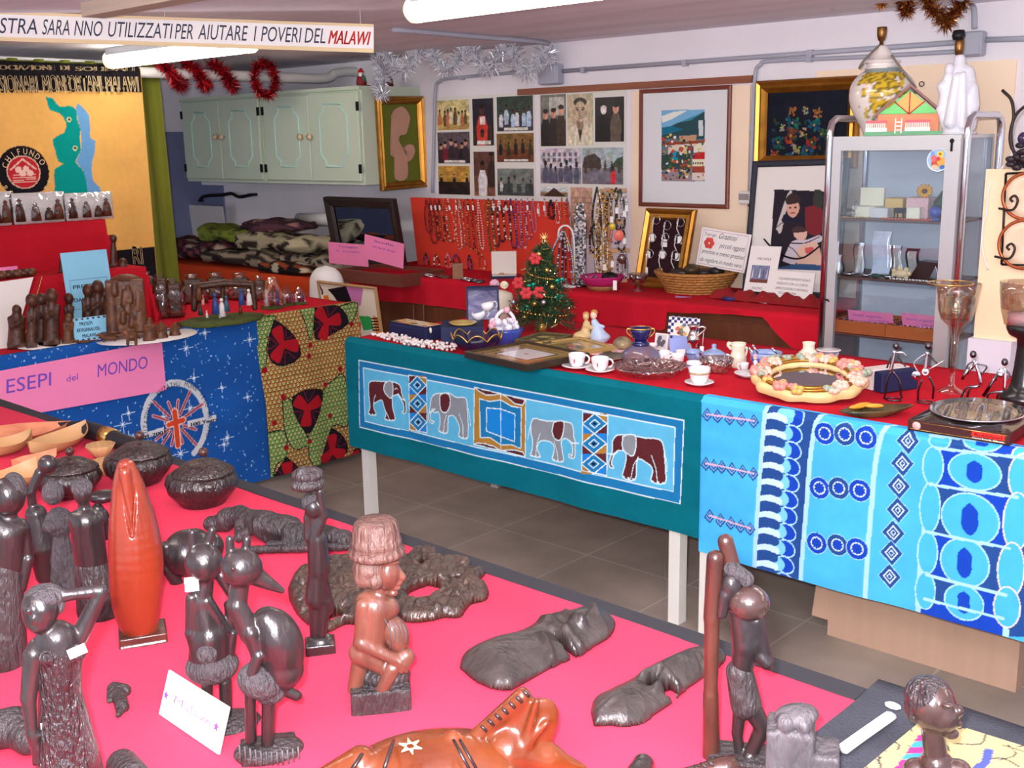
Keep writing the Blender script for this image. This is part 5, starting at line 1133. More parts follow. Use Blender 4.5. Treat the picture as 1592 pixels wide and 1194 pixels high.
for(x,y,rr,mm,nm) in ((1163,468,12,BM['gold'],'flat gold dish beside the blue ring dish'),(1192,471,13,m_silver,'flat silver dish at the right end of the sideboard')):
 B=Bill(x,y,CTT);lathe_px(B,x,[(y+1,rr*.6),(y-1,rr),(y-2,rr*.97),(y-.5,rr*.5)],mm,'small_dish',label=nm,cat='dish')
B=Bill(1062,462,CTT);MB().tube([B.p(1050,462),B.p(1075,464)],.007,8).build('pen',mat('lilac_plastic',(150,120,170),.4),label='lilac pen lying before the wicker basket',cat='pen')
# ================= VITRINE
VF,VB,VX0,VX1,VT=3.83,4.14,-1.925,-1.415,1.537
m_alu=mat('aluminium',(196,196,196),.35,metal=.55);m_vback=mat('vitrine_back',(186,196,208),.5)
m_pane=thin('pane_glass',(246,250,252),.03,.3,.01);m_shelf=mat('shelf_brown',(96,62,54),.4)
r=thing('glass_vitrine','tall aluminium glass vitrine with tubular handles beside the sideboard','vitrine',((VX0+VX1)/2,(VF+VB)/2,0))
i0,i1=VX0+.022,VX1-.022
for x,nm in ((VX0+.008,'tube_loop'),(VX1-.002,'tube_loop')):
 P=[(x,VF,0),(x,VF,1.50),(x,VF,VT+.02),(x,VF+.012,VT+.05),(x,VF+.045,VT+.065),(x,VB-.045,VT+.065),(x,VB-.012,VT+.05),(x,VB,VT+.02),(x,VB,1.5),(x,VB,0)]
 MB().tube(P,.0125,12).build(nm,mat('chrome_tube',(214,214,220),.15,metal=1),r)
MB().box(i0,i1,VF,VB,VT-.012,VT).build('top_panel',m_alu,r);MB().box(i0,i1,VF,VB,.14,.16).build('bottom_panel',m_alu,r)
MB().box(i0,i1,VB-.012,VB-.004,.16,VT-.012).build('back_panel',m_vback,r)
d=MB().box(i0,i0+.034,VF-.004,VF+.014,.16,VT-.012).box(i1-.05,i1,VF-.004,VF+.014,.16,VT-.012).box(i0+.034,i1-.05,VF-.004,VF+.014,VT-.05,VT-.012).box(i0+.034,i1-.05,VF-.004,VF+.014,.16,.2).build('door_frame',m_alu,r);ORG[d]=ORG[r]
MB().box(i0+.034,i1-.05,VF+.002,VF+.006,.2,VT-.05).build('door_pane',m_pane,d)
MB().cyl((i1-.03,VF-.006,VT-.02),(i1-.03,VF-.006,VT-.055),.004,8).ell((i1-.03,VF-.006,VT-.02),.008,8).build('key',m_hinge,d)
p=onY(1284,467,VF-.004);MB().tube(sm_path([p,p+np.array([.01,-.012,.006]),p+np.array([.018,-.012,-.002])]),.003,6).build('latch_hook',m_hinge,d)
for x in (i0,i1-.004):MB().box(x,x+.004,VF+.014,VB-.012,.16,VT-.012).build('side_pane',m_pane,r)
SH=[onY(1291,339,VF+.015)[2],onY(1296,429,VF+.015)[2],onY(1291,516,VF+.015)[2]]
for z in SH:MB().box(i0+.006,i1-.006,VF+.018,VB-.014,z-.006,z).build('shelf',m_shelf,r)
c=onY(1458,249,VF-.0045)
def sticker(cv):
 for x,y,rx,ry,cc in ((0,0,.04,.04,(240,240,236)),(0,0,.0365,.0365,(150,190,226)),(-.008,-.012,.016,.014,(196,80,60)),(.012,-.006,.016,.016,(232,170,80)),(-.016,.006,.01,.012,(220,110,110)),(.006,.02,.011,.011,(244,206,70)),(.006,.02,.005,.005,(160,90,40)),(-.01,-.024,.012,.008,(226,190,150)),(.016,-.024,.01,.008,(70,110,170)),(-.02,.022,.008,.008,(120,160,220)),(.0,.004,.008,.007,(210,60,70))):cv.ell(x,y,rx,ry,cc)
nn=40;V=[(0,0,0)];
cv=Canvas(-.04,.04,-.04,.04,.001,(150,190,226));sticker(cv)
rho,th=np.meshgrid(np.linspace(0,.039,26),np.linspace(0,2*math.pi,61));X,Z=(rho*np.cos(th)).ravel(),(rho*np.sin(th)).ravel()
C=cv.C[np.clip(((Z+.04)/.001).astype(int),0,cv.h-1),np.clip(((X+.04)/.001).astype(int),0,cv.w-1)]
jj,ii=np.mgrid[0:60,0:25];bq=(jj*26+ii).ravel();raw('round_sticker',np.stack([c[0]+X,np.full(len(X),c[1]+.002),c[2]+Z],1),np.stack([bq,bq+26,bq+27,bq+1],1),m_print2,None,None,True,C,label='round coloured sticker on the vitrine door glass',cat='sticker')
def onS(x,k,dy=.1):return np.array([onY(x,300,VF+dy)[0],VF+dy,SH[k]])
def BS(x,k,dy=.1):return Bill(0,0,base=onS(x,k,dy))
Zv=zm(1270,180,4.944)
def zb(f,x0,y0,x1,y1):a,b=f(x0,y0),f(x1,y1);return a[0],a[1],b[0],b[1]
def yb(k,dy):return None
def setbox(x0,y0,x1,k,dy,dep,name,label,m,cat='box',bev=.002):
 a,b=onY(x0,y0,VF+dy),onY(x1,y0,VF+dy)
 return MB().box(a[0],b[0],VF+dy,VF+dy+dep,SH[k]+.001,a[2],bev=bev).build(name,m,label=label,cat=cat)
m_cream=mat('cream_card',(232,228,204),.6);m_pinkb=mat('pink_print_box',(226,184,186),.6,var=.25,vscale=90);m_tan=mat('tan_card',(206,172,106),.6)
r=thing('gift_case','open cream gift case on the top vitrine shelf','box',onS(1345,0,.12))
a,b=onY(1328,320,VF+.12),onY(1366,293,VF+.12)
MB().box(a[0],b[0],VF+.1,VF+.17,SH[0]+.001,a[2],bev=.002).build('base',m_cream,r);MB().box(a[0],b[0],VF+.17,VF+.18,SH[0]+.003,b[2]).build('lid',m_cream,r)
setbox(1352,323,1380,0,.08,.05,'ring_box','small pale grey box before the cream gift case in the vitrine',mat('pale_grey_card',(206,204,206),.6))
setbox(1376,308,1404,0,.13,.07,'tan_box','tan cardboard box on the top vitrine shelf',m_tan)
setbox(1409,307,1444,0,.11,.09,'flowered_box','pink flowered box under the sunflower in the vitrine',m_pinkb)
setbox(1409,322,1430,0,.085,.02,'white_card','small white box before the pink flowered box',m_cream)
def bird(x,k,dy,s,m,label):
 b=onS(x,k,dy);r=thing('glass_swan',label,'figurine',b)
 MB().ell(b+(0,0,s*.35),(s*.5,s*.3,s*.35),12).tube(sm_path([b+(s*.3,0,s*.5),b+(s*.5,0,s*.9),b+(s*.4,0,s*1.2),b+(s*.55,0,s*1.15)]),[s*.12]*18+[s*.06],8).build('body',m,r)
bird(1322,0,.06,.05,m_glass,'small clear glass swan at the left of the top vitrine shelf');bird(1370,0,.16,.05,m_glass,'clear glass figurine standing behind the grey box in the vitrine')
b=onS(1399,0,.07);r=thing('toy_chair','tiny dark miniature piano stool on the top vitrine shelf','miniature',b)
MB().box(b[0]-.02,b[0]+.02,b[1],b[1]+.03,b[2]+.022,b[2]+.04).build('seat',m_hinge,r)
for sx in (-.018,.014):
 for sy in (0,.026):MB().box(b[0]+sx,b[0]+sx+.004,b[1]+sy,b[1]+sy+.004,b[2],b[2]+.022).build('leg',m_hinge,r)
top=onY(1427,307,VF+.15)[2];b=np.array([onY(1438,300,VF+.15)[0],VF+.15,top]);r=thing('sunflower','small artificial sunflower on the pink flowered box','flower',b)
MB().ell(b+(0,0,.022),(.012,.012,.01),10).build('centre',BM['brown'],r)
mbf=MB()
for k in range(12):a_=k*.524;mbf.ell(b+np.array([.02*math.cos(a_),-.004,.024+.016*math.sin(a_)]),(.012,.004,.006),6,M=[[math.cos(a_),0,-math.sin(a_)],[0,1,0],[math.sin(a_),0,math.cos(a_)]])
mbf.build('petals',mat('sunflower_yellow',(214,160,50),.6),r)
b=onS(1467,0,.12);r=thing('peacock_figurine','dark green bird figurine at the right of the top vitrine shelf','figurine',b)
MB().tube(sm_path([b+(-.03,0,.02),b+(-.01,0,.05),b+(.02,0,.09),b+(.045,0,.15)]),[.022]*6+[.028]*7+[.014]*6,10).build('body',mat('bottle_green',(40,70,58),.3,coat=.5),r);MB().ell(b+(-.0,0,.012),(.03,.03,.012),10).build('base',m_hinge,r)
b=onS(1456,0,.07);MB().ell(b+(0,0,.03),.021,14).lathe([(0,0),(.018,0),(.012,.01),(0,.012)],b,12).build('blue_globe',mat('blue_glaze',(60,80,170),.1,coat=.6),label='small shiny blue globe before the green bird figurine',cat='figurine')
def wavy(x,y0,w_px,k,dy,label,m,mf=None):
 a=onS(x,k,dy);zt=onY(x,y0,VF+dy)[2];h_=zt-a[2];w_=w_px*3.9/FPX*1.2;r=thing('picture_frame',label,'picture frame',a,'silver frames in the vitrine')
 f=Fr(a-np.array([w_/2,0,0]),(1,0,0),(0,1,0),(0,.12,1));S=lambda z:.006*math.sin(z/h_*6)
 L=[(S(z)*1,z)for z in np.linspace(0,h_,14)];poly=L+[(w_+x_,z)for x_,z in L[::-1]]
 g=Fr(f.o,f.A[0],f.A[2],-f.A[1]);MB(g).prism(poly,0,.008).build('frame',m,r)
 cxy=[(w_/2+(x_-w_/2)*.72,h_/2+(z-h_/2)*.82)for x_,z in poly];MB(g).prism(cxy,.008,.0095).build('picture',mf or mat('grey_picture',(176,172,166),.2,metal=.5,var=.4,vscale=60),r)
wavy(1340,378,15,1,.1,'silver wavy frame second from left on the middle vitrine shelf',m_silver);wavy(1375,360,25,1,.1,'largest silver wavy frame in the middle of the vitrine',m_silver,m_silver)
wavy(1399,382,13,1,.12,'small pale silver frame right of the largest one',m_silver);wavy(1425,387,17,1,.16,'dark edged frame behind the brown house in the vitrine',m_hinge);wavy(1310,396,10,1,.1,'dark narrow frame at the left end of the middle shelf',m_steel)
b=onS(1445,1,.1);r=thing('wooden_case','dark wooden roof-shaped case on the middle vitrine shelf','case',b)
m_mah=mat('mahogany',(62,28,26),.3,var=.2,coat=.3)
f=Fr(b,(1,0,0),(0,0,1),(0,-1,0));MB(f).prism([(-.055,0),(.06,0),(.05,.062),(-.02,.066)],-.06,0).build('case_body',m_mah,r)
MB(f).prism([(.02,.005),(.055,.005),(.04,.05)],0,.003).build('mirror_inset',m_silver,r)
b=onS(1408,1,.06);mbf=MB();mbf.ell(b+(0,0,.02),(.03,.015,.016),10)
for k in range(7):mbf.ell(b+np.array([.03*math.cos(k*.9),0,.022+.018*math.sin(k*.9)]),(.01,.006,.01),6)
mbf.build('coral_piece',mat('pale_coral',(224,200,160),.6,bump=.5),label='pale branching coral piece on the middle vitrine shelf',cat='coral')
for k,x in enumerate((1325,1352,1368,1388)):
 b=onS(x,1,.045);MB().ell(b+(0,0,.008),(.02,.012,.008),10).tube([b+(-.03,0,.008),b+(.03,0,.012)],.003,6).build('silver_brooch',m_silver if k!=2 else mat('bottle_green'),label=['leftmost silver brooch','silver brooch before the largest frame','green stone brooch','silver brooch beside the coral piece'][k]+' on the middle vitrine shelf',cat='brooch',group='brooches in the vitrine')
def fringe(k,x0,x1,m,label):
 a,b=onS(x0,k,.03),onS(x1,k,.03);n=int((b[0]-a[0])/.008);MB().beads([(a[0]+(b[0]-a[0])*i/n,VF+.03+.004*math.sin(i*2.1),SH[k]+.004)for i in range(n+1)],.004,0).build('bead_chain',m,label=label,cat='chain')
fringe(0,1300,1350,BM['gold'],'gold bead chain along the left of the top vitrine shelf');fringe(0,1374,1450,BM['coral'],'coral bead chain along the front of the top vitrine shelf');fringe(1,1392,1462,BM['white'],'pearl chain along the front of the middle vitrine shelf')
m_otray=mat('orange_tray',(176,94,40),.5,var=.08)
xs=[onY(x,500,VF+.03)[0]for x in (1293,1377,1463)]
for k,nm in ((0,'left'),(1,'right')):
 x0,x1,z=xs[k]+.001,xs[k+1]-.001,SH[2]+.001;r=thing('ring_tray',nm+' orange wooden ring tray on the lowest vitrine shelf','tray',((x0+x1)/2,VF+.1,z),'orange ring trays')
 MB().box(x0,x1,VF+.03,VB-.06,z,z+.006).build('base',m_otray,r)
 for a in ((x0,x1,VF+.03,VF+.036),(x0,x1,VB-.066,VB-.06),(x0,x0+.006,VF+.036,VB-.066),(x1-.006,x1,VF+.036,VB-.066)):MB().box(*a,z+.006,z+.046).build('side',m_otray,r)
 o=MB().beads([(x0+.012+.016*i+random.uniform(-.003,.003),VF+.045+.018*j,z+.04)for i in range(int((x1-x0-.02)/.016)+1)for j in range(9)],.006,[0,1]).build('rings',[m_silver,BM['brown']],label='rows of little rings filling the %s orange tray'%nm,cat='rings',kind='stuff')
 MB().box(x0+.006,x1-.006,VF+.036,VB-.066,z+.006,z+.034).build('ring_pad',m_hinge,r)
 pa,pb=((1319,481),(1388,504))if k==0 else((1403,486),(1470,510))
 a,b=onY(pa[0],pa[1],VF+.07),onY(pb[0],pb[1],VF+.07);f=frame_at((a[0],VF+.08,z+.035),0,-.35);w_,h_=min(b[0],xs[2]+.02)-a[0],(a[2]-z-.035)/math.cos(.35)
 r2=thing('paper_sign','pink handwritten price slip standing in the %s orange ring tray'%nm,'sign',f((0,0,0)),'pink slips in the vitrine');MB(f).box(0,w_,0,.0015,0,h_).build('slip',m_pink,r2)
 mb=MB();put_text(mb,'Anelli argento',f,w_*.1,w_*.75,h_*.55,h_*.2,.25);put_text(mb,'con pietre',f,w_*.45,w_*.9,h_*.25,h_*.15,.25);mb.build('handwriting',mat('violet_ink'),r2)
TZ=VT+.001
def BT(x,Yv):b=onY(x,210,Yv);b[2]=TZ;return Bill(0,0,base=b)
B=BT(1368,4.01)
r=thing('ginger_jar_lamp','white ginger jar lamp painted with yellow grapes on the vitrine','lamp',B.b)
zs=lambda y:max(B.h(y,1368),TZ)
prof=[(212,24),(206,26),(198,30),(180,40),(160,48),(142,49),(128,45),(116,36),(108,26),(106,24)]
bz=B.h(212,1368);k_=(B.h(106,1368)-TZ)/(B.h(106,1368)-bz)
cvp=[];seg=72
rows_=[]
pr=np.array([(rp*B.s,B.h(106,1368)-(B.h(106,1368)-B.h(y,1368))*k_)for y,rp in prof]);pr=sm_path(np.column_stack([pr,pr[:,0]*0]),6)[:,:2]
V=[];C=[];ang0=math.atan2(B.n[1],B.n[0]);rn=np.random.default_rng(4)
gr=[(rn.normal(0,.35),rn.normal(.62,.17))for _ in range(70)]+[(rn.normal(-.15,.5),rn.normal(.86,.05))for _ in range(40)]+[(rn.normal(.05,.25),rn.normal(.42,.08))for _ in range(30)]
zlo,zhi=pr[0][1],pr[-1][1]
for(rr,z) in pr:
 for j in range(seg):
  a_=2*math.pi*j/seg;V.append((B.b[0]+rr*math.cos(a_+ang0),B.b[1]+rr*math.sin(a_+ang0),z));t=(z-zlo)/(zhi-zlo);an=(a_+math.pi)%(2*math.pi)-math.pi;c=(226,216,208)
  for gx_,gy_ in gr:
   dd=((an-gx_)*1.5)**2+((t-gy_)*2.4)**2
   if dd<.016:c=(206,172,40)if dd<.009 else(120,104,30)
  if t>.93:c=(130,150,150)
  if abs(t-.35-.1*math.sin(an*5))<.012 and abs(an)<1:c=(150,160,120)
  C.append(lin(c))
n=len(pr);F=[[i*seg+j,i*seg+(j+1)%seg,(i+1)*seg+(j+1)%seg,(i+1)*seg+j]for i in range(n-1)for j in range(seg)]+[list(range(seg-1,-1,-1))]
m_cer=mat('painted_ceramic',attr=True,rough=.12,coat=.6);raw('jar',V,F,m_cer,r,None,True,C)
lathe_px(B,1370,[(107,26),(104,23),(103,22),(98,22),(97,28),(95,28),(93,20),(84,15),(76,10),(72,8),(70,3)],mat('glazed_white',(226,218,212),.12,coat=.6),'lid',r)
lathe_px(B,1370,[(72,3),(64,3),(63,5),(56,7),(44,7.5),(42,7),(42,0)],mat('aged_brass',(120,84,44),.3,metal=.8),'bulb_socket',r,seg=16)
MB().tube(sm_path([B.p(1368,70,4),B.p(1352,85,20),B.p(1340,98,26),B.p(1336,106,20),B.p(1342,100,10)]),.004,6).tube(sm_path([B.p(1386,86,22),B.p(1400,105,30),B.p(1412,122,30),B.p(1424,136,20)]),.004,6).build('flex',mat('flex_grey',(120,108,96),.5),r)
B=BT(1405,3.92)
r=thing('toy_farmhouse','painted wooden toy house with a red and white fence on the vitrine','toy house',B.b)
f=Fr(B.p(1343,209),B.r,-B.n,B.u);S=B.s;zz=lambda y:B.h(y)-f.o[2];f.o[2]=TZ;xx=lambda x:(x-1343)*S
H1=lambda y:(209-y)*S
MB(f).box(0,xx(1468),0,.10,0,H1(203)).build('ground',mat('toy_green',(60,150,90),.4),r)
m_of=mat('toy_orange',(228,120,40),.4);m_wf=mat('toy_white',(230,220,210),.4);m_rf=mat('toy_red',(206,50,60),.4)
MB(f).box(xx(1362),xx(1452),.03,.10,H1(203),H1(176)).build('house_wall',m_of,r)
g=Fr(f.o,f.A[0],f.A[2],-f.A[1])
MB(g).prism([(xx(1362),H1(177)),(xx(1452),H1(177)),(xx(1408),H1(141))],-.10,-.03).build('gable',mat('toy_lime',(90,210,90),.4),r)
MB(g).prism([(xx(1388),H1(161)),(xx(1408),H1(177)),(xx(1430),H1(161)),(xx(1408),H1(143))],-.03,-.027).build('sunburst',mat('toy_amber',(240,160,30),.4),r)
MB(g).tube([(xx(1408),H1(177),-.026),(xx(1408),H1(143),-.026)],.002,5).tube([(xx(1408),H1(177),-.026),(xx(1386),H1(158),-.026)],.002,5).tube([(xx(1408),H1(177),-.026),(xx(1430),H1(158),-.026)],.002,5).build('gable_bars',m_rf,r)
mb=MB(g)
for s,xe,ye in ((-1,1354,184),(1,1466,186)):mb.prism([(xx(1408),H1(136)),(xx(xe),H1(ye)),(xx(xe),H1(ye-5)),(xx(1408),H1(131))][::s],-.13,-.012)
mb.build('roof',mat('toy_roof',(150,110,104),.6,var=.2),r)
for xa,xb in ((1345,1377),(1403,1440)):
 mb=MB(f);mb.box(xx(xa),xx(xb),0,.004,H1(203),H1(197),0).box(xx(xa),xx(xb),-.002,.006,H1(190),H1(186),1)
 nn=int((xb-xa)/3)
 for k in range(nn):mb.box(xx(xa+k*3+.6),xx(xa+k*3+2.4),0,.004,H1(197),H1(190),0)
 mb.build('picket_fence',[m_wf,m_rf],r)
MB(f).box(xx(1388),xx(1390),-.003,.002,H1(206),H1(183)).box(xx(1397),xx(1399),-.003,.002,H1(206),H1(183)).box(xx(1390),xx(1397),-.002,.001,H1(202),H1(200)).box(xx(1390),xx(1397),-.002,.001,H1(196),H1(194)).box(xx(1390),xx(1397),-.002,.001,H1(190),H1(188)).build('ladder',m_wf,r)
MB().tube([f((xx(1424)+.008*math.cos(t),.05,H1(132)+.008*math.sin(t)))for t in np.linspace(0,6.28,12)[:-1]],.002,5,closed=True).build('hanging_ring',m_hinge,r)
B=BT(1490,4.0)
r=thing('statuette_lamp','white draped statuette lamp with brass socket on the vitrine','lamp',B.b)
pr_=[('e',1490,198,24,14,20,0),('c',1484,200,18,1486,150,16),('c',1486,150,18,1493,110,12),('c',1500,190,17,1506,150,14,4),('c',1506,160,15,1504,112,10,0),('c',1466,170,9,1474,122,8,8),('c',1470,150,7,1466,135,9,8),('c',1490,112,12,1492,92,8),('c',1478,190,10,1488,120,7,18),('e',1512,140,8,12,10,6),('e',1514,165,7,10,10,6),('e',1508,185,9,10,10,8),('e',1476,108,7,10,8,10),('c',1496,195,6,1498,115,4,20),('c',1470,195,6,1462,170,6,10)]
cp=cprims(B,pr_);m_plas=mat('white_glaze',(222,222,230),.25,coat=.3)
carve_mesh('draped_figure',cp,m_plas,r,res=.003,k=.008)
lathe_px(B,1490,[(98,3),(86,3),(85,6),(76,7),(66,7),(60,6)],mat('aged_brass'),'bulb_socket',r,seg=16);lathe_px(B,1490,[(62,8),(56,10),(47,8),(46,0)],m_hinge,'socket_ring',r,seg=16)
MB().lathe([(0,0),(.06,0),(.06,.008),(0,.008)],B.b,20).build('base',m_plas,r)
# ================= FAR RIGHT: scroll panel
PYr=3.72
a,b=onY(1533,263,PYr),onY(1528,526,PYr)
MB().box(a[0],a[0]+.5,PYr,PYr+.03,b[2],a[2]).build('beige_board',mat('beige_board',(236,214,176),.6,var=.06),label='beige board standing at the right edge behind the black candle holder',cat='board')
MB().box(a[0]-.01,a[0]+.13,PYr-.02,PYr+.06,0,b[2]).build('white_pedestal',mat('pedestal_white',(214,210,222),.6),label='white pedestal below the beige board at the right',cat='pedestal')
m_iron=mat('wrought_iron',(46,36,34),.45,metal=.5);m_copper=mat('copper_ring',(176,92,54),.35,metal=.6)
iy=PYr-.015;W_=lambda x,y:onY(x,y,iy)
r=thing('plate_rack','wrought iron plate rack with two glass plates on the beige board','plate rack',W_(1600,410))
MB().tube([W_(1564,270),W_(1557,411)],.004,6).tube([W_(1564,270),W_(1640,266)],.004,6).tube([W_(1557,411),W_(1640,414)],.004,6).build('rail',m_iron,r)
for(cx,cy,rr) in ((1596,305,31),(1592,380,33)):
 c=W_(cx,cy);R_=rr*3.62/FPX*1.1
 p_=MB().tube([c+np.array([R_*math.cos(t),0,R_*math.sin(t)])for t in np.linspace(0,6.28,33)[:-1]],.006,6,closed=True).build('plate_ring',m_copper,r)
 MB(Fr(c+np.array([0,.008,0]),(1,0,0),(0,0,1),(0,-1,0))).lathe([(0,0),(R_*.6,0),(R_*.95,.008),(R_*.95,.01),(R_*.6,.003),(0,.003)],seg=32).build('glass_plate',mat('plate_glaze',(230,206,176),.15,var=.15,coat=.5),r)
 MB().tube(sm_path([c+np.array([-R_*1.1,-.01,-R_*.55]),c+np.array([-R_*.5,-.012,-R_*.6]),c+np.array([-.3*R_,-.012,-.2*R_]),c+np.array([-.45*R_,-.012,.02*R_]),c+np.array([-.62*R_,-.012,-.12*R_]),c+np.array([-.5*R_,-.012,-.25*R_])]),.004,6).build('scroll',m_iron,r)
r=thing('iron_flower_holder','dark wrought iron holder with curved stems at the right edge','holder',W_(1590,262)-np.array([0,.05,0]))
iy2=PYr-.05;W2=lambda x,y:onY(x,y,iy2)
for nm,P in (('stem',[(1558,140),(1572,155),(1576,180),(1572,205),(1574,230),(1584,248),(1600,255)]),('stem',[(1600,160),(1580,178),(1571,205),(1573,230),(1590,250)])):MB().tube(sm_path([W2(*p)for p in P]),.005,6).build(nm,m_iron,r)
mbf=MB();rr_=random.Random(3)
for k in range(26):c=W2(1590+rr_.uniform(-18,20),245+rr_.uniform(-20,16));mbf.ell(c+np.array([0,rr_.uniform(-.02,.02),0]),(.016,.008,.01),6)
mbf.build('iron_leaves',mat('dark_leaf',(44,34,40),.5),r)
MB().ell(W2(1592,215),.02,10).build('finial',mat('violet_glass',(60,46,76),.2),r)
MB().tube(sm_path([onY(1562,255,PYr+.05),onY(1538,290,PYr-.004),onY(1534,330,PYr-.004),onY(1528,350,PYr-.004),onY(1527,385,PYr-.004),onY(1536,420,PYr-.004)]),.003,6).build('white_cable',m_white,label='thin white cable running down beside the vitrine',cat='cable')
# ================= MIDDLE TABLE: CHINA AND GIFTS
ZM=ZT+.001
m_thin=mat('thin_glass',(250,252,255),.04,alpha=.22,spec=.9,coat=.6)
m_white_c=mat('white_china',(238,234,236),.12,coat=.5);m_heart=mat('heart_red',(206,24,40),.3);m_bw=mat('blue_willow',(150,170,214),.15,coat=.5,var=.25,vscale=40)
m_cobalt=mat('cobalt',(18,22,84),.1,coat=.7);m_gilt=BM['gold']
def BZ(x,y):return Bill(x,y,ZM)
def strand(pts,n,label,loops=5,r_=.0065):
 P=[onZ(x,y,ZM+r_)for x,y in pts];P=sm_path(P,10);out=[]
 T=np.linspace(0,len(P)-1.001,n)
 for i,t in enumerate(T):
  k=int(t);q=P[k]+(P[k+1]-P[k])*(t-k);out.append(q+np.array([.022*math.sin(i*.9),.022*math.cos(i*.55),.008*(math.sin(i*.37)+1)]))
 MB().beads(out,r_,0).build('pearl_necklace',BM['white'],label=label,cat='necklace')
strand([(588,525),(610,526),(632,532),(648,537)],120,'left heap of white pearl strands at the end of the middle table');strand([(640,536),(662,537),(684,540),(706,543)],110,'right heap of white pearl strands before the navy boxes')
def pbox(c,l,rgt,hpx,name,label,m,cat='box',lid=None):
 """front corner c, left corner l, right corner rgt in pixels on the table"""
 C,L,R_=[onZ(*q,ZM)for q in (c,l,rgt)];xa=R_-C;ya=L-C;w_,d_=np.linalg.norm(xa),np.linalg.norm(ya);xa=xa/w_;ya=ya-xa*(ya@xa);d_=min(d_,.4);ya/=np.linalg.norm(ya)
 f=Fr(C,xa,ya,(0,0,1));h_=hpx*((C-CAM)@FW)/FPX;r=thing(name,label,cat,C);return f,w_,d_,h_,r
f,w_,d_,h_,r=pbox((662,531),(614,519),(690,526),22,'painted_box','navy box with a bright painted lid left of the open case',m_navy)
w_=max(w_,.09);MB(f).box(0,w_,0,d_,0,h_*.8,bev=.002).build('body',m_navy,r)
cv=Canvas(0,1,0,1,.02,(216,200,160))
for k in range(24):cv.ell(random.random(),random.random(),random.uniform(.05,.16),random.uniform(.05,.16),random.choice([(232,150,30),(240,206,90),(200,60,50),(236,228,210),(60,90,60),(220,120,40)]))
MB(f).box(.004,w_-.004,.004,d_-.004,h_*.8,h_).build('lid',m_navy,r)
cv.mesh('lid_picture',lambda X,Y:f(np.stack([.006+X*(w_-.012),.006+Y*(d_-.012),np.full(len(X),h_+.0008)],1)),m_print2,r)
q=f((w_*.25,-.003,h_*.75));MB().ell(q,(.008,.004,.012),8).build('clasp',m_cream,r)
B=BZ(748,540)
r=thing('gift_case','open navy satin-lined case with two white cups behind the scalloped bowl','case',B.b)
f=Fr(B.p(686,533),B.r,-B.n,B.u);S=B.s
MB(f).box(0,66*S,0,.17,0,24*S).build('base',m_navy,r)
m_sat=mat('violet_satin',(50,40,120),.3,var=.4,vscale=14,bump=.3,bscale=14)
lf=Fr(f((40*S,.13,24*S)),f.A[0],f.A[1]+.0*f.A[2],f.A[2]+.25*f.A[1])
MB(lf).box(0,52*S,.05,.056,0,52*S).box(0,.006,-.01,.05,0,52*S).box(52*S-.006,52*S,-.01,.05,0,52*S).box(.006,52*S-.006,-.01,.05,52*S-.006,52*S).build('lid',m_navy,r)
MB(lf).box(.006,52*S-.006,.038,.05,0,52*S-.006).build('lining',m_sat,r)
for(x,y,rx,ty,nm) in ((746,497,13,484,'white cup lying lower in the open satin case'),(760,483,12,466,'white cup leaning upper in the open satin case')):
 c=onPl(x,y,lf((0,.028,0)),f.A[1]);cf=Fr(c,f.A[0]*.9+f.A[2]*.2,-f.A[1],f.A[2]*.9-f.A[0]*.2)
 r2=thing('cup',nm,'cup',c,None);MB(cf).lathe([(rx*S*.5,0),(rx*S*.9,6*S),(rx*S,14*S),(rx*S*.93,14*S),(rx*S*.8,6*S),(0,2*S)],seg=20,sy=.8).build('bowl',m_white_c,r2)
 MB(cf).tube([(rx*S*1.0+.012*math.sin(t),0,8*S+.014*math.cos(t))for t in np.linspace(0,3.14,8)],.003,6).build('handle',m_white_c,r2)
c=f((34*S,.05,24*S));MB().lathe([(0,0),(.04,.002),(.055,.012),(.05,.012),(0,.004)],c,20).build('plate',mat('gold_green_plate',(214,186,96),.25,var=.3,coat=.4),label='small gold and green plate lying in the open satin case',cat='plate')
B=BZ(775,500);r=thing('rose_pot','cream porcelain pot with a pink rose lid behind the satin case','pot',B.b)
lathe_px(B,775,[(500,16),(480,22),(462,24),(456,22),(452,12),(450,0)],mat('cream_china',(230,222,200),.2,coat=.4),'body',r)
for(x,y,rr,cc) in ((769,441,9,(226,176,196)),(784,443,8,(236,228,196)),(758,452,6,(206,200,150))):
 mbf=MB();c=B.p(x,y,4)
 for k in range(9):a_=k*.698;mbf.ell(c+B.r*rr*S*.55*math.cos(a_)+B.u*rr*S*.45*math.sin(a_)+B.n*(.004*math.sin(k*2)),rr*S*.45,8)
 mbf.ell(c+B.n*rr*S*.4,rr*S*.4,8);mbf.build('china_rose',mat('rose_%d'%x,cc,.25,coat=.3),r)
B=BZ(742,547);r=thing('scalloped_bowl','dark blue scalloped glass bowl with gilt rim before the navy case','bowl',B.b);S=B.s
c=B.b;R0=40*S
def scal(t):return 1+.0*t,.5+.5*abs(math.cos(4*t))
m_dglass=mat('indigo_glass',(34,26,66),.05,alpha=.75,coat=.8)
def bowlp(u,v):
 t=2*math.pi*u;k=scal(t)[1];rr=R0*(.35+.65*v*(.9+.1*k));z=.004+v*v*(.022+.05*k);return(c[0]+rr*math.cos(t),c[1]+rr*math.sin(t),ZM+z)
MB().grid(bowlp,97,10).build('bowl',m_dglass,r);MB().tube([bowlp(u,1)for u in np.linspace(0,1,97)[:-1]],.0028,6,closed=True).build('gilt_rim',m_gilt,r);MB().lathe([(R0*.36,0),(R0*.36,.006),(0,.006)],(c[0],c[1],ZM),24).build('foot',m_dglass,r)
B=BZ(786,532);r=thing('flower_basket','white china flower basket with blue foot left of the Christmas tree','basket',B.b);S=B.s
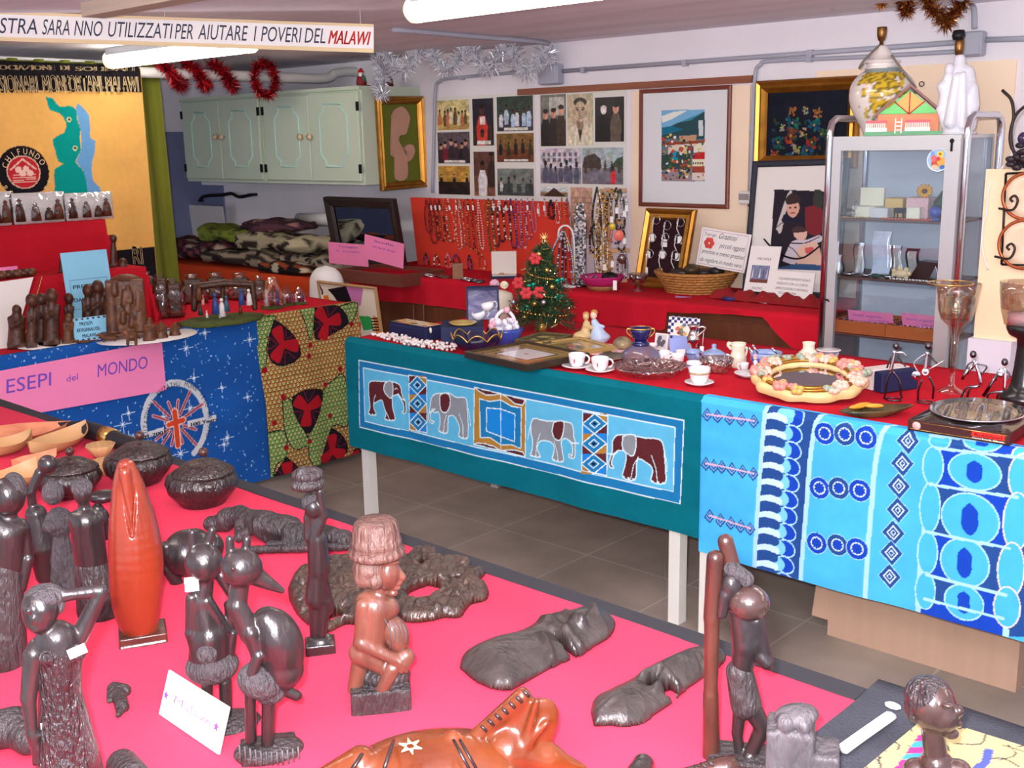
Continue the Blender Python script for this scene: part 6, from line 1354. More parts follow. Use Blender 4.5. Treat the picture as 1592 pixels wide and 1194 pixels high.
lathe_px(B,786,[(533,22),(522,24),(513,28),(509,26),(516,18)],mat('blue_china',(60,80,170),.12,coat=.6,var=.2),'bowl',r,flute=(.06,8))
MB().tube(sm_path([B.p(770,512),B.p(771,495),B.p(779,484),B.p(790,484),B.p(799,495),B.p(800,512)]),.007,8).build('handle',m_white_c,r)
mbf=MB();rr_=random.Random(5)
for k in range(22):mbf.ell(B.p(rr_.uniform(766,806),rr_.uniform(497,514),rr_.uniform(-8,10)),rr_.uniform(.010,.018),7)
mbf.build('china_blossoms',mat('blossom_white',(230,226,236),.25,coat=.3),r)
for x,y in ((764,507),(788,482),(768,503)):MB().ell(B.p(x,y,8),.014,8).build('pink_bud',mat('bud_pink',(230,170,186),.3),r)
B=BZ(842,513);r=thing('christmas_tree','small decorated artificial Christmas tree on the middle table','christmas tree',B.b);S=B.s
lathe_px(B,842,[(514,8),(512,9),(499,7.5),(498,6)],mat('gold_pot',(190,150,70),.3,metal=.7),'pot',r,seg=16)
MB().cyl(B.p(842,500),B.p(845,372),.008,8,0,.003).build('trunk',BM['brown'],r)
rg=np.random.default_rng(11);V=[];F=[];FM=[]
def needle(p,d,L,w_,mi):
 d=d/np.linalg.norm(d);s_=np.cross(d,rg.normal(size=3));s_/=np.linalg.norm(s_)+1e-9;n=len(V);V.extend([p-s_*w_,p+s_*w_,p+d*L+s_*w_*.3,p+d*L-s_*w_*.3]);F.append((n,n+1,n+2,n+3));FM.append(mi)
zt_,zb_=B.h(378,844),B.h(503,842)
for k in range(230):
 t=rg.random()**.75;z0=zt_-(zt_-zb_)*t*.93;ax=np.array([B.b[0],B.b[1],z0])+B.r*(3-3*t)*S;a_=rg.random()*6.283;L=(10+47*t**.9)*S*rg.uniform(.75,1.05)
 d=np.array([math.cos(a_),math.sin(a_),rg.uniform(-.25,.25)])
 for j in range(22):
  u=(j+1)/22;q=ax+d*L*u+np.array([0,0,-.02*u*u]);
  for e in range(2):needle(q,d*.5+rg.normal(size=3)*.8,rg.uniform(.018,.03),.0022,0 if rg.random()>.13 else 1)
o=raw('foliage',V,F,[mat('fir_green',(36,72,40),.6,var=.4,vscale=30),mat('gold_tinsel',(200,180,110),.2,metal=.8)],r,FM);o['kind']='stuff'
m_teal=mat('teal_foil',(20,150,120),.2,metal=.4);m_poin=mat('poinsettia_red',(190,50,56),.7)
def bow(x,y,d,m,s=6):
 c=B.p(x,y,d);mbf=MB(Fr(c,B.r,B.n,B.u));s*=S
 for sg in (-1,1):mbf.ell((sg*s*.6,0,s*.15*sg),(s*.7,s*.3,s*.45),8);mbf.ell((sg*s*.4,0,-s*.6),(s*.2,s*.15,s*.5),6)
 mbf.build('bow',m,r)
for x,y,d in ((870,435,20),(826,443,26),(868,461,24),(816,478,28)):bow(x,y,d,m_teal)
for x,y,d in ((818,456,34),(832,402,16),(806,440,14),(838,455,34)):
 c=B.p(x,y,d);mbf=MB(Fr(c,B.r,B.n,B.u))
 for k in range(6):a_=k*1.047;mbf.ell((9*S*.6*math.cos(a_),0,9*S*.6*math.sin(a_)),(7*S*.8,.004,4*S),7,M=[[math.cos(a_),0,-math.sin(a_)],[0,1,0],[math.sin(a_),0,math.cos(a_)]])
 mbf.build('poinsettia',m_poin,r)
for x,y,d,mm in ((815,493,26,m_gilt),(862,481,30,m_gilt),(831,472,30,m_gilt),(804,485,16,BM['red']),(850,420,18,m_gilt),(845,470,34,BM['silver']),(798,470,14,BM['silver']),(838,395,14,m_gilt),(858,446,24,BM['gold'])):MB().ell(B.p(x,y,d),4.2*S,10).build('bauble',mm,r)
rb=[]
for k in range(160):t=k/160;a_=t*26;rr=(5+38*t)*S;rb.append((B.b[0]+rr*math.cos(a_),B.b[1]+rr*math.sin(a_),zt_-(zt_-zb_)*t*.9))
MB().beads(rb,.0055,0).build('bead_garland',m_gilt,r)
mbs=MB();
for k in range(14):a_=k*.449;mbs.add([B.p(846,372)+B.r*.003*math.cos(a_+1.5),B.p(846,372)-B.r*.003*math.cos(a_+1.5),B.p(846,372)+(B.r*math.cos(a_)+B.u*math.sin(a_))*.03],[(0,1,2)])
mbs.build('top_tinsel',mat('gold_tinsel'),r)
def flat_frame(qs,name,label,m,th,bw,cvf,bg,glass=True,z0=ZM):
 Q=[onZ(*q,z0)for q in qs];o=Q[0];xa=Q[1]-Q[0];w_=np.linalg.norm(xa);xa/=w_;d_=np.linalg.norm(Q[3]-Q[0])*.5+np.linalg.norm(Q[2]-Q[1])*.5;ya=np.cross([0,0,1],xa)
 f=Fr(o,xa,ya,(0,0,1));r=thing(name,label,'picture',f((w_/2,d_/2,0)))
 g=Fr(f((0,0,th)),xa,(0,0,-1),ya)
 mb=MB(g);P=[];prof=[(0,-th),(0,0),(.3,.003),(.8,.001),(1,-.004)]
 for t,e in prof:i=t*bw;P+=[(i,-e,i),(w_-i,-e,i),(w_-i,-e,d_-i),(i,-e,d_-i)]
 F=[[k*4+j,k*4+(j+1)%4,k*4+4+(j+1)%4,k*4+4+j]for k in range(4)for j in range(4)];mb.add(P,F);mb.build('frame',m,r)
 cv=Canvas(bw*.8,w_-bw*.8,bw*.8,d_-bw*.8,w_/120,bg);cvf(cv,w_,d_);cv.mesh('picture',lambda X,Y:f(np.stack([X,Y,np.full(len(X),th-.005)],1)),mat('print_gloss',attr=True,rough=.18,spec=.6,coat=.5),r);return f,w_,d_,r
def p1(c,w_,d_):c.rect(w_*.13,w_*.87,d_*.13,d_*.87,(60,50,40));c.rect(w_*.15,w_*.85,d_*.15,d_*.85,(176,142,84));c.rect(w_*.24,w_*.76,d_*.24,d_*.76,(40,34,30));c.rect(w_*.26,w_*.74,d_*.26,d_*.74,(226,222,226));c.ell(w_/2,d_/2,w_*.03,d_*.03,(150,140,160))  # white centre paints the lamp glare into the picture colour
f,w_,d_,r=flat_frame([(722,556),(819,578),(905,556),(806,538)],'framed_print','gilt edged framed print with a painted-in bright reflection lying at the table edge',mat('black_gilt',(52,42,30),.35),.022,.014,p1,(168,132,72),z0=ZM+.008)
def p2(c,w_,d_):c.mottle(.3,8);c.rect(w_*.2,w_*.8,d_*.2,d_*.8,(150,130,84));[c.ell(w_*random.uniform(.3,.7),d_*random.uniform(.3,.7),.02,.014,random.choice([(206,120,120),(120,120,70),(220,200,150),(80,90,60)]))for _ in range(14)]
flat_frame([(828,541),(880,557),(944,543),(890,530)],'framed_print','tan framed print with a pink flower lying before the couple figurine',mat('tan_frame',(176,142,86),.4,var=.2),.02,.016,p2,(180,150,96),z0=ZM)
flat_frame([(800,536),(850,541),(895,530),(850,523)],'framed_print','dark olive framed print lying at the foot of the Christmas tree',mat('olive_frame',(96,84,52),.4,var=.2),.02,.012,p2,(90,84,60))
B=BZ(915,529);r=thing('couple_figurine','porcelain couple figurine in pale blue and ochre on the middle table','figurine',B.b)
carve_mesh('ochre_figure',cprims(B,[('e',905,522,14,8,12,0),('c',900,524,7,894,526,4),('c',910,518,8,912,504,6),('e',911,492,5,6,5),('c',910,505,4,920,510,3,4)]),mat('ochre_china',(206,176,124),.25,coat=.4),r,res=.003,k=.006)
carve_mesh('blue_figure',cprims(B,[('c',931,524,15,926,505,6),('e',935,524,14,7,14),('c',926,506,6,924,500,5),('c',926,504,3,938,508,2.5,4)]),mat('pale_blue_china',(180,200,226),.25,coat=.4),r,res=.003,k=.006)
carve_mesh('heads',cprims(B,[('e',923,490,5.2,6.5,5)]),mat('china_skin',(232,200,180),.3),r,res=.002,k=.003);carve_mesh('hair',cprims(B,[('e',911,489,5.4,5,5.5,-2),('e',924,486,5.6,5,5.6,-2)]),mat('china_hair',(190,130,70),.4),r,res=.002,k=.002)
def plate_at(x,y,rx,m,name,label,cat='plate',tilt=None,h=.012):
 c=onZ(x,y,ZM);s=((c-CAM)@FW)/FPX;R_=rx*s;return MB().lathe([(R_*.55,0),(R_*.6,.003),(R_,h),(R_*.97,h+.002),(R_*.58,.006),(0,.005)],c,30).build(name,m,label=label,cat=cat)
def cup_at(x,y,rx,hpx,label,m=m_white_c,hand=1,saucer=0,heart=0,group=None,band=None):
 B=BZ(x,y);S=B.s;r=thing('teacup',label,'cup',B.b,group);R_=rx*S;h=hpx*S*1.02;z0=0
 if saucer:MB().lathe([(R_*.7,0),(saucer*S,.010),(saucer*S*.97,.012),(R_*.6,.005),(0,.005)],B.b,28).build('saucer',m,r);z0=.006
 b=B.b+np.array([0,0,z0]);MB().lathe([(0,0),(R_*.6,0),(R_*.62,.003),(R_*.85,h*.35),(R_*.97,h*.75),(R_,h),(R_*.93,h),(R_*.8,h*.35),(0,.006)],b,24).build('cup',m,r)
 if hand:MB().tube([b+B.r*(R_*.93+R_*.5*math.sin(t))*hand+B.u*(h*.55+h*.32*math.cos(t))for t in np.linspace(.1,3.05,9)],.0035,6).build('handle',m,r)
 if heart:
  q=b+B.n*R_*.93+B.r*heart*R_*.3+B.u*h*.5;g=Fr(q-B.n*.003,B.r,B.u,B.n);s=R_*.3;MB(g).prism([(s*.16*16*math.sin(t)**3/12,s*(13*math.cos(t)-5*math.cos(2*t)-2*math.cos(3*t)-math.cos(4*t))/14)for t in np.linspace(0,6.28,22)[:-1]],0,.006).build('heart',m_heart,r)
 if band:MB().lathe([(R_*.93,h*.62),(R_*.965,h*.62),(R_*.985,h*.75),(R_*.95,h*.75)],b,24).build('band',band,r)
 return r
plate_at(864,566,16,mat('olive_plate',(186,186,150),.25,var=.2),'oval_plate','small pale plate half under the framed print')
cup_at(897,572,13.5,20,'white cup with a red heart, leftmost on its saucer',saucer=24,heart=-1);cup_at(933,578,14,20,'white cup with a red heart beside the crystal platter',saucer=23,heart=-1)
cup_at(1033,565,9,17,'white cup with a red heart behind the crystal platter',heart=-.3,hand=1,saucer=14);cup_at(1054,566,10,16,'plain white cup right of the heart cup behind the platter',hand=-1);cup_at(1014,544,8,10,'small cup with red inside by the cobalt dish',hand=0);cup_at(1061,552,12,7,'low white bowl behind the plain white cup',hand=0)
m_rim=mat('blue_band',(70,90,170),.2)
cup_at(1077,560,12,16,'white cup with blue bands beside the blue teapot',m_bw,hand=1,band=m_rim);cup_at(1079,578,12,16,'white cup with blue leaves behind the front teacup',m_white_c,hand=0,band=m_rim)
cup_at(1087,598,17,24,'white ribbed teacup with gilt flowers at the front of the table',saucer=23,hand=0,band=mat('gilt_flowers',(196,176,130),.3,var=.4,vscale=80))
B=BZ(996,563);S=B.s;r=thing('lidded_dish','round iridescent lidded dish with a cobalt bowl on its top','dish',B.b)
m_iri=mat('iridescent',(96,106,150),.12,coat=.7,var=.5,vscale=9,col2=(120,84,70));lathe_px(B,996,[(564,18),(560,29),(556,31),(548,30),(540,20),(536,12)],m_iri,'dome',r);lathe_px(B,996,[(538,13),(534,14),(529,10),(528,8)],m_cobalt,'stand',r)
lathe_px(B,996,[(530,8),(524,13),(516,16),(510,17),(510,15.5),(518,13),(526,6)],m_cobalt,'cobalt_bowl',r);
for sg in (-1,1):MB().tube(sm_path([B.p(996+sg*14,524),B.p(996+sg*21,517),B.p(996+sg*20,511),B.p(996+sg*15,513)]),.003,6).build('gilt_handle',m_gilt,r)
MB().tube([B.p(996,510)+np.array([16.5*S*math.cos(t),16.5*S*math.sin(t),0])for t in np.linspace(0,6.28,30)[:-1]],.0025,5,closed=True).build('gilt_rim',m_gilt,r)
B=BZ(968,541);lathe_px(B,968,[(542,12),(538,16),(530,14),(524,7),(523,0)],mat('tortoise',(84,76,70),.25,var=.6,vscale=25,col2=(170,150,110)),'domed_box',label='dark speckled domed box left of the cobalt dish',cat='box')
B=BZ(952,568)
f=Fr(B.p(936,569),B.r,-B.n*.9+B.u*.2,B.u);g=Fr(f.o,B.r,B.r*0+np.array([-B.n[0],-B.n[1],.45]),B.u)
MB(Fr(onZ(952,562,ZM),B.r,-B.n,B.u)).lathe([(0,.004),(22*B.s,.02),(22*B.s,.022),(0,.008)],seg=22,sy=1.3).build('fan_plate',mat('dark_floral',(60,58,50),.3,var=.7,vscale=30,col2=(150,140,120)),label='dark floral plate between the heart cups and the cobalt dish',cat='plate')
for(x,y,rx,ry,nm) in ((945,540,.06,.05,'pink lace doily beside the tan framed print'),(960,550,.075,.06,'pink lace doily under the dark floral plate'),(935,549,.05,.05,'pale pink doily between the framed print and the heart cups')):
 c=onZ(x,y,ZM);MB().lathe([(1,0),(1.0,.004),(.8,.005),(0,.005)],c*np.array([1,1,1]),30,sx=rx,sy=ry,flute=(.06,15)).build('lace_doily',mat('pink_lace',(226,178,184),.9,bump=.5,bscale=200),label=nm,cat='doily')
m_cry=thin('cut_crystal',(250,232,228),.25,.85,.06,1.0,55)
def crystal(x,y,rx,name,label,h,pr=None):
 c=onZ(x,y,ZM);s=((c-CAM)@FW)/FPX;R_=rx*s;MB().lathe([(R_*.7,0),(R_*.85,h*.5),(R_,h),(R_*.96,h),(R_*.8,h*.45),(R_*.65,.004),(0,.004)],c,64,flute=(.03,26)).build(name,m_cry,label=label,cat='platter' if h<.06 else 'bowl')
crystal(1010,581,58,'crystal_platter','large round cut crystal platter at the front of the middle table',.03);crystal(1113,577,27,'crystal_bowl','small cut crystal bowl right of the front teacup',.045)
def stand(qs,name,label,m,cvf=None,bg=(230,226,220),cat='picture frame',th=.01):
 """leaning card with bottom edge on the table: bottom-left, bottom-right, height px"""
 A,B_,hp=onZ(*qs[0],ZM),onZ(*qs[1],ZM),qs[2];xa=B_-A;w_=np.linalg.norm(xa);xa/=w_;h_=hp*((A-CAM)@FW)/FPX*1.03;bk=np.cross([0,0,1],xa);z=np.array([0,0,1])+bk*.2;z/=np.linalg.norm(z);f=Fr(A,xa,np.cross(z,xa),z);r=thing(name,label,cat,A)
 MB(f).box(0,w_,0,th,0,h_).build('frame',m,r)
 if cvf:cv=Canvas(0,w_,0,h_,w_/80,bg);cvf(cv,w_,h_);cv.mesh('face',lambda X,Z:f(np.stack([X,np.full(len(X),-.001),Z],1)),m_print2,r)
 return f,w_,h_,r
def checks(c,w_,h_):
 s=w_/11
 for i in range(11):
  for j in range(int(h_/s)+1):
   if(i+j)%2:c.rect(i*s,i*s+s,j*s,j*s+s,(24,32,110))
 c.rect(2*s,w_-2*s,2*s,h_-2*s,(232,228,214));[c.ell(w_*random.uniform(.3,.7),h_*random.uniform(.35,.75),.009,.007,cc)for cc in [(150,50,60),(206,170,110),(90,120,150),(200,100,90),(110,130,90)]*2];c.rect(2*s,w_-2*s,h_*.1,h_*.34,(150,170,222))
stand([(1036,535),(1084,540),43],'checked_frame','blue and white checked picture frame behind the silver jug',mat('navy_card'),checks)
def sm1(c,w_,h_):c.rect(w_*.1,w_*.9,h_*.08,h_*.92,(196,196,200));[c.ell(w_*random.uniform(.25,.75),h_*random.uniform(.3,.8),.008,.008,(90,80,90))for _ in range(8)]
stand([(1017,543),(1037,545),25],'picture_frame','small silver grey frame left of the checked frame',m_white_c,sm1);stand([(1042,549),(1074,547),22],'blue_card','lilac blue card leaning before the checked frame',mat('lilac_card',(150,166,226),.6),cat='card')
B=BZ(1082,552);r=thing('silver_jug','silver jug with a curled handle and white tag on the middle table','jug',B.b)
m_jug=mat('polished_silver',(226,220,214),.08,metal=1)
lathe_px(B,1077,[(552,7),(550,8),(547,4),(543,3),(538,6),(531,10),(525,10),(519,7),(513,5),(508,7),(505,10),(505,9),(510,5)],m_jug,'body',r,seg=30)
MB().tube(sm_path([B.p(1084,524),B.p(1090,518),B.p(1095,514),B.p(1096,510),B.p(1092,508),B.p(1085,510)]),.004,8).build('handle',m_jug,r)
MB().tube([B.p(1094,516),B.p(1092,538)],.0015,4).build('string',m_white,r);q=B.p(1091,549,3);MB(Fr(q,B.r,-B.n,B.u)).box(-.007,.007,0,.001,0,.025).build('price_tag',mat('tag_white'),r)
B=BZ(1112,567);r=thing('teapot','blue and white teapot with round knob right of the silver jug','teapot',B.b)
lathe_px(B,1110,[(568,13),(564,19),(556,21),(551,19),(550,17)],m_bw,'body',r);lathe_px(B,1110,[(551,18.5),(549,18),(544,10),(542,4),(540,3),(537,4),(535,3),(534,0)],m_bw,'lid',r)
MB().tube([B.p(1129,557)+B.r*7*B.s*math.sin(t)+B.u*6*B.s*math.cos(t)for t in np.linspace(0,3.14,9)],.004,7).build('handle',m_white_c,r);MB().tube(sm_path([B.p(1092,560),B.p(1086,556),B.p(1083,550)]),[.009]*6+[.008]*6+[.005],8).build('spout',m_bw,r)
B=BZ(1147,570);r=thing('cream_pitcher','cream china pitcher with ribbed belly behind the doll set','pitcher',B.b)
lathe_px(B,1147,[(571,10),(568,11),(560,14),(552,12),(546,10),(538,11),(533,12),(533,11),(540,9)],mat('cream_china'),'body',r,flute=(.02,14));MB().tube(sm_path([B.p(1137,535),B.p(1133,533),B.p(1132,537),B.p(1137,543)]),.005,7).build('lip',mat('cream_china'),r)
MB().tube(sm_path([B.p(1156,540),B.p(1161,541),B.p(1160,550),B.p(1157,557)]),.0038,7).build('handle',mat('cream_china'),r)
B=BZ(1190,578);r=thing('china_bowl','blue and white bowl with wide rim behind the doll set','bowl',B.b);lathe_px(B,1190,[(579,12),(572,18),(560,22),(552,23),(547,25),(547,23),(556,20),(570,12)],m_bw,'bowl',r)
MB().lathe([(22.4*B.s,0),(23.3*B.s,0),(23.8*B.s,.014),(23*B.s,.014)],(B.b[0],B.b[1],B.h(560)),30).build('blue_band',m_rim,r)
for k,(x0,y0,x1,y1) in enumerate(((1176,556,1164,540),(1180,552,1170,536),(1210,552,1200,541))):MB().tube([B.p(x0,y0),B.p(x1,y1)],[.002,.005],6).build('spoon',m_silver,label=['left silver spoon','middle silver spoon','right silver spoon'][k]+' leaning on the blue and white bowl',cat='spoon',group='spoons at the bowl')
plate_at(1163,585,22,mat('flower_saucer',(226,222,226),.15,var=.12,coat=.4),'china_tray','white china tray under the tiny cup and dolls')
cup_at(1157,577,7,13,'tiny pink-white cup standing on the china tray',hand=-1)
for(x,y0,y1,nm) in ((1174,585,550,'taller porcelain doll on the china tray'),(1181,590,566,'shorter porcelain doll at the front of the china tray')):
 B=BZ(x,y0);r=thing('porcelain_doll',nm,'figurine',B.b,None);h=y0-y1
 lathe_px(B,x,[(y0,6),(y0-h*.3,5),(y0-h*.55,2.5),(y0-h*.65,3.5),(y0-h*.72,2)],m_white_c,'dress',r,seg=14);MB().ell(B.p(x,y0-h*.82),3.2*B.s,10).build('head',mat('china_skin',(232,200,180),.3),r);MB().lathe([(3.6*B.s,0),(2.4*B.s,.006),(0,.009)],B.p(x,y0-h*.88),12).build('hat',mat('bud_pink',(230,170,186),.3),r)
m_rose=mat('rose_china',(232,224,224),.12,coat=.5,var=.9,vscale=24,col2=(180,40,60))
B=BZ(1228,574);r=thing('milk_jug','small white milk jug with red flowers before the white vase','jug',B.b);lathe_px(B,1226,[(575,8),(572,9),(562,10),(556,8),(553,9.5),(553,8.5),(560,8)],m_white_c,'body',r);MB().tube(sm_path([B.p(1218,556),B.p(1212,554),B.p(1216,560)]),.004,7).build('spout',m_white_c,r);MB().tube([B.p(1236,564)+B.r*5*B.s*math.sin(t)+B.u*5*B.s*math.cos(t)for t in np.linspace(0,3.14,8)],.003,6).build('handle',m_white_c,r)
B=BZ(1243,578);lathe_px(B,1246,[(579,9),(568,11),(560,12),(560,11),(570,8)],m_rose,'flowered_cup',label='white cup covered with red flowers before the white vase',cat='cup')
B=BZ(1258,572);lathe_px(B,1256,[(573,14),(566,19),(556,20),(548,15),(542,9),(536,9),(532,10),(532,8.5),(540,7)],m_rose if False else mat('cream_china'),'white_vase',label='round white vase with narrow neck beside the vitrine foot',cat='vase')
B=BZ(1290,566);r=thing('patterned_cup','navy and white patterned cup with a saucer lying on it','cup',B.b);lathe_px(B,1288,[(567,9),(562,13),(550,15),(546,15),(546,14),(560,11)],mat('navy_lattice',(40,44,90),.2,var=.9,vscale=60,col2=(220,220,226)),'cup',r);lathe_px(B,1288,[(546,10),(544,19),(543,18.5),(544.5,9)],m_white_c,'saucer',r)
F_=onZ(1250,626,ZM+.004);bn=Bill(1250,626,ZM).n;K_=onPl(1260,566,F_-bn*.24,bn);ey=(K_-F_)/2;c=(F_+K_)/2;b_=np.linalg.norm(ey);ya=ey/b_;xa=np.cross(ya,[0,0,1]);xa/=np.linalg.norm(xa)
ex=(onPl(1346,588,c,bn)-onPl(1169,600,c,bn))/2;a_=abs(ex@xa);c=c+xa*((onPl(1257,594,c,bn)-c)@xa)
fm_=Fr(c,xa,ya,np.cross(xa,ya));r=thing('oval_mirror','ornate cream and gilt oval mirror with roses lying on the table','mirror',c)
m_roc=mat('rococo_cream',(230,202,140),.4,var=.15,vscale=20,bump=.3,bscale=50);nseg=96
prof=[(1.0,0),(1.02,.01),(1.0,.022),(.93,.03),(.86,.026),(.8,.034),(.72,.028),(.68,.016)]
mbm=MB(fm_);P=[]
for k_,z in prof:
 for j in range(nseg):
  t=2*math.pi*j/nseg;w_=1+.03*math.cos(10*t)*(k_>.9)+.012*math.cos(17*t);P.append((a_*k_*w_*math.cos(t),b_*k_*w_*math.sin(t),z))
mbm.add(P,[[i*nseg+j,i*nseg+(j+1)%nseg,(i+1)*nseg+(j+1)%nseg,(i+1)*nseg+j]for i in range(len(prof)-1)for j in range(nseg)],0,True);mbm.build('frame',m_roc,r)
MB(fm_).add([(a_*.7*math.cos(2*math.pi*j/48),b_*.7*math.sin(2*math.pi*j/48),.016)for j in range(48)],[list(range(48))]).build('mirror_glass',mat('mirror_glass2',(216,220,226),.03,metal=1),r)
MB(Fr(np.array([c[0],c[1],ZM]),xa,np.cross([0,0,1],xa),(0,0,1))).box(-.05,.05,.05,.075,0,c[2]-ZM+.02).build('back_prop',m_navy,r)
MB(fm_).tube([(a_*.72*math.cos(t),b_*.72*math.sin(t),.031)for t in np.linspace(0,6.28,61)[:-1]],.006,6,closed=True).tube([(a_*.87*math.cos(t)*(1+.02*math.cos(6*t)),b_*.87*math.sin(t),.032)for t in np.linspace(0,6.28,61)[:-1]],.007,6,closed=True).build('gilt_moulding',m_gold,r)
rr_=random.Random(8)
for g_,cc in (('rose',(226,140,130)),('rose',(236,190,170)),('leaf',(150,160,140)),('leaf',(206,170,90))):
 for k in range(13):
  t=rr_.uniform(0,6.28);q=rr_.uniform(.78,.98);mbf=MB(fm_);s=rr_.uniform(.011,.021);x0,y0=a_*q*math.cos(t),b_*q*math.sin(t)
  for j in range(5 if g_=='rose' else 2):mbf.ell((x0+s*.7*math.cos(j*1.257+k),y0+s*.7*math.sin(j*1.257+k),.034),(s*.75,s*.6,s*.7),7)
  mbf.build('carved_'+g_,mat('roc_%s_%d'%(g_,cc[0]),cc,.4),r)
B=BZ(1365,608)
f,w_,d_,h_,r=pbox((1356,607),(1326,586),(1412,600),32,'gift_box','white cardboard box lying behind the first wire musician',m_paper)
w_=max(w_,.10);MB(f).box(0,w_,0,.05,0,h_).build('carton',mat('white_carton',(230,216,214),.6),r)
f2=Fr(f.o-f.A[1]*.002,f.A[0],f.A[1],f.A[2]);r=thing('navy_box','navy box standing behind the first wire musician','box',f2((.06,0,0)))
MB(f2).box(.0,w_,-.04,-.002,0,h_*.97,bev=.002).build('carton',m_navy,r)
m_wire=mat('gunmetal',(96,92,98),.2,metal=1);m_chr=mat('bright_steel',(220,220,228),.12,metal=1)
def musician(base,head,limbs,inst,label):
 B=BZ(*base);r=thing('wire_musician',label,'figurine',B.b,'wire musicians');S=B.s
 MB().ell(B.p(*head),(5*S,5*S,6*S),12).build('head',m_wire,r)
 for nm,P,rr,mm in limbs:MB().tube(sm_path([B.p(*p)for p in P],5),rr*S,8).build(nm,mm,r)
 MB().tube([B.b+np.array([12*S*math.cos(t),10*S*math.sin(t),1.2*S])for t in np.linspace(0,6.28,20)[:-1]],1.2*S,6,closed=True).build('base_ring',m_wire,r)
 inst(B,r,S)
def horn(B,r,S):MB().tube(sm_path([B.p(1393,548,6),B.p(1403,548,6),B.p(1409,554,6)]),1.4*S,6).build('flute',m_chr,r)
musician((1389,622),(1393,538),[('torso',[(1391,545),(1388,560),(1385,577)],3,m_chr),('arm',[(1391,550),(1383,560),(1379,572)],1.3,m_wire),('arm',[(1393,550),(1402,562),(1408,570)],1.3,m_wire),('leg',[(1385,577),(1379,592),(1377,608),(1374,620)],1.6,m_wire),('leg',[(1388,577),(1398,592),(1400,608),(1402,619)],1.6,m_wire)],horn,'wire figure playing a flute, leftmost of the steel musicians')
def guitar(B,r,S):
 g=Fr(B.p(1433,582,7),B.r,B.u,B.n);MB(g).ell((-8*S,-2*S,0),(7*S,7*S,2*S),14).ell((5*S,4*S,0),(6*S,6*S,2*S),14).build('guitar_body',m_chr,r)
 MB().tube([B.p(1436,580,7),B.p(1468,560,7)],1.6*S,6).build('guitar_neck',m_chr,r);MB(g).tube([(5*S+4*S*math.cos(t),4*S+4*S*math.sin(t),2.4*S)for t in np.linspace(0,6.28,16)[:-1]],.9*S,5,closed=True).build('sound_ring',m_white_c,r)
musician((1438,626),(1443,538),[('torso',[(1442,547),(1440,560),(1438,580)],3,m_chr),('arm',[(1440,550),(1430,556),(1421,566),(1428,580)],1.3,m_chr),('arm',[(1444,550),(1452,560),(1458,566)],1.3,m_wire),('leg',[(1434,590),(1428,605),(1427,622)],1.6,m_wire),('leg',[(1444,585),(1451,600),(1450,620)],1.6,m_wire)],guitar,'wire figure playing a round steel guitar, second from left')
def accord(B,r,S):
 for k in range(6):MB().tube([B.p(1501+3.5*k,577-3*k,6),B.p(1496+3.5*k,590-4*k,6)],2*S,6).build('bellows_fold',m_chr if k%2 else m_wire,r)
musician((1497,628),(1513,551),[('torso',[(1514,560),(1521,578),(1524,598)],3,m_chr),('arm',[(1514,562),(1506,566),(1502,574)],1.3,m_wire),('arm',[(1520,566),(1534,570),(1526,582)],1.3,m_wire),('leg',[(1524,600),(1504,602),(1497,612),(1492,624)],1.6,m_wire),('leg',[(1521,601),(1508,605),(1502,626)],1.6,m_wire)],accord,'seated wire figure with bent body and instrument, third from left')
def bass(B,r,S):MB().tube([B.p(1529,616,6),B.p(1555,574,6)],[3*S,1.4*S],7).build('long_instrument',m_wire,r);MB(Fr(B.p(1556,580,6),B.r,B.u,B.n)).ell((0,0,0),(6*S,7*S,2*S),12).build('plate_body',m_chr,r)
musician((1545,640),(1562,563),[('torso',[(1562,572),(1563,590),(1562,606)],3,m_chr),('arm',[(1561,575),(1552,582),(1548,592)],1.3,m_wire),('arm',[(1565,575),(1570,585),(1560,592)],1.3,m_wire),('leg',[(1562,608),(1538,612),(1534,628)],1.6,m_wire),('leg',[(1560,609),(1551,614),(1550,634)],1.6,m_wire)],bass,'seated wire figure with a long instrument, rightmost of the musicians')
B=BZ(1470,607);r=thing('glass_goblet','tall engraved glass goblet standing behind the wire musicians','goblet',B.b)
m_gob=thin('smoked_glass',(242,236,224),.10,.7,.03,.5,22)
lathe_px(B,1478,[(613,26),(611,27),(602,8),(596,4),(560,4),(520,6),(508,9),(503,14),(496,22),(480,27),(460,29),(440,33),(440,32),(460,27.5),(480,25.5),(495,20)],m_gob,'goblet',r,seg=40)
MB().tube([np.array([*B.p(1478,440)[:2],B.h(440,1478)])+np.array([32.5*B.s*math.cos(t),32.5*B.s*math.sin(t),0])for t in np.linspace(0,6.28,40)[:-1]],.002,5,closed=True).build('gilt_rim',m_gilt,r)
B=BZ(1588,622);r=thing('candle_holder','tall black wooden candle holder with glass cup at the right edge','candle holder',B.b);m_blk=mat('black_lacquer',(24,22,24),.3,coat=.3)
lathe_px(B,1590,[(626,36),(612,34),(606,24),(596,20),(570,17),(540,15),(526,16),(520,28),(512,32),(506,33),(504,30),(504,0)],m_blk,'stem',r);lathe_px(B,1590,[(504,27),(480,33),(455,36),(438,37),(438,36),(480,31)],m_gob,'glass_cup',r);lathe_px(B,1590,[(504,22),(486,22),(486,0)],mat('pink_candle',(206,176,196),.5),'candle',r)
c=onZ(1362,645,ZM);s=((c-CAM)@FW)/FPX;d0=onZ(1425,640,ZM)-onZ(1308,648,ZM);a_=np.linalg.norm(d0)/2;xa=d0/(2*a_);fl_=Fr(c,xa,np.cross([0,0,1],xa),(0,0,1));r=thing('leaf_dish','dark green leaf dish with yellow leaf relief at the table edge','dish',c)
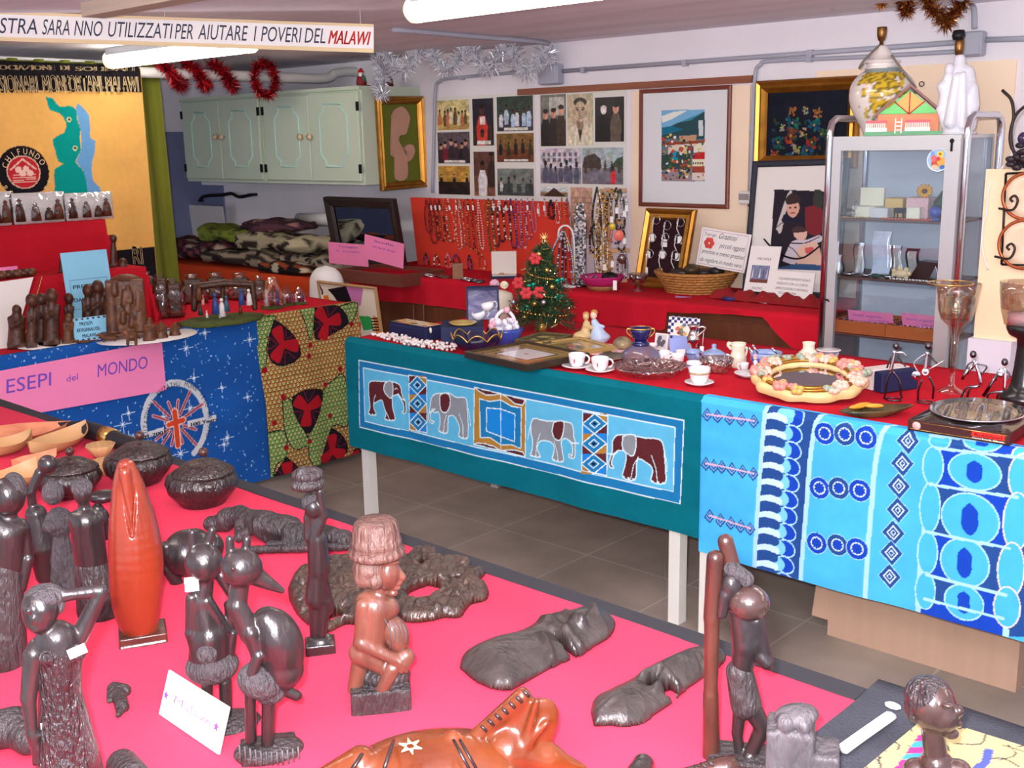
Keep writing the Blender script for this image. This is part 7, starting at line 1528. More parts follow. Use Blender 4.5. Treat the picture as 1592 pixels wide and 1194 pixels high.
pl=[(-1,-.02),(-.75,-.3),(-.3,-.42),(.2,-.4),(.55,-.25),(.8,-.1),(1.02,.05),(.8,.2),(.5,.28),(.1,.5),(-.3,.48),(-.6,.3)];pl=sm_path(pl+pl[:1],5)[:-1]*a_
P=[];n=len(pl)
for k_,z in ((.6,0),(1,.018),(.97,.022),(.6,.008),(.02,.007)):P+=[(x*k_,y*k_*.9,z)for x,y in pl]
MB(fl_).add(P,[[i*n+j,i*n+(j+1)%n,(i+1)*n+(j+1)%n,(i+1)*n+j]for i in range(4)for j in range(n)],0,True).build('dish',mat('dark_majolica',(46,48,34),.25,coat=.4,var=.7,vscale=18,col2=(100,84,50)),r)
for x,y,l,rz in ((-.35,.25,.28,.2),(.05,.22,.25,-.3),(-.15,.38,.25,.1)):MB(fl_).ell((x*a_,y*a_,.02),(l*a_,.07*a_,.007),10,M=[[math.cos(rz),-math.sin(rz),0],[math.sin(rz),math.cos(rz),0],[0,0,1]]).build('leaf_relief',mat('leaf_amber',(214,150,40),.3,coat=.3),r)
C_,R_,L_=onZ(1411,668,ZM+.008),onZ(1569,693,ZM+.008),onZ(1440,640,ZM+.008)
xa=R_-C_;w_=np.linalg.norm(xa);xa/=w_;ya=np.cross([0,0,1],xa);d_=.30;fb=Fr(C_,xa,ya,(0,0,1));hb_=17*((C_-CAM)@FW)/FPX
r=thing('boxed_platter','flat brown gift box with lettering holding a silver platter at the table corner','gift box',fb((w_/2,d_/2,0)))
m_bb=mat('brown_giftbox',(66,28,28),.4);mb=MB(fb)
for a in ((0,w_,0,.004),(0,w_,d_-.004,d_),(0,.004,.004,d_-.004),(w_-.004,w_,.004,d_-.004)):mb.box(*a,0,hb_)
mb.box(0,w_,0,d_,0,.004);mb.build('box',m_bb,r)
ff=Fr(fb.o,fb.A[0],fb.A[1],fb.A[2])
MB(ff).tube([(w_*x,-.001,hb_*z)for x,z in ((.03,.15),(.97,.15),(.97,.85),(.03,.85))],.0009,4,closed=True).build('gold_line',m_gilt,r)
MB(ff).box(w_*.64,w_*.955,-.0012,0,hb_*.36,hb_*.82).build('red_panel',mat('red_print',(226,40,30),.5),r);MB(Fr(ff((w_*.09,-.001,hb_*.5)),ff.A[0],ff.A[2],-ff.A[1])).lathe([(0,0),(.011,0),(.011,.0008),(0,.0008)],seg=18).build('round_emblem',mat('emblem_pink',(226,170,166),.5),r)
mb=MB();put_text(mb,'Geschenk-Ideen',ff,w_*.65,w_*.95,hb_*.16,hb_*.17,off=-.0015,bold=.0004);mb.build('white_lettering',m_paper,r);mb=MB();put_text(mb,'Rubbhorl',ff,w_*.67,w_*.93,hb_*.42,hb_*.3,off=-.002,bold=.0006);mb.build('dark_lettering',mat('dark_red_ink',(140,14,16),.5),r)
o=fb((w_/2,d_/2,.01));MB(Fr(o,xa,ya,(0,0,1))).lathe([(0,.004),(.55,.004),(.7,.016),(.95,.03),(1,.033),(.98,.036),(.7,.022),(.5,.01),(0,.01)],seg=48,sx=w_*.47,sy=d_*.46).build('silver_platter',m_silver,label='oval silver platter inside the brown gift box',cat='platter')
def film(u,v):
 e=16*u*(1-u)*v*(1-v);return fb((w_*(.01+.98*u),d_*(.01+.98*v),hb_*.95+.012*min(1,e*3)+.003*math.sin(u*37+v*11)*e))
MB().grid(film,40,26).build('cellophane',thin('cellophane',(244,242,230),.10,.5,.05),r)
# ================= LEFT TABLE: NATIVITY STALL
m_rest=mat('riser_red',(180,22,38),.9,var=.1,spec=.15)
ZM=ZT+.001
drape('display_riser',-5.12,-4.80,.8,2.47,1.225,m_rest,dict(right=.43,front=0,back=.43),'tall red-draped riser at the back of the left table',.004,'riser')
drape('display_riser',-4.785,-4.545,.8,2.51,1.022,m_rest,dict(right=.252,back=.252),'low red-draped step in front of the tall riser',.003,'riser')
m_carv=mat('carved_brown',(88,47,26),.45,var=.5,vscale=22,bump=.3,bscale=60,col2=(46,23,14));m_carv2=mat('carved_tan',(112,66,36),.45,var=.5,vscale=22,bump=.3,bscale=60,col2=(66,36,20))
m_cell=thin('cellophane_wrap',(246,246,246),.12,.7,.06,.8,30)
def robed(x,y0,y1,w_,label,m=m_carv,base=None,group='carved wooden nativity figures',kneel=0,name='carved_figure',arms=1,res=.0045,d=0):
 B=Bill(x,y0,ZM)if base is None else Bill(0,0,base=base);h=y0-y1;X=x
 if base is not None:X,y0=proj(base);y1=y0-h
 hr=h*(.11 if not kneel else .16);P=[('c',X,y0-h*.12,w_*.5,X,y0-h*.55,w_*.42),('c',X,y0-h*.55,w_*.42,X,y0-h*.72,w_*.30),('e',X,y1+hr*1.1,hr*.95,hr*1.2),('b',X,y0-h*.05,w_*.5,h*.05,w_*.45)]
 if arms:P+=[('c',X-w_*.4,y0-h*.68,w_*.14,X-w_*.32,y0-h*.48,w_*.12,w_*.1,w_*.3),('c',X-w_*.32,y0-h*.48,w_*.12,X+w_*.05,y0-h*.55,w_*.1,w_*.3,w_*.45),('c',X+w_*.4,y0-h*.68,w_*.14,X+w_*.32,y0-h*.48,w_*.12,w_*.1,w_*.3),('c',X+w_*.32,y0-h*.48,w_*.12,X,y0-h*.55,w_*.1,w_*.3,w_*.45)]
 P+=[('-c',X-w_*.15,y0-h*.42,w_*.05,X-w_*.12,y0-h*.08,w_*.05,w_*.52,w_*.55),('-c',X+w_*.15,y0-h*.42,w_*.05,X+w_*.14,y0-h*.08,w_*.05,w_*.52,w_*.55)]
 if kneel:P+=[('c',X-w_*.2,y0-h*.12,w_*.3,X+w_*.35,y0-h*.10,w_*.25)]
 return carve_mesh(name,cprims(B,P),m,res=res,k=w_*.1*B.s,label=label,cat='figurine',group=group)
for k,(xa,xb,lab) in enumerate(((-62,17,'clear pack of carved figures at the left edge on the riser'),(19,99,'clear pack of carved figures, second on the tall red riser'),(102,173,'clear pack of carved figures at the right end of the riser'))):
 XP=-4.83;q0,q1=onX(xa,350 if xa>90 else 353,XP),onX(xb,300,XP);y0,y1=q0[1],q1[1];z0=1.227;z1=onX((xa+xb)/2,299,XP)[2]
 r=thing('blister_pack',lab,'pack',(XP,(y0+y1)/2,z0),'packs on the red riser');MB().box(XP-.003,XP,y0,y1,z0,z1).build('card',m_paper,r)
 ww=y1-y0;hh=z1-z0
 for j,(u,s) in enumerate(((.14,.75),(.42,.6),(.66,.42),(.84,.68))):
  c=np.array([XP+.016,y0+ww*u,z0+.012]);H_=hh*s;rb_=ww*.09
  MB().lathe([(0,0),(rb_,0),(rb_*.9,H_*.4),(rb_*.6,H_*.75),(rb_*.3,H_*.8),(rb_*.5,H_*.9),(0,H_)],c,12,sx=.8).build('packed_figure',m_carv2 if j%2 else m_carv,r)
 MB().grid(lambda u,v:(XP+.001+.034*(16*u*(1-u)*v*(1-v))**.3+.003*math.sin(u*21+v*13),y0+ww*u,z0+hh*v),24,14).build('cellophane',m_cell,r)
for x,yb,h,w_,lab,m in ((97,413,26,13,'round dark carved group behind the blue card on the step',m_carv),(110,413,26,13,'dark carved pair behind the blue card on the step',m_carv),(121,413,24,10,'slim carved figure behind the blue card on the step',m_carv),(140,413,26,8,'tiny tan figure alone on the red step',m_carv2),(176,414,50,11,'tall slim carved figure at the right of the step',m_carv),(191,414,10,16,'small carved animal lying at the end of the step',m_carv)):
 b=onX(x,yb,-4.64);b[2]=1.024;robed(x,yb,yb-h,w_,lab,m,base=b,arms=0,group='figures on the red step')
m_sky=mat('sky_blue_card',(140,206,232),.7)
def card(qs,z0,label,m,texts,box=None,lean=.2,name='info_card'):
 A,B_=[np.array(q)if len(q)>2 else onZ(*q,z0)for q in qs[:2]];xa=B_-A;w_=np.linalg.norm(xa);xa/=w_;bk=np.cross([0,0,1],xa);za=np.array([0,0,1])+bk*lean;za/=np.linalg.norm(za);h_=qs[2]*((A-CAM)@FW)/FPX*1.02 if qs[2]>5 else qs[2];f=Fr(A,xa,np.cross(za,xa),za);r=thing(name,label,'card',A)
 MB(f).box(0,w_,0,.003,0,h_).build('card',m,r)
 for t,x0,x1,z,h in texts:mb=MB();put_text(mb,t,f,x0*w_,x1*w_,z*h_,h*h_,bold=.0004);mb.build('lettering',mat('ink_blue',(40,50,90),.7),r)
 if box:MB(f).tube([(w_*a,-.001,h_*b)for a,b in ((box[0],box[1]),(box[2],box[1]),(box[2],box[3]),(box[0],box[3]))],.0008,4,closed=True).build('ruled_border',mat('ink_blue'),r)
 return f,w_,h_,r
card([(-4.46,2.10,ZM),(-4.46,2.305,ZM),.345],ZM,'light blue card about nativity scenes standing behind the carvings',m_sky,[('PRESEPI',.16,.66,.55,.05),('DAL MALAWI',.14,.9,.39,.05)],(.1,.3,.92,.66),.1)
f,w_,h_,r=card([(110,533),(171,525),36],ZM,'small sky blue ticket with ornamental border before the blue card',m_sky,[('PRESEPI',.3,.62,.66,.16),('ARTIGIANALI DEL',.2,.8,.4,.16),('MALAWI',.32,.66,.14,.16)],None,.25)
for k in range(14):MB(f).ell((w_*(.04+.07*k),-.001,h_*(.94 if k%2 else .06)),(.006,.001,.004),6).build('border_motif',BM['brown'],r)
m_wb=mat('ivory_board',(228,222,214),.7)
q=[onPl(x,y,(-4.40,0,ZM),(1,0,.25))for x,y in ((-60,447),(52,431),(16,553),(-60,570))];fq=lambda k:[tuple(q[i]+np.array([k,0,0]))for i in range(4)]
r=thing('leaning_panel','white panel with a red border leaning at the left edge','panel',q[2]);MB().add(fq(0)+fq(-.006),[(0,3,2,1),(4,5,6,7),(0,1,5,4),(1,2,6,5),(2,3,7,6),(3,0,4,7)]).build('board',m_wb,r)
MB().tube([q[1]+np.array([.004,.018,0]),q[2]+np.array([.004,.018,.0])],.016,8,flat=.3).build('red_border',m_rest,r);MB().tube([q[1]+np.array([.004,.034,0]),q[2]+np.array([.004,.034,0])],.002,6).build('gold_line',m_gilt,r)
b=onX(10,432,-4.64);b[2]=1.024;MB().box(b[0],b[0]+.002,b[1]-.06,b[1]+.05,b[2],b[2]+.045).build('pink_tag',m_pink,label='pink price tag on the red step at the left edge',cat='tag')
for k,x in enumerate((2,14,27,38,48)):b=onX(x,428,-4.62);MB().ell((b[0],b[1],1.024+.016),(.022,.026,.018),9).build('carved_stone',m_carv if k%2 else m_carv2,label='brown carved stone in the row on the red step at the left',cat='stone',group='stones on the red step')
for x,y0,y1,w_,lab,kn in ((26,540,474,27,'robed carved figure at the far left of the front row',0),(36,524,462,18,'carved figure standing behind the leftmost robed one',0),(49,541,457,16,'slim carved figure, second in the front row',0),(64,532,456,20,'dark carved figure in the middle of the front row',0),(80,536,449,25,'tallest carved figure right of the row before the blue card',0),(106,534,488,18,'kneeling carved figure at the right end of the front row',1),(107,524,456,16,'carved child figure standing before the blue card',0),(137,522,442,20,'carved figure left of the pair before the blue card',0),(152,521,436,22,'carved figure with raised head before the blue card',0),(163,519,448,12,'narrow carved figure at the right edge of the blue card',0)):robed(x,y0,y1,w_,lab,m_carv if kn==0 else m_carv2,kneel=kn)
for x,y,rx,nm in ((58,538,24,'pale oval stand under the left carved figures'),(92,534,24,'pale oval stand under the right carved figures'),(230,524,66,'pale cardboard base under the carved nativity arch')):
 c=onZ(x,y,ZM);s=((c-CAM)@FW)/FPX;MB().lathe([(1,0),(1,.003),(0,.003)],c,30,sx=.10 if rx<40 else .16,sy=rx*s*1.2).build('oval_stand',m_wb,label=nm,cat='stand')
B=Bill(197,524,ZM);P=[('b',197,480,28,45,14),('e',195,440,25,14,13),('c',176,520,10,172,450,8,8),('c',220,520,12,214,455,8,8),('b',200,520,40,6,26)]
rr_=random.Random(2)
for k in range(14):x,y=rr_.uniform(176,216),rr_.uniform(452,505);P+=[('c',x,y,5,x,y-9,4,14),('e',x,y-13,3.5,4,3.5,14)]
carve_mesh('carved_nativity',cprims(B,P),m_carv2,res=.004,k=.004,label='arched brown carved nativity with crowded figures',cat='carving')
for x,y0,h,w_,lab in ((170,532,14,30,'low carved animal lying left of the arch'),(205,536,24,22,'carved sheep before the arch'),(232,530,36,18,'kneeling carved figure right of the arch'),(250,526,26,20,'small carved animal right of the kneeling figure'),(272,522,20,16,'tiny pale carved figure at the end of the base'),(130,535,7,30,'flat brown carved piece at the table edge')):(robed(x,y0,y0-h,w_,lab,m_carv2,kneel=1,group='small carvings around the arch')if 'figure' in lab else carve_mesh('carved_animal',cprims(Bill(x,y0,ZM),[('e',x,y0-h*.55,w_*.42,h*.3),('c',x-w_*.3,y0-h*.6,h*.2,x-w_*.5,y0-h*.85,h*.17),('c',x-w_*.5,y0-h*.85,h*.16,x-w_*.68,y0-h*.72,h*.1),('c',x-w_*.44,y0-h*.95,h*.06,x-w_*.4,y0-h*1.12,h*.04),('c',x+w_*.4,y0-h*.6,h*.08,x+w_*.55,y0-h*.4,h*.05)]+[('c',x+k*w_,y0-h*.4,h*.11,x+k*w_*1.05,y0-h*.04,h*.1,dd)for k in (-.28,.28)for dd in (-h*.16,h*.16)]),m_carv2,res=.0035,k=.003,label=lab,cat='figurine',group='small carvings around the arch'))
for x,y0,y1,w_,lab in ((232,492,428,20,'wrapped carved stable beside the red step'),(252,494,432,18,'wrapped narrow carved stable with red figures'),(300,470,432,34,'wrapped brown stable behind the moss base'),(272,492,438,24,'wrapped carved stable left of the moss base'),(336,462,430,30,'wrapped stable behind the middle of the moss base'),(374,464,430,30,'wrapped stable behind the right of the moss base'),(404,466,434,18,'narrow wrapped stable left of the tall wrapped cone')):
 B=Bill(x,y0,ZM);r=thing('wrapped_nativity',lab,'nativity',B.b,'wrapped nativities');carve_mesh('stable',cprims(B,[('b',x,(y0+y1)/2,w_*.4,(y0-y1)*.45,w_*.4),('e',x,y1+8,w_*.5,8,w_*.4),('e',x,y0-3,w_*.7,4,w_*.6)]),m_carv,r,res=.005,k=.006)
 lathe_px(B,x,[(y0,w_*.6),(y0-12,w_*.75),(y1+14,w_*.6),(y1+2,w_*.2),(y1-6,w_*.35)],m_cell,'cellophane',r,seg=14,flute=(.12,5))
B=Bill(345,500,ZM);r=thing('moss_nativity','nativity scene on a green moss base at the table edge','nativity',B.b);m_moss=mat('moss',(86,96,40),.95,var=.4,vscale=30,bump=.8,bscale=80)
MB().lathe([(1,0),(1.02,.014),(.8,.02),(0,.02)],B.b,30,sx=.13,sy=.20,flute=(.05,9)).build('moss_base',m_moss,r)
carve_mesh('stable_arch',cprims(B,[('c',302,480,5,303,446,6,-10),('c',303,446,6,350,440,6,-12),('c',350,440,6,392,442,6,-12),('c',392,442,5,396,478,5,-10),('c',346,470,4,346,446,4,-16)]),m_carv,r,res=.005,k=.006)
mw,mbz=mat('painted_white',(226,220,216),.5),mat('painted_blue',(50,70,130),.5)
for k,(x,y0,h,m) in enumerate(((312,490,20,mat('painted_green',(30,60,56),.5)),(316,474,16,mat('painted_pink',(220,130,120),.5)),(322,494,12,mw),(336,488,34,mbz),(346,492,30,mw),(353,484,26,mat('painted_teal',(60,90,110),.5)),(342,496,10,mw),(374,488,16,m_carv),(376,474,26,mbz),(388,474,26,mw),(310,466,28,m_carv2))):
 q=B.p(x,y0,6);S=B.s;MB().lathe([(0,0),(h*.2*S,0),(h*.14*S,h*.55*S),(h*.07*S,h*.75*S)],q,10).ell(q+np.array([0,0,h*.86*S]),h*.1*S,8).build('nativity_figure',m,r)
for x,y0,y1,w_,lab in ((424,478,430,30,'tall wrapped cone nativity with an orange roof'),(447,474,444,16,'small wrapped cone nativity second from the right'),(466,472,446,18,'small wrapped cone nativity at the end of the left table')):
 B=Bill(x,y0,ZM);r=thing('wrapped_nativity',lab,'nativity',B.b,'wrapped nativities');lathe_px(B,x,[(y0+1,w_*.6),(y0-2,w_*.62),(y0-3,0)],m_moss,'moss_base',r)
 for k,(dx,m) in enumerate(((-.3,mw),(0,m_carv2),(.28,mbz))):q=B.p(x+dx*w_,y0-2,0);MB().lathe([(0,0),(w_*.13*B.s,0),(w_*.07*B.s,(y0-y1)*.4*B.s),(w_*.08*B.s,(y0-y1)*.5*B.s),(0,(y0-y1)*.56*B.s)],q,10).build('nativity_figure',m,r)
 if w_>20:carve_mesh('roof',cprims(B,[('c',x-12,y0-16,3,x+1,y1+4,4,-6),('c',x+1,y1+4,4,x+14,y0-16,3,-6)]),mat('terracotta',(206,120,84),.6),r,res=.005)
 lathe_px(B,x,[(y0-2,w_*.6),(y0-14,w_*.62),(y1+6,w_*.3),(y1,w_*.08)],m_cell,'cellophane',r,seg=14,flute=(.1,5))
 # ================= YELLOW BANNER ON THE PIPE, CURTAIN
BXp=PX+.032;m_ban=m_print
def YZb(P,f=PXf):return[(lambda t:(t[1],t[2]))(onX(*f(x,y),BXp))for x,y in P]
Za=zm(0,0,3.98);yr0=YZb([(218,120)])[0][0];yr1=YZb([(243,418)])[0][0]
ztop=pz+.03;zbt=YZb([(243,432)])[0][1]
cv=Canvas(yr0-1.25,yr0+.006,zbt,ztop,.0042,(232,178,96));cv.mottle(.08)
zb1=YZb([(215,144)])[0][1];cv.rect(cv.u0,cv.u1,zb1,ztop,(26,22,28));zb2=YZb([(225,385)])[0][1];cv.rect(cv.u0,cv.u1,cv.v0,zb2,(26,22,28))
cv.poly(sm_path(YZb([(285,600),(330,610),(370,660),(430,655),(475,680),(480,740),(500,800),(495,850),(505,930),(470,1000),(520,1060),(545,1170),(545,1260),(340,1260),(345,1160),(340,1050),(400,1015),(365,1000),(345,930),(330,860),(400,820),(410,760),(370,700),(310,680),(285,600)],Za),2),(0,150,140))
cv.poly(sm_path(YZb([(485,640),(550,710),(560,850),(590,870),(585,960),(570,1010),(580,1120),(620,1160),(640,1260),(545,1260),(545,1170),(520,1060),(475,1000),(505,930),(500,800),(470,680),(485,640)],Za),2),(104,160,208))
for x,y in ((430,740),(468,917)):c=YZb([(x,y)],Za)[0];cv.ell(*c,.012,.012,(226,220,160));cv.ell(*c,.007,.007,(20,50,50))
c0=YZb([(148,1065)],Za)[0];R1=abs(YZb([(304,1065)],Za)[0][0]-c0[0])
cv.ell(*c0,R1*1.02,R1,(26,22,28));cv.ell(*c0,R1*.66,R1*.64,(226,200,170));cv.ell(*c0,R1*.62,R1*.6,(190,40,50))
cv.line([(c0[0]-R1*.5,c0[1]+R1*.1),(c0[0],c0[1]+R1*.5),(c0[0]+R1*.5,c0[1]+R1*.1)],.008,(232,190,170))
for dx,dz in ((-.2,.1),(.1,.12),(-.05,-.05),(.25,-.05)):cv.ell(c0[0]+dx*R1,c0[1]+dz*R1,R1*.13,R1*.12,(236,196,180))
for k in range(4):cv.line([(c0[0]-R1*.45,c0[1]-R1*(.12+.09*k)),(c0[0]+R1*.45,c0[1]-R1*(.1+.09*k))],.004,(232,190,170))
yl=cv.u0
def banf(Y,Z):
 t=np.clip((ztop-Z)/1.0,0,1);x=BXp+.006*np.sin(Y*14)*t;over=Z>ztop-.03;ang=np.clip((Z-(ztop-.03))/.03,0,1)*math.pi
 return np.stack([np.where(over,PX+.032*np.cos(ang),x),Y+(yr1-yr0)*t*np.clip((Y-yl)/1.2,0,1),np.where(over,pz+.032*np.sin(ang),np.minimum(Z,pz+.0)+0)],1)
ban=cv.mesh('yellow_banner',banf,m_ban,label='yellow cloth banner with a green map hanging from the white pipe',cat='banner')
fb_=Fr((BXp+.012,0,0),(0,1,0),(-1,0,0),(0,0,1));m_let=mat('banner_lettering',(226,196,150),.8)
def btext(t,P,f=Za,b=.002):
 (y0,z0),(y1,z1),(y2,z2)=YZb(P,f);mb=MB();put_text(mb,t,fb_,y0,y1,z0,abs(z2-z0),0,off=-.004,slope=(z1-z0)/(y1-y0),bold=b);mb.build('lettering',m_let,ban)
btext('MISSIONARI',[(-100,575),(228,575),(-100,460)]);btext('MONFORTANI',[(262,572),(622,572),(262,460)]);btext('-MALAWI',[(632,572),(850,568),(632,470)])
btext('ASSOCIAZIONE  DI',[(-120,432),(420,435),(-120,400)]);btext('SOLIDALI',[(460,440),(820,440),(460,412)]);btext('RI',[(818,520),(876,520),(818,400)],Z6 if False else zm(0,280,3.98))
mb=MB();arc_text('CHIFUNDO',c0,R1*.68,R1*.68,168,18,R1*.24,fb_,-.004);arc_text('PROJECTS',c0,R1*.9,R1*.9,205,345,R1*.22,fb_,-.004);mb.build('ring_lettering',m_let,ban)
m_curt=mat('olive_curtain',(112,116,26),.9,var=.25,vscale=6,stretch=(6,6,.4))
cy0,cy1=yr0-1.3,onX(247,120,PX-.05)[1]
MB().grid(lambda u,v:(PX-.06+.02*math.sin(u*70),cy0+(cy1+.03*v-cy0)*u,.05+(pz+.05-.05)*(1-v)),160,14).build('olive_curtain',m_curt,label='olive green curtain hanging behind the yellow banner',cat='curtain')
MB().tube([(PX-.06,1,pz+.05),(PX-.06,cy1+.05,pz+.05)],.008,8).build('curtain_rod',m_white,label='thin rod carrying the olive curtain',cat='rod')
# ---- white paper text strip
dl,dr=3.95,4.10;Q=[onD(-45,16,dl),onD(581,40,dr),onD(581,82,dr),onD(-45,62,dl)]
xa=Q[2]-Q[3];w_=np.linalg.norm(xa);xa/=w_;za=Q[0]-Q[3];h_=np.linalg.norm(za);za=za-xa*(za@xa);za/=np.linalg.norm(za);fs=Fr(Q[3],xa,np.cross(za,xa),za)
r=thing('text_strip','long white paper strip of Italian capitals hung under the ceiling','banner',Q[3]);kx=lambda x:(x+45)/626*w_
MB(fs).box(0,w_,.0,.002,0,h_).build('yellow_backing',mat('aged_tape',(226,204,160),.7),r);MB(fs).box(0,w_,-.001,0,h_*.14,h_*.9).build('paper',m_paper,r)
for k,(t,x0,x1,z0) in enumerate((('NOSTRA',-42,55,.26),('SARA',62,104,.26),('NNO',111,153,.26),('UTILIZZATI',162,260,.26),('PER',266,294,.26),('AIUTARE',302,378,.27),('I',389.5,391.5,.27),('POVERI',401,463,.27),('DEL',470,503,.27))):
 mb=MB();put_text(mb,t,fs,kx(x0),kx(x1),h_*z0,h_*.55,.12,off=-.0015);mb.build('lettering',mat('ink_navy',(52,58,78),.8),r)
mb=MB();put_text(mb,'MALAWI',fs,kx(508),kx(572),h_*.26,h_*.5,.2,off=-.0015,bold=.0012);mb.build('red_lettering',mat('red_marker',(216,60,50),.8),r)
for x in (8,250,560):MB().cyl(fs((kx(x),.001,h_)),fs((kx(x),.001,h_))*np.array([1,1,0])+np.array([0,0,ZC]),.001,6).build('hanger',m_white,r)
# ---- tinsel
def tinsel(path,rad,n,mats,label,name='tinsel_garland',wd=.0034):
 P=np.array(path);seg=np.linalg.norm(np.diff(P,axis=0),axis=1);L=np.concatenate([[0],np.cumsum(seg)]);g=np.random.default_rng(len(label));V=np.zeros((n*3,3));t=g.random(n)*L[-1]
 C_=np.stack([np.interp(t,L,P[:,i])for i in range(3)],1);d=g.normal(size=(n,3));d/=np.linalg.norm(d,axis=1)[:,None];s=np.cross(d,g.normal(size=(n,3)));s/=np.linalg.norm(s,axis=1)[:,None]
 n_=n;ln=rad*(.65+.6*g.random(n))[:,None];V[0::3]=C_-s*wd;V[1::3]=C_+s*wd;V[2::3]=C_+d*ln
 F=np.arange(n*3).reshape(n,3);r=thing(name,label,'tinsel',P.mean(0));raw('strands',V,F,mats,r,g.integers(0,len(mats),n),False);MB().tube(P,.003,5).build('core_wire',mats[0],r)
ms,msd,mrd,mrd2,mgd=mat('tinsel_silver',(244,244,250),.3,metal=.25),mat('tinsel_pewter',(210,210,218),.2,metal=.8),mat('tinsel_red',(186,16,30),.3,metal=.4),mat('tinsel_wine',(90,8,18),.3,metal=.5),mat('tinsel_gold',(170,110,50),.3,metal=.7)
tq=lambda pts,Y0,Y1:sm_path([onY(x,y,Y0+(Y1-Y0)*i/(len(pts)-1))for i,(x,y) in enumerate(pts)],8)
tinsel(tq([(590,55),(606,92),(625,112),(642,92),(660,65),(678,94),(695,108),(713,92),(727,68),(742,92),(762,110),(776,84),(795,74),(808,108),(824,112),(838,92),(848,78),(856,95)],4.15,4.42),.06,7000,[ms,ms,msd],'silver tinsel garland swagged under the ceiling conduit');tinsel(tq([(590,52),(586,90),(598,118),(586,135),(597,148)],4.15,4.1),.055,2200,[ms,msd],'silver tinsel end hanging down before the mint cabinet')
yA,yB2=onX(265,118,PX)[1],onX(432,118,PX)[1]
for k,(xa,xb) in enumerate(((254,290),(298,328),(340,370))):
 ya,yb=onX(xa-14,118,PX)[1],onX(xb,118,PX)[1];th=np.linspace(-1.2,2.4,16);tinsel([(PX+.06*math.cos(t),ya+(yb-ya)*(t+1.2)/3.6,pz-.06*math.sin(t))for t in th],.055,1300,[mrd,mrd2],['red tinsel turn nearest the yellow banner','second red tinsel turn on the white pipe','third red tinsel turn on the white pipe'][k])
yc=onX(411,122,PX+.07)[1];tinsel([(PX+.075,yc+.07*math.cos(t),pz-.02+.09*math.sin(t))for t in np.linspace(0,6.28,22)],.05,1400,[mrd,mrd2],'red tinsel ring hanging at the end of the white pipe')
tinsel(tq([(1440,-12),(1446,10),(1462,25),(1470,38),(1480,24),(1492,8),(1502,0)],4.2,4.3),.045,1100,[mgd,mgd,mrd2],'gold tinsel loop beside the ceiling conduit');tinsel(tq([(1396,-14),(1400,0),(1408,20),(1414,8),(1412,-12)],4.2,4.2),.04,600,[mgd,mrd2],'gold tinsel tuft left of the gold loop');tinsel(tq([(1292,-10),(1296,6)],4.2,4.2),.035,200,[mgd],'small gold tinsel end at the top edge');tinsel(tq([(1366,-10),(1372,8)],4.2,4.2),.035,200,[mgd],'small gold tinsel end left of the gold tuft')
# ================= NEAREST TABLE: DARK WOOD CARVINGS
ZM=ZT-.001
def wood(n,c1,c2,r_=.32,bump=.25,bs=45,coat=.45,vs=14):return mat(n,c1,r_,var=.5,col2=c2,vscale=vs,bump=bump,bscale=bs,coat=coat,stretch=(1.6,1.6,.5))
RWM=wood('brown_wood',(112,68,54),(72,40,32));EB=wood('ebony',(42,34,34),(25,20,21));EBR=wood('ebony_rough',(60,52,53),(36,31,32),.5,.9,90,.15);RW=wood('rosewood',(80,43,33),(46,25,21));RWR=wood('rosewood_rough',(104,74,65),(70,46,40),.55,.9,70,.1);OW=wood('orange_wood',(132,48,24),(100,33,16),.3,.1,30,.5,6);GW=wood('grey_wood',(84,79,82),(58,54,57),.6,.8,50,.1);PW=wood('pale_wood',(216,166,96),(186,128,70),.5,.2,30,.2,20);BRO=wood('bronze_wood',(66,46,41),(42,29,29),.22,.15,40,.7);FUR=wood('hair_wood',(80,74,77),(42,37,39),.7,1.0,160,0)
def carving(name,label,base,parts,cat='carving',group=None,res=.0021,k=2.4):
 B=Bill(*base,ZM);r=thing(name,label,cat,B.b,group)
 for nm,m,P in parts:carve_mesh(nm,cprims(B,P),m,r,res=res,k=k*B.s)
 return B,r
def sticker(B,r,x,y,w_,h_,d,nm='price_tag',m='tag_white',rz=0):
 c=B.p(x,y,d);MB(Fr(c,B.r*math.cos(rz)+B.u*math.sin(rz),B.n,B.u*math.cos(rz)-B.r*math.sin(rz))).box(-w_*B.s/2,w_*B.s/2,0,.0015,-h_*B.s/2,h_*B.s/2).build(nm,mat(m),r)
VF_=[tuple(q)for q in sm_path([(196,727,14),(199,752,22),(203,785,29),(207,820,35.5),(211,860,39.5),(212,900,39.5),(212,935,36),(215,960,31),(219,980,25)],3)]
B,r=carving('veiled_figure','tall orange wood veiled figure on a small stepped plinth',(222,990),[('figure',OW,[*[('c',x0,y0,r0,x1,y1,r1,0,0,1.2)for(x0,y0,r0),(x1,y1,r1) in zip(VF_,VF_[1:])],('c',194,735,9,203,815,10,17,22,2),('-c',184,742,2.2,205,834,2.2,22,34,1),('-c',212,745,2.2,206,834,2.2,20,34,1),('c',190,725,6,196,722,6,8)]),('plinth',RW,[('b',222,985,35,8,30,0,0),('b',222,997,35,8,32,0,0)])],'figurine')
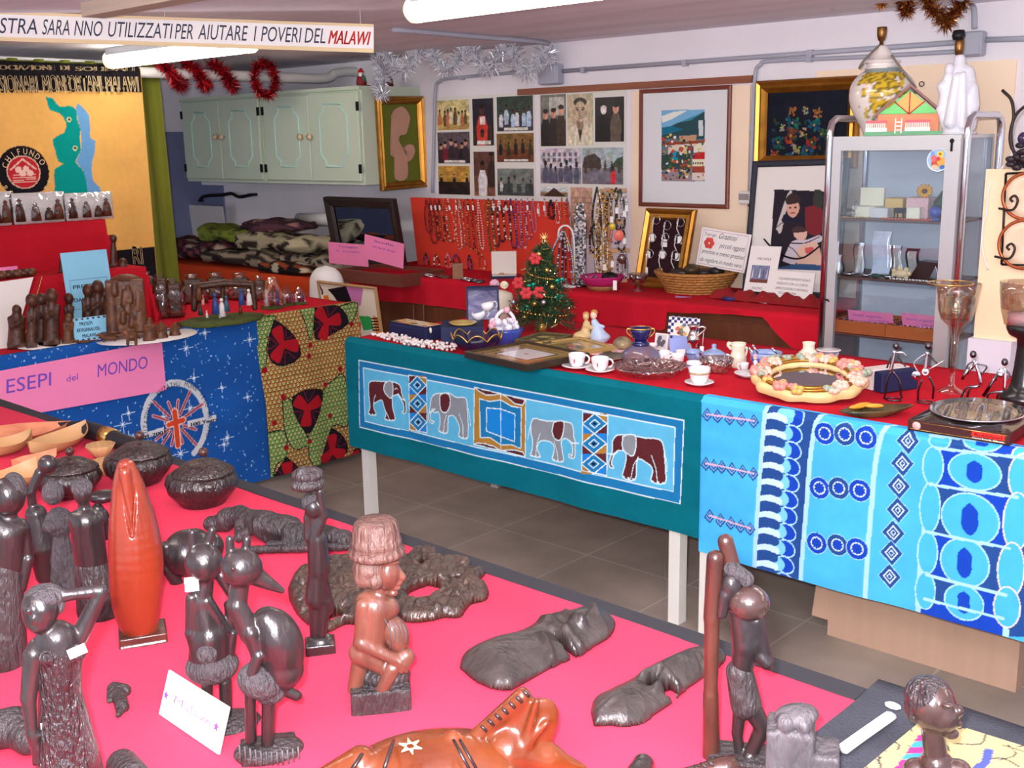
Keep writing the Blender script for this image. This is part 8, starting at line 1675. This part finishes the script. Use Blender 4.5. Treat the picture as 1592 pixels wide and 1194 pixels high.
B,r=carving('woman_statue','dark wood woman with one hand behind her head at the lower left',(112,1290),[('body',EB,[('e',63,945,27,31,29),('e',60,962,20,22,22,6),('c',75,970,13,84,995,15),('e',56,978,7,5,6,22),('e',52,962,5,6,5,26),('e',58,966,10,4,6,24),('e',45,950,6,4,4,25),('e',66,950,7,4,4,26),('e',82,955,4,8,5,6),('c',122,992,14,157,920,11,-2),('c',157,918,10,98,926,9,-2,0),('c',100,926,8,84,922,4,0),('c',100,930,6,86,932,4,2),('c',100,922,5,86,914,3.5,0),('c',52,1018,15,44,1085,12,4),('c',44,1085,11,50,1140,8,6,10),('c',50,1140,9,58,1165,9,10),('c',54,1160,4,52,1188,3,12),('c',59,1162,4,60,1190,3,14),('c',64,1160,4,68,1186,3,12),('c',52,1150,4,68,1140,3,16,14),('c',88,995,30,92,1010,32),('e',60,1005,16,14,16)]),('dress',wood('beaded_ebony',(46,38,39),(25,20,22),.28,1.0,150,.6),[('c',92,1018,33,94,1080,30),('e',76,1022,15,14,14,22),('e',118,1016,15,14,14,22),('c',94,1080,31,106,1180,46),('c',106,1180,46,118,1285,58)]),('hair',FUR,[('e',68,928,28,19,28,-4),('e',86,938,14,18,18,-6)]),('base',EB,[('b',112,1285,62,10,50)])],'statue',res=.0026)
sticker(B,r,120,1012,26,15,34,rz=.25);sticker(B,r,68,1130,8,14,16)
RT_='dark horned bird carving with a round back, right of the pair'
B,r=carving('bird_carving',RT_,(416,1168),[('body',EB,[('e',434,1000,36,58,36,0,-14),('c',415,965,22,440,1040,32),('e',375,882,30,29,29,4),('c',392,893,16,438,918,5,2),('c',358,860,7,357,838,6),('c',382,858,7,384,838,6),('c',374,900,14,368,942,15),('c',368,942,15,390,985,17,4),('c',390,985,13,402,1020,11,14),('c',402,1020,10,388,1058,8,20),('c',388,1058,4,382,1070,3,22),('c',393,1058,4,389,1072,3,22),('c',398,1056,4,396,1070,3,22),('c',440,1072,9,462,1082,8,4),('e',362,884,3,4,3,32),('e',400,880,8,14,10,-6)]),('feathers',FUR,[('e',405,1058,36,28,32,6,25),('e',420,1075,24,18,26)]),('legs',EB,[('c',389,1080,9,390,1150,9,2),('c',418,1085,11,416,1162,10,8)]),('base',EBR,[('e',418,1166,54,16,40),('b',418,1168,42,12,32)])],'statue',res=.0024)
for k in range(12):x=372+8.3*k;MB().tube([B.p(x,1158+10*math.sin(k*.26),34+12*math.sin(k*.27)),B.p(x+2,1184+6*math.sin(k*.26),36+13*math.sin(k*.27))],.0014,5).build('notch',GW,r)
B,r=carving('bird_carving','dark horned bird carving standing behind the white card',(345,1124),[('body',EB,[('e',317,875,28,30,28,4),('c',300,850,7,299,828,6),('c',322,850,7,330,824,6),('c',318,900,14,312,935,17),('c',312,935,17,326,990,26),('c',326,990,30,326,1030,32),('c',298,930,9,296,985,8,8),('c',296,985,8,306,1022,7,10),('c',322,935,10,352,980,8,8),('c',356,940,8,362,985,7,4),('c',362,985,7,358,1022,7,8),('c',345,895,11,368,935,8,-8)]),('feathers',FUR,[('e',330,1035,40,28,34,4),('e',322,1016,16,16,14,24)]),('legs',EB,[('c',322,1055,9,322,1115,8),('c',350,1060,10,352,1120,9)]),('base',EBR,[('e',356,1124,50,14,38)])],'statue')
B2=B;sticker(B,r,298,908,20,22,22)
carving('turtle_carving','dark carved shell-backed animal lying behind the horned birds',(285,905),[('shell',EB,[('e',288,860,34,36,40,-10),('e',298,838,26,14,30,-12),('c',258,850,9,250,880,8),('c',262,885,10,282,918,9),('e',330,850,18,22,20,-14)])])
B,r=carving('water_bearer','slender dark woman carving holding a bowl on her head',(499,1008),[('body',EB,[('c',493,838,15,496,885,17),('c',490,832,8,503,802,7,6),('c',503,802,6,497,764,6,8),('c',480,836,8,478,806,6,-4),('c',478,806,6,484,770,5,-4),('e',487,790,13,15,13,4),('c',488,800,8,490,828,9),('c',495,885,15,492,930,18),('c',489,945,9,489,995,7),('c',505,935,10,500,985,8,4),('c',496,900,14,508,945,12)]),('hair',FUR,[('e',484,780,15,14,15,-3)]),('bowl',EBR,[('e',478,752,27,12,24),('e',478,738,24,12,22),('e',470,732,9,7,8,8),('e',486,733,9,7,8,6)]),('base',EB,[('b',498,1005,23,10,20),('e',498,994,20,9,17)])],'statue',res=.0022)
B,r=carving('drummer_statue','reddish wood seated drummer carving wearing a brimmed hat',(592,1092),[('body',RWM,[('e',602,890,20,27,24,4),('c',615,880,4,626,897,6,8,10),('e',618,906,8,4,8,10),('e',616,913,8,4,8,10),('e',610,921,9,6,9,8),('c',600,876,3,618,874,3,22,14),('e',577,890,4,8,5,18),('c',592,915,12,586,930,14),('c',575,938,22,600,945,20),('c',584,945,28,575,1000,26),('c',566,942,13,562,1000,12,14),('c',562,1000,12,622,1028,9,18,22),('e',630,1022,15,15,13,16),('c',622,1030,4,616,1042,3,28),('c',628,1034,4,624,1046,3,28),('c',634,1034,4,632,1045,3,26),('c',560,1015,18,606,1042,13,10),('c',610,1040,12,584,1092,10,20),('c',560,1030,14,552,1070,12),('e',615,1075,16,7,10,20)]),('hair',RWR,[('e',576,882,27,24,27,0),('e',566,896,16,18,20,4),('e',584,902,14,14,16,14)]),('drum',RWM,[('e',614,985,21,32,24,4,-20)]),('seat',EBR,[('b',592,1080,46,22,34,-2),('e',600,1050,38,20,28,-6)])],'statue',res=.0024)
lathe_px(B,586,[(864,38),(860,43),(854,43),(848,37),(846,38),(838,38),(836,36),(822,35),(812,32),(807,26),(805,0)],RWR,'hat',r,seg=36)
for k in range(5):MB().tube(sm_path([B.p(598+7*k,962+2*k,24),B.p(608+6*k,985,30),B.p(606+6*k,1010-2*k,24)]),.001,4).build('drum_line',GW,r)
B,r=carving('pole_bearer','dark carved man bent against a tall pole with a gourd on his back',(1145,1180),[('pole',RW,[('c',1112,868,13,1107,960,13),('c',1107,960,12,1105,1080,11),('c',1105,1080,12,1106,1175,14)]),('stump',RW,[('c',1128,842,12,1141,892,13,-10)]),('body',EB,[('c',1152,945,18,1162,1000,23),('c',1162,1000,22,1152,1045,16),('c',1176,965,11,1192,1030,11,4),('c',1192,1030,11,1170,1010,8,8),('c',1128,925,10,1122,955,8,10),('c',1150,1105,11,1146,1140,9),('c',1146,1140,8,1150,1170,8),('c',1168,1100,16,1186,1130,13,4),('c',1186,1130,13,1164,1178,10,4),('c',1164,1178,9,1190,1184,7,10),('e',1137,912,16,22,16,4)]),('hair',FUR,[('c',1138,885,13,1160,900,12)]),('gourd',BRO,[('e',1164,937,31,27,30,4)]),('skirt',EBR,[('c',1150,1045,21,1160,1095,24)]),('base',EBR,[('b',1148,1180,46,12,34)])],'statue',res=.0022)
B,r=carving('head_bust','shiny dark wood woman bust with a braid at the lower right',(1455,1240),[('head',BRO,[('e',1450,1098,34,40,36,2),('e',1464,1112,26,28,28,8),('e',1491,1106,7,9,8,14),('e',1488,1124,8,5,8,12),('e',1478,1140,12,8,12,8),('e',1474,1097,10,4,6,32),('c',1450,1135,17,1456,1185,18),('e',1430,1110,5,11,7,10),('c',1425,1200,22,1490,1200,20),('c',1456,1190,26,1456,1235,40)]),('hair',wood('beaded_hair',(60,50,52),(34,27,29),.3,1.0,120,.5),[('e',1444,1082,36,30,38,-4),('e',1426,1098,20,26,26,-4),('c',1436,1062,5,1428,1120,6,30,20)]),('base',EB,[('b',1456,1238,52,10,40)])],'statue')
carving('stone_figure','pale grey carved block figure beside the pole bearer',(1240,1230),[('figure',GW,[('b',1228,1175,36,55,34),('e',1238,1112,34,16,28,2,-12),('e',1222,1125,14,16,14,22),('e',1250,1128,13,15,14,20),('b',1268,1192,34,36,34)])],'statue',res=.0028)
carving('robed_statue','tall dark wood woman statue at the left edge of the table',(6,1030),[('body',EB,[('e',12,772,25,30,25),('c',14,800,12,10,820,16),('c',0,822,22,26,822,18),('c',10,830,28,8,880,26),('c',38,822,9,44,870,8,4),('c',44,870,8,34,915,7,8)]),('skirt',EBR,[('c',4,885,28,4,1020,36)]),('hair',FUR,[('e',22,760,18,26,24,-6)])],'statue')
carving('kneeling_statue','black glossy carving with raised arm behind the grey-headed one',(62,905),[('body',EB,[('e',74,722,14,15,14),('c',62,735,8,48,765,7),('c',48,765,7,52,805,6),('c',56,800,16,66,850,24),('c',66,850,22,70,895,14)])],'statue')
carving('grey_bust','grey-headed weathered carving between two darker statues',(102,930),[('body',FUR,[('e',82,766,16,19,16),('e',92,812,21,24,20),('e',77,818,11,11,11,14),('c',95,835,12,98,870,18),('c',98,870,18,106,925,16),('c',88,880,8,84,925,7,8)])],'statue')
carving('back_turned_statue','dark statue seen from behind with broad shoulders by the orange figure',(152,955),[('body',EB,[('e',128,768,13,17,14),('c',130,782,8,132,795,10),('c',120,806,13,150,806,13),('c',134,812,24,142,875,24)]),('hair',FUR,[('e',127,758,16,15,16,-2)]),('skirt',EBR,[('c',142,880,25,154,945,33)])],'statue')
carving('crouching_figure','small dark figure squeezed behind the orange veiled carving',(166,835),[('body',EB,[('e',160,772,22,10,18),('e',152,792,9,10,9),('c',158,800,10,166,830,13)])])
PB=wood('carved_pot',(48,34,32),(26,18,18),.3,1.0,55,.5,30)
for cx,y0,R_,yt,lab in ((217,755,52,672,'dark carved lidded pot behind the orange figure'),(316,788,55,698,'dark carved lidded pot right of the orange figure'),(108,775,50,697,'dark carved lidded pot behind the grey-headed statue')):
 B=Bill(cx,y0-6,ZM);r=thing('lidded_pot',lab,'pot',B.b,'carved lidded pots');H_=y0-yt;L=lambda*q:[(y0-H_*a,R_*b)for a,b in q]
 lathe_px(B,cx,[(y0-6,R_*.6)]+L((.1,.66),(.16,.72),(.32,.95),(.44,1),(.56,.93),(.6,.84)),PB,'pot',r,seg=40,flute=(.02,11));lid=lathe_px(B,cx,L((.59,.86),(.63,.84),(.7,.66),(.78,.44),(.82,.2)),PB,'lid',r,seg=40,flute=(.02,11));ORG[lid]=ORG[r]
 c=B.p(cx,yt+5);MB().ell(c,R_*.14*B.s,12).build('knob',RW,lid)
def leafdish(x0,y0,x1,y1,wpx,m,label,lift=.03,name='leaf_dish'):
 a,b=onZ(x0,y0,ZM+.004),onZ(x1,y1,ZM+.004);d=b-a;L_=np.linalg.norm(d);d/=L_;n=np.array([-d[1],d[0],0]);wv=wpx
 def fn(u,v):q=(v-.5)*2;w_=wv*math.sin(math.pi*min(1,u*1.02))**.7;return a+d*L_*u+n*q*w_+np.array([0,0,lift*(q*q)+lift*.7*abs(2*u-1)**3])
 P=MB().grid(fn,26,11);P.grid(lambda u,v:fn(u,1-v)-np.array([0,0,.016*math.sin(math.pi*u)*v*(1-v)]),26,11);return P.build(name,m,label=label,cat='dish')
leafdish(-40,716,52,694,.05,PW,'pale wood leaf dish at the left edge');leafdish(48,716,136,680,.06,PW,'pale wood leaf dish pointing to the black umbrella');leafdish(-60,690,112,672,.09,wood('pink_wood',(216,146,106),(186,108,82),.5,.1,30,.1),'wide pinkish wood tray behind the leaf dishes',.02);leafdish(20,735,90,716,.05,wood('pink_wood',0,0),'narrow pinkish dish in front of the leaf dishes',.02);leafdish(0,770,60,740,.06,PW,'pale wood dish behind the left edge statue')
for x,y,rx,lab in ((158,712,22,'scalloped pale wood bowl left of the lidded pots'),(166,738,22,'pale wood bowl half behind the orange figure')):B=Bill(x,y,ZM);R_=rx*B.s;MB().lathe([(R_*.4,0),(R_,.035),(R_*.95,.037),(R_*.4,.006),(0,.006)],B.b,40,flute=(.05,10)).build('scalloped_bowl',PW,label=lab,cat='bowl')
P=sm_path([onZ(x,y,ZM+.022)for x,y in ((82,656),(105,662),(150,672),(190,688),(235,705))],6);r=thing('folded_umbrella','folded black umbrella with a metal band along the far table edge','umbrella',P[len(P)//2]-np.array([0,0,.02]));n=len(P)
MB().tube(P,[.007]*5+[.01+.014*min(1,(i-5)/5)for i in range(5,n)],10).build('canopy',mat('black_nylon',(22,22,28),.6),r);k=int(n*.58);MB().tube(P[k:k+3],.026,12).build('band',m_gilt,r)
def flatc(name,label,m,P,cat='carving',res=.0032,k=.006,ripple=None,zs=1):
 out=[]
 for p in P:
  sg=p[0];a=onZ(p[1],p[2],ZM+p[7]);b=onZ(p[4],p[5],ZM+p[8]);out.append((sg,a,b,p[3]*.001,p[6]*.001,None))
 o=carve_mesh(name,out,m,res=res,k=k,ripple=ripple,label=label,cat=cat);z0=o.location.z
 for v in o.data.vertices:v.co.z=max(v.co.z+z0-ZM,-.0005)*zs+.0005
 o.location.z=ZM;return o
flatc('reclining_figure','long dark reclining figure carving with a pole near the lidded pot',EBR,[('c',352,805,20,374,802,22,.03,.035),('c',328,815,16,350,812,20,.016,.02),('c',380,808,22,412,815,28,.03,.035),('c',412,818,28,450,822,26,.032,.03),('c',372,815,10,372,836,9,.03,.012),('c',372,836,9,398,820,9,.012,.03),('c',415,838,9,440,830,10,.012,.02),('c',440,832,9,470,843,8,.02,.012),('c',455,830,22,500,830,18,.025,.02),('c',505,832,20,535,838,18,.016,.016),('c',392,855,8,545,850,8,.010,.010),('c',420,848,10,480,848,10,.008,.008)],ripple=(.0012,160))
def inside(P,X,Y):
 ins=np.zeros(X.shape,bool);n=len(P)
 for i in range(n):
  (x1,y1),(x2,y2)=P[i],P[(i+1)%n]
  if y1!=y2:ins^=((y1>Y)!=(y2>Y))&(X<(x2-x1)*(Y-y1)/(y2-y1)+x1)
 return ins
def segd(P,X,Y):
 d=np.full(X.shape,9.)
 for p,q in zip(P,P[1:]):v=q-p;t=np.clip(((X-p[0])*v[0]+(Y-p[1])*v[1])/(v@v+1e-12),0,1);d=np.minimum(d,np.hypot(X-p[0]-t*v[0],Y-p[1]-t*v[1]))
 return d
def relief(name,label,m,outline,hmax,soft,ridges=(),holes=(),cat='mask',res=.0022,rough=0,rk=1):
 """a solid carving lying on the cloth: outline and ridges as survey pixels, raised to hmax away from its rim"""
 T=lambda L,z=0:np.array([onZ(x,y,ZM+z)[:2]for x,y in L]);O=sm_path(np.column_stack([T(outline+outline[:1]),np.zeros(len(outline)+1)]),4)[:-1,:2];Hs=[T(h,hmax*.4)for h in holes]
 X,Y=np.meshgrid(np.arange(O[:,0].min(),O[:,0].max(),res),np.arange(O[:,1].min(),O[:,1].max(),res));ins=inside(O,X,Y)
 for h in Hs:ins&=~inside(h,X,Y)
 d=segd(np.vstack([O,O[:1]]),X,Y)
 for h in Hs:d=np.minimum(d,segd(np.vstack([h,h[:1]]),X,Y)+soft*.55)
 Z=hmax*np.clip(d/soft,0,1)**.45*(1-.25*np.exp(-d/soft))
 for L,w_,h in ridges:Z=Z+h*rk*np.exp(-(segd(T(L,hmax*.8),X,Y)/w_)**2)*np.clip(d/.006,0,1)
 if rough:Z=Z*(1+rough*(np.sin(X*210)*np.sin(Y*190+X*90)+.6*np.sin(X*430+1)*np.sin(Y*390)))
 ny,nx=X.shape;idx=-np.ones(X.shape,int);q=ins[:-1,:-1]&ins[1:,:-1]&ins[:-1,1:]&ins[1:,1:];use=np.zeros(X.shape,bool)
 for a,b in ((0,0),(1,0),(0,1),(1,1)):use[a:ny-1+a,b:nx-1+b]|=q
 n=use.sum();idx[use]=np.arange(n);V=np.vstack([np.stack([X[use],Y[use],ZM+.001+np.maximum(Z[use],0)],1),np.stack([X[use],Y[use],np.full(n,ZM+.0005)],1)])
 j,i=np.nonzero(q);F=np.stack([idx[j,i],idx[j,i+1],idx[j+1,i+1],idx[j+1,i]],1);E={}
 for f in F.tolist():
  for k in range(4):E[(f[k],f[(k+1)%4])]=1
 W_=np.array([[b,a,a+n,b+n]for a,b in E if(b,a)not in E]);return raw(name,V,np.vstack([F,F[:,::-1]+n,W_]),m,None,None,True,label=label,cat=cat)
MW=wood('mask_wood',(62,55,52),(40,34,33),.42,.4,40,.2)
relief('wooden_mask','large dark wooden mask lying in the middle of the pink-red cloth',MW,[(714,1040),(722,1020),(760,1000),(800,990),(830,975),(852,962),(885,956),(920,945),(942,955),(957,970),(950,990),(925,1006),(905,1020),(870,1035),(840,1050),(815,1064),(793,1075),(760,1071),(735,1058)],.027,.034,[([(880,958),(892,968),(905,975)],.007,.016),([(905,975),(918,962),(924,950)],.007,.013),([(858,968),(878,985),(905,996)],.006,.012),([(843,990),(862,1018)],.006,.011),([(856,978),(880,990),(900,1008)],.004,.009),([(925,950),(945,972)],.005,.008),([(843,962),(850,966)],.008,.016),([(880,985),(893,972)],.008,.014),([(760,1010),(800,1062)],.03,.008)],[[(862,994),(872,997),(893,1013),(890,1018),(878,1012)]],rough=.01,rk=.6)
relief('wooden_mask','smaller dark mask with pierced eyes lying left of the pole bearer',MW,[(918,1108),(924,1090),(944,1079),(979,1062),(999,1047),(1025,1034),(1059,1018),(1088,1012),(1117,1012),(1130,1024),(1117,1040),(1091,1057),(1068,1074),(1045,1094),(1019,1113),(999,1127),(973,1132),(944,1130),(924,1131),(920,1122)],.024,.028,[([(999,1050),(1026,1042),(1040,1052),(1068,1068)],.006,.013),([(1006,1058),(1030,1050)],.004,.008),([(1050,1035),(1060,1030)],.02,.014),([(1028,1054),(1019,1074)],.005,.01),([(925,1095),(962,1080)],.005,.008),([(930,1102),(968,1086)],.004,.007),([(928,1124),(940,1122)],.009,.012),([(1085,1020),(1105,1038)],.004,.008),([(1075,1022),(1098,1048)],.004,.008),([(950,1112),(990,1090)],.02,.008),([(1005,1108),(1022,1096)],.004,.007)],[[(1000,1067),(1012,1060),(1024,1058),(1020,1070),(1008,1073)],[(1030,1070),(1042,1064),(1053,1072),(1046,1082),(1034,1082)]],rough=.01,rk=.6)
rr_=random.Random(6);O=[(447,918),(461,894),(490,880),(530,872),(570,876),(600,870),(624,874),(640,862),(657,858),(682,860),(687,872),(725,875),(732,882),(714,891),(735,890),(755,893),(746,905),(759,917),(757,934),(732,942),(716,961),(690,962),(669,967),(635,969),(600,962),(575,978),(540,972),(505,985),(470,966),(452,940)]
relief('openwork_panel','dark carved openwork panel of branches lying behind the drummer',wood('panel_wood',(70,52,40),(40,30,27),.35,.6,60,.4),O,.018,.008,[([(x,y),(x+rr_.uniform(-22,22),y+rr_.uniform(-10,10))],rr_.uniform(.003,.007),rr_.uniform(-.007,.011))for x,y in [(rr_.uniform(455,750),rr_.uniform(865,970))for _ in range(90)]],[[(628,924),(640,915),(665,906),(689,911),(682,924),(655,936),(640,934)],[(648,876),(660,871),(668,876),(655,882)],[(505,958),(530,952),(540,962),(515,968)],[(700,900),(715,899),(712,906),(700,908)]],'carving',rough=.12)
c=onZ(690,1212,ZM);B=Bill(690,1212,ZM);r=thing('turtle_box','orange carved animal with star inlay and broad tail fin at the bottom','carving',c);MS=wood('amber_wood',(112,54,22),(82,34,14),.25,.12,30,.6,8)
carve_mesh('body',cprims(B,[('e',670,1205,150,62,88,0,-4),('e',705,1148,13,14,12,-4),('c',560,1190,30,490,1215,14,10)]),MS,r,res=.003,k=.008)
carve_mesh('fin',cprims(B,[('e',822,1142,38,68,12,-8,30),('c',790,1170,40,850,1180,24,-6),('c',850,1180,24,905,1195,8,-6),('c',740,1145,12,812,1082,14,-14),('c',835,1090,5,818,1150,6,8,10),('c',850,1125,4,800,1180,5,10,14)]),MS,r,res=.003,k=.01)
S=B.s;st=lambda x,y,d:B.p(x,y,d)
for xa,ya,xb,yb,w_ in ((565,1168,535,1215,5),(612,1150,590,1215,4),(705,1150,740,1215,3.5),(715,1150,752,1215,3.5)):
 Q=[]
 for t in np.linspace(0,1,12):
  x,y=xa+(xb-xa)*t,ya+(yb-ya)*t;e=1-((x-670)/150)**2-((y-1205+(x-670)*.07)/62)**2;Q.append(B.p(x,y,88*math.sqrt(max(e,.0))+.6))
 MB().tube(Q,w_*S*.7,6,flat=.5).build('dark_band',EB,r)
e=lambda x,y:B.p(x,y,88*math.sqrt(max(1-((x-670)/150)**2-((y-1205+(x-670)*.07)/62)**2,0))+.8)
mb=MB();cs=e(638,1160)
for k in range(6):a0=k*1.047+.3;q=[e(638+13*math.cos(a0+z)*q_,1161+9*math.sin(a0+z)*q_)for z,q_ in ((-.5,.55),(0,1.45),(.5,.55))];mb.add(q+[v-B.n*.003 for v in q],[(0,2,1),(3,4,5),(0,1,4,3),(1,2,5,4),(2,0,3,5)])
mb.build('star_inlay',mat('bone_inlay',(240,216,160),.3),r)
for k in range(7):x,y=752+11*k,1133-9*k;MB().tube([B.p(x-4,y-5,4),B.p(x+5,y+4,6)],.0022,5).build('fin_notch',EB,r)
a,b=onZ(1148,1188,ZM+.05),onZ(1020,1235,ZM+.014);r=thing('notched_carving','red-brown notched carved stick pointing at the pole bearer','carving',onZ(1090,1215,ZM));MB().tube([a+(b-a)*t for t in np.linspace(0,1,8)],[.012,.015,.016,.016,.017,.018,.018,.014],12).build('stick',RW,r)
for k in range(9):q=a+(b-a)*(.25+.08*k);MB().tube([q+np.array([-.012,-.004,.012]),q+np.array([.0,-.012,.015])],.0015,4).build('notch',GW,r)
flatc('dark_snout','dark pointed wood tip at the bottom edge beside the orange animal',EB,[('c',1000,1190,14,985,1240,26,.02,.012)]);flatc('bat_carving','small flat dark bat-shaped carving on the cloth beside the woman',EBR,[('c',178,1072,11,192,1075,11,.004,.004),('c',183,1075,10,190,1100,10,.004,.004),('c',190,1100,8,184,1112,4,.004,.004),('c',172,1078,6,170,1090,4,.004,.003)],res=.002,k=.003)
flatc('hand_carving','rough dark carved arm lying at the left edge beside the woman',EBR,[('c',-30,1140,26,22,1130,26,.026,.026),('c',22,1130,24,44,1150,20,.026,.022)]);flatc('frog_carving','small dark lump carving at the bottom edge right of the woman',EBR,[('c',190,1190,20,205,1210,22,.012,.012)])
A,B_=onZ(247,1110,ZM),onZ(339,1173,ZM);f,w_,h_,r=card([(247,1110),(339,1173),68],ZM,'white card with a faint printed word and purple stars before the birds',m_paper,[('Malawi',.2,.82,.42,.2)],None,.35)
r.children[1].data.materials[0]=mat('faint_print',(176,166,186),.8)
for u,v in ((.06,.48),(.9,.5)):MB(Fr(f((w_*u,-.001,h_*v)),f.A[0],f.A[2],-f.A[1])).prism([((.0065 if k%2==0 else .0028)*math.sin(k*.628),(.0065 if k%2==0 else .0028)*math.cos(k*.628))for k in range(10)],0,.0006).build('star_print',mat('violet_ink'),r)
drape('mat_cloth',-.598,.6,.24,FY+.035,ZT+.001,mat('charcoal_cloth',(64,66,74),.9,var=.25,vscale=14,bump=.4,bscale=300,spec=.2),dict(front=0,back=.06),'charcoal grey cloth on the lower right table',.003)
Q=[onZ(x,y,ZT+.005)for x,y in ((1300,1230),(1442,1112),(1640,1186),(1560,1330))]
o=Q[0];ux,uy=Q[3]-Q[0],Q[1]-Q[0];Lx,Ly=np.linalg.norm(ux),np.linalg.norm(uy);cv=Canvas(0,Lx,0,Ly,.002,(176,162,116));cv.mottle(.06);rr_=random.Random(9)
for _ in range(46):x,y,a_=rr_.uniform(0,Lx),rr_.uniform(0,Ly),rr_.uniform(0,3.1);l=rr_.uniform(.01,.035);cv.line(sm_path([(x,y),(x+l*math.cos(a_),y+l*math.sin(a_)),(x+l*1.6*math.cos(a_+.5),y+l*1.6*math.sin(a_+.5))],3),.0024,(60,56,66))
def inQ(x,y):d=onZ(x,y,ZT+.005)-o;M_=np.array([[ux@ux,ux@uy],[ux@uy,uy@uy]]);s=np.linalg.solve(M_,[d@ux,d@uy]);return s[0]*Lx,s[1]*Ly
for k,cc in enumerate(((176,50,120),(60,140,160),(176,50,120),(60,140,160),(176,50,120),(176,50,120))):y=1142+10*k;cv.poly([inQ(*p)for p in ((1428-7*k,y),(1448-3*k,y-3),(1444-3*k,y+8),(1422-7*k,y+9))],cc)
cv.poly([inQ(*p)for p in ((1530,1162),(1545,1166),(1540,1185),(1524,1205),(1506,1196),(1526,1182))],(70,80,140))
cv.mesh('sketch_cloth',lambda X,Y:o+np.outer(X/Lx,ux)+np.outer(Y/Ly,uy)+np.outer(.002*np.sin(X*30)*np.sin(Y*25),[0,0,1]),m_print,label='cream cloth with dark sketches lying at the lower right corner',cat='cloth')
P=[onZ(x,y,ZT+.012)for x,y in ((1310,1165),(1345,1140),(1385,1112))];MB().tube(sm_path(P),.009,8,flat=.6).build('rolled_edge',mat('white_linen'),label='rolled white fabric edge across the charcoal cloth',cat='fabric');q=onZ(1388,1097,ZT+.004);MB().ell(q,(.012,.008,.004),8).build('paper_label',m_paper,label='small white label on the charcoal cloth',cat='label')
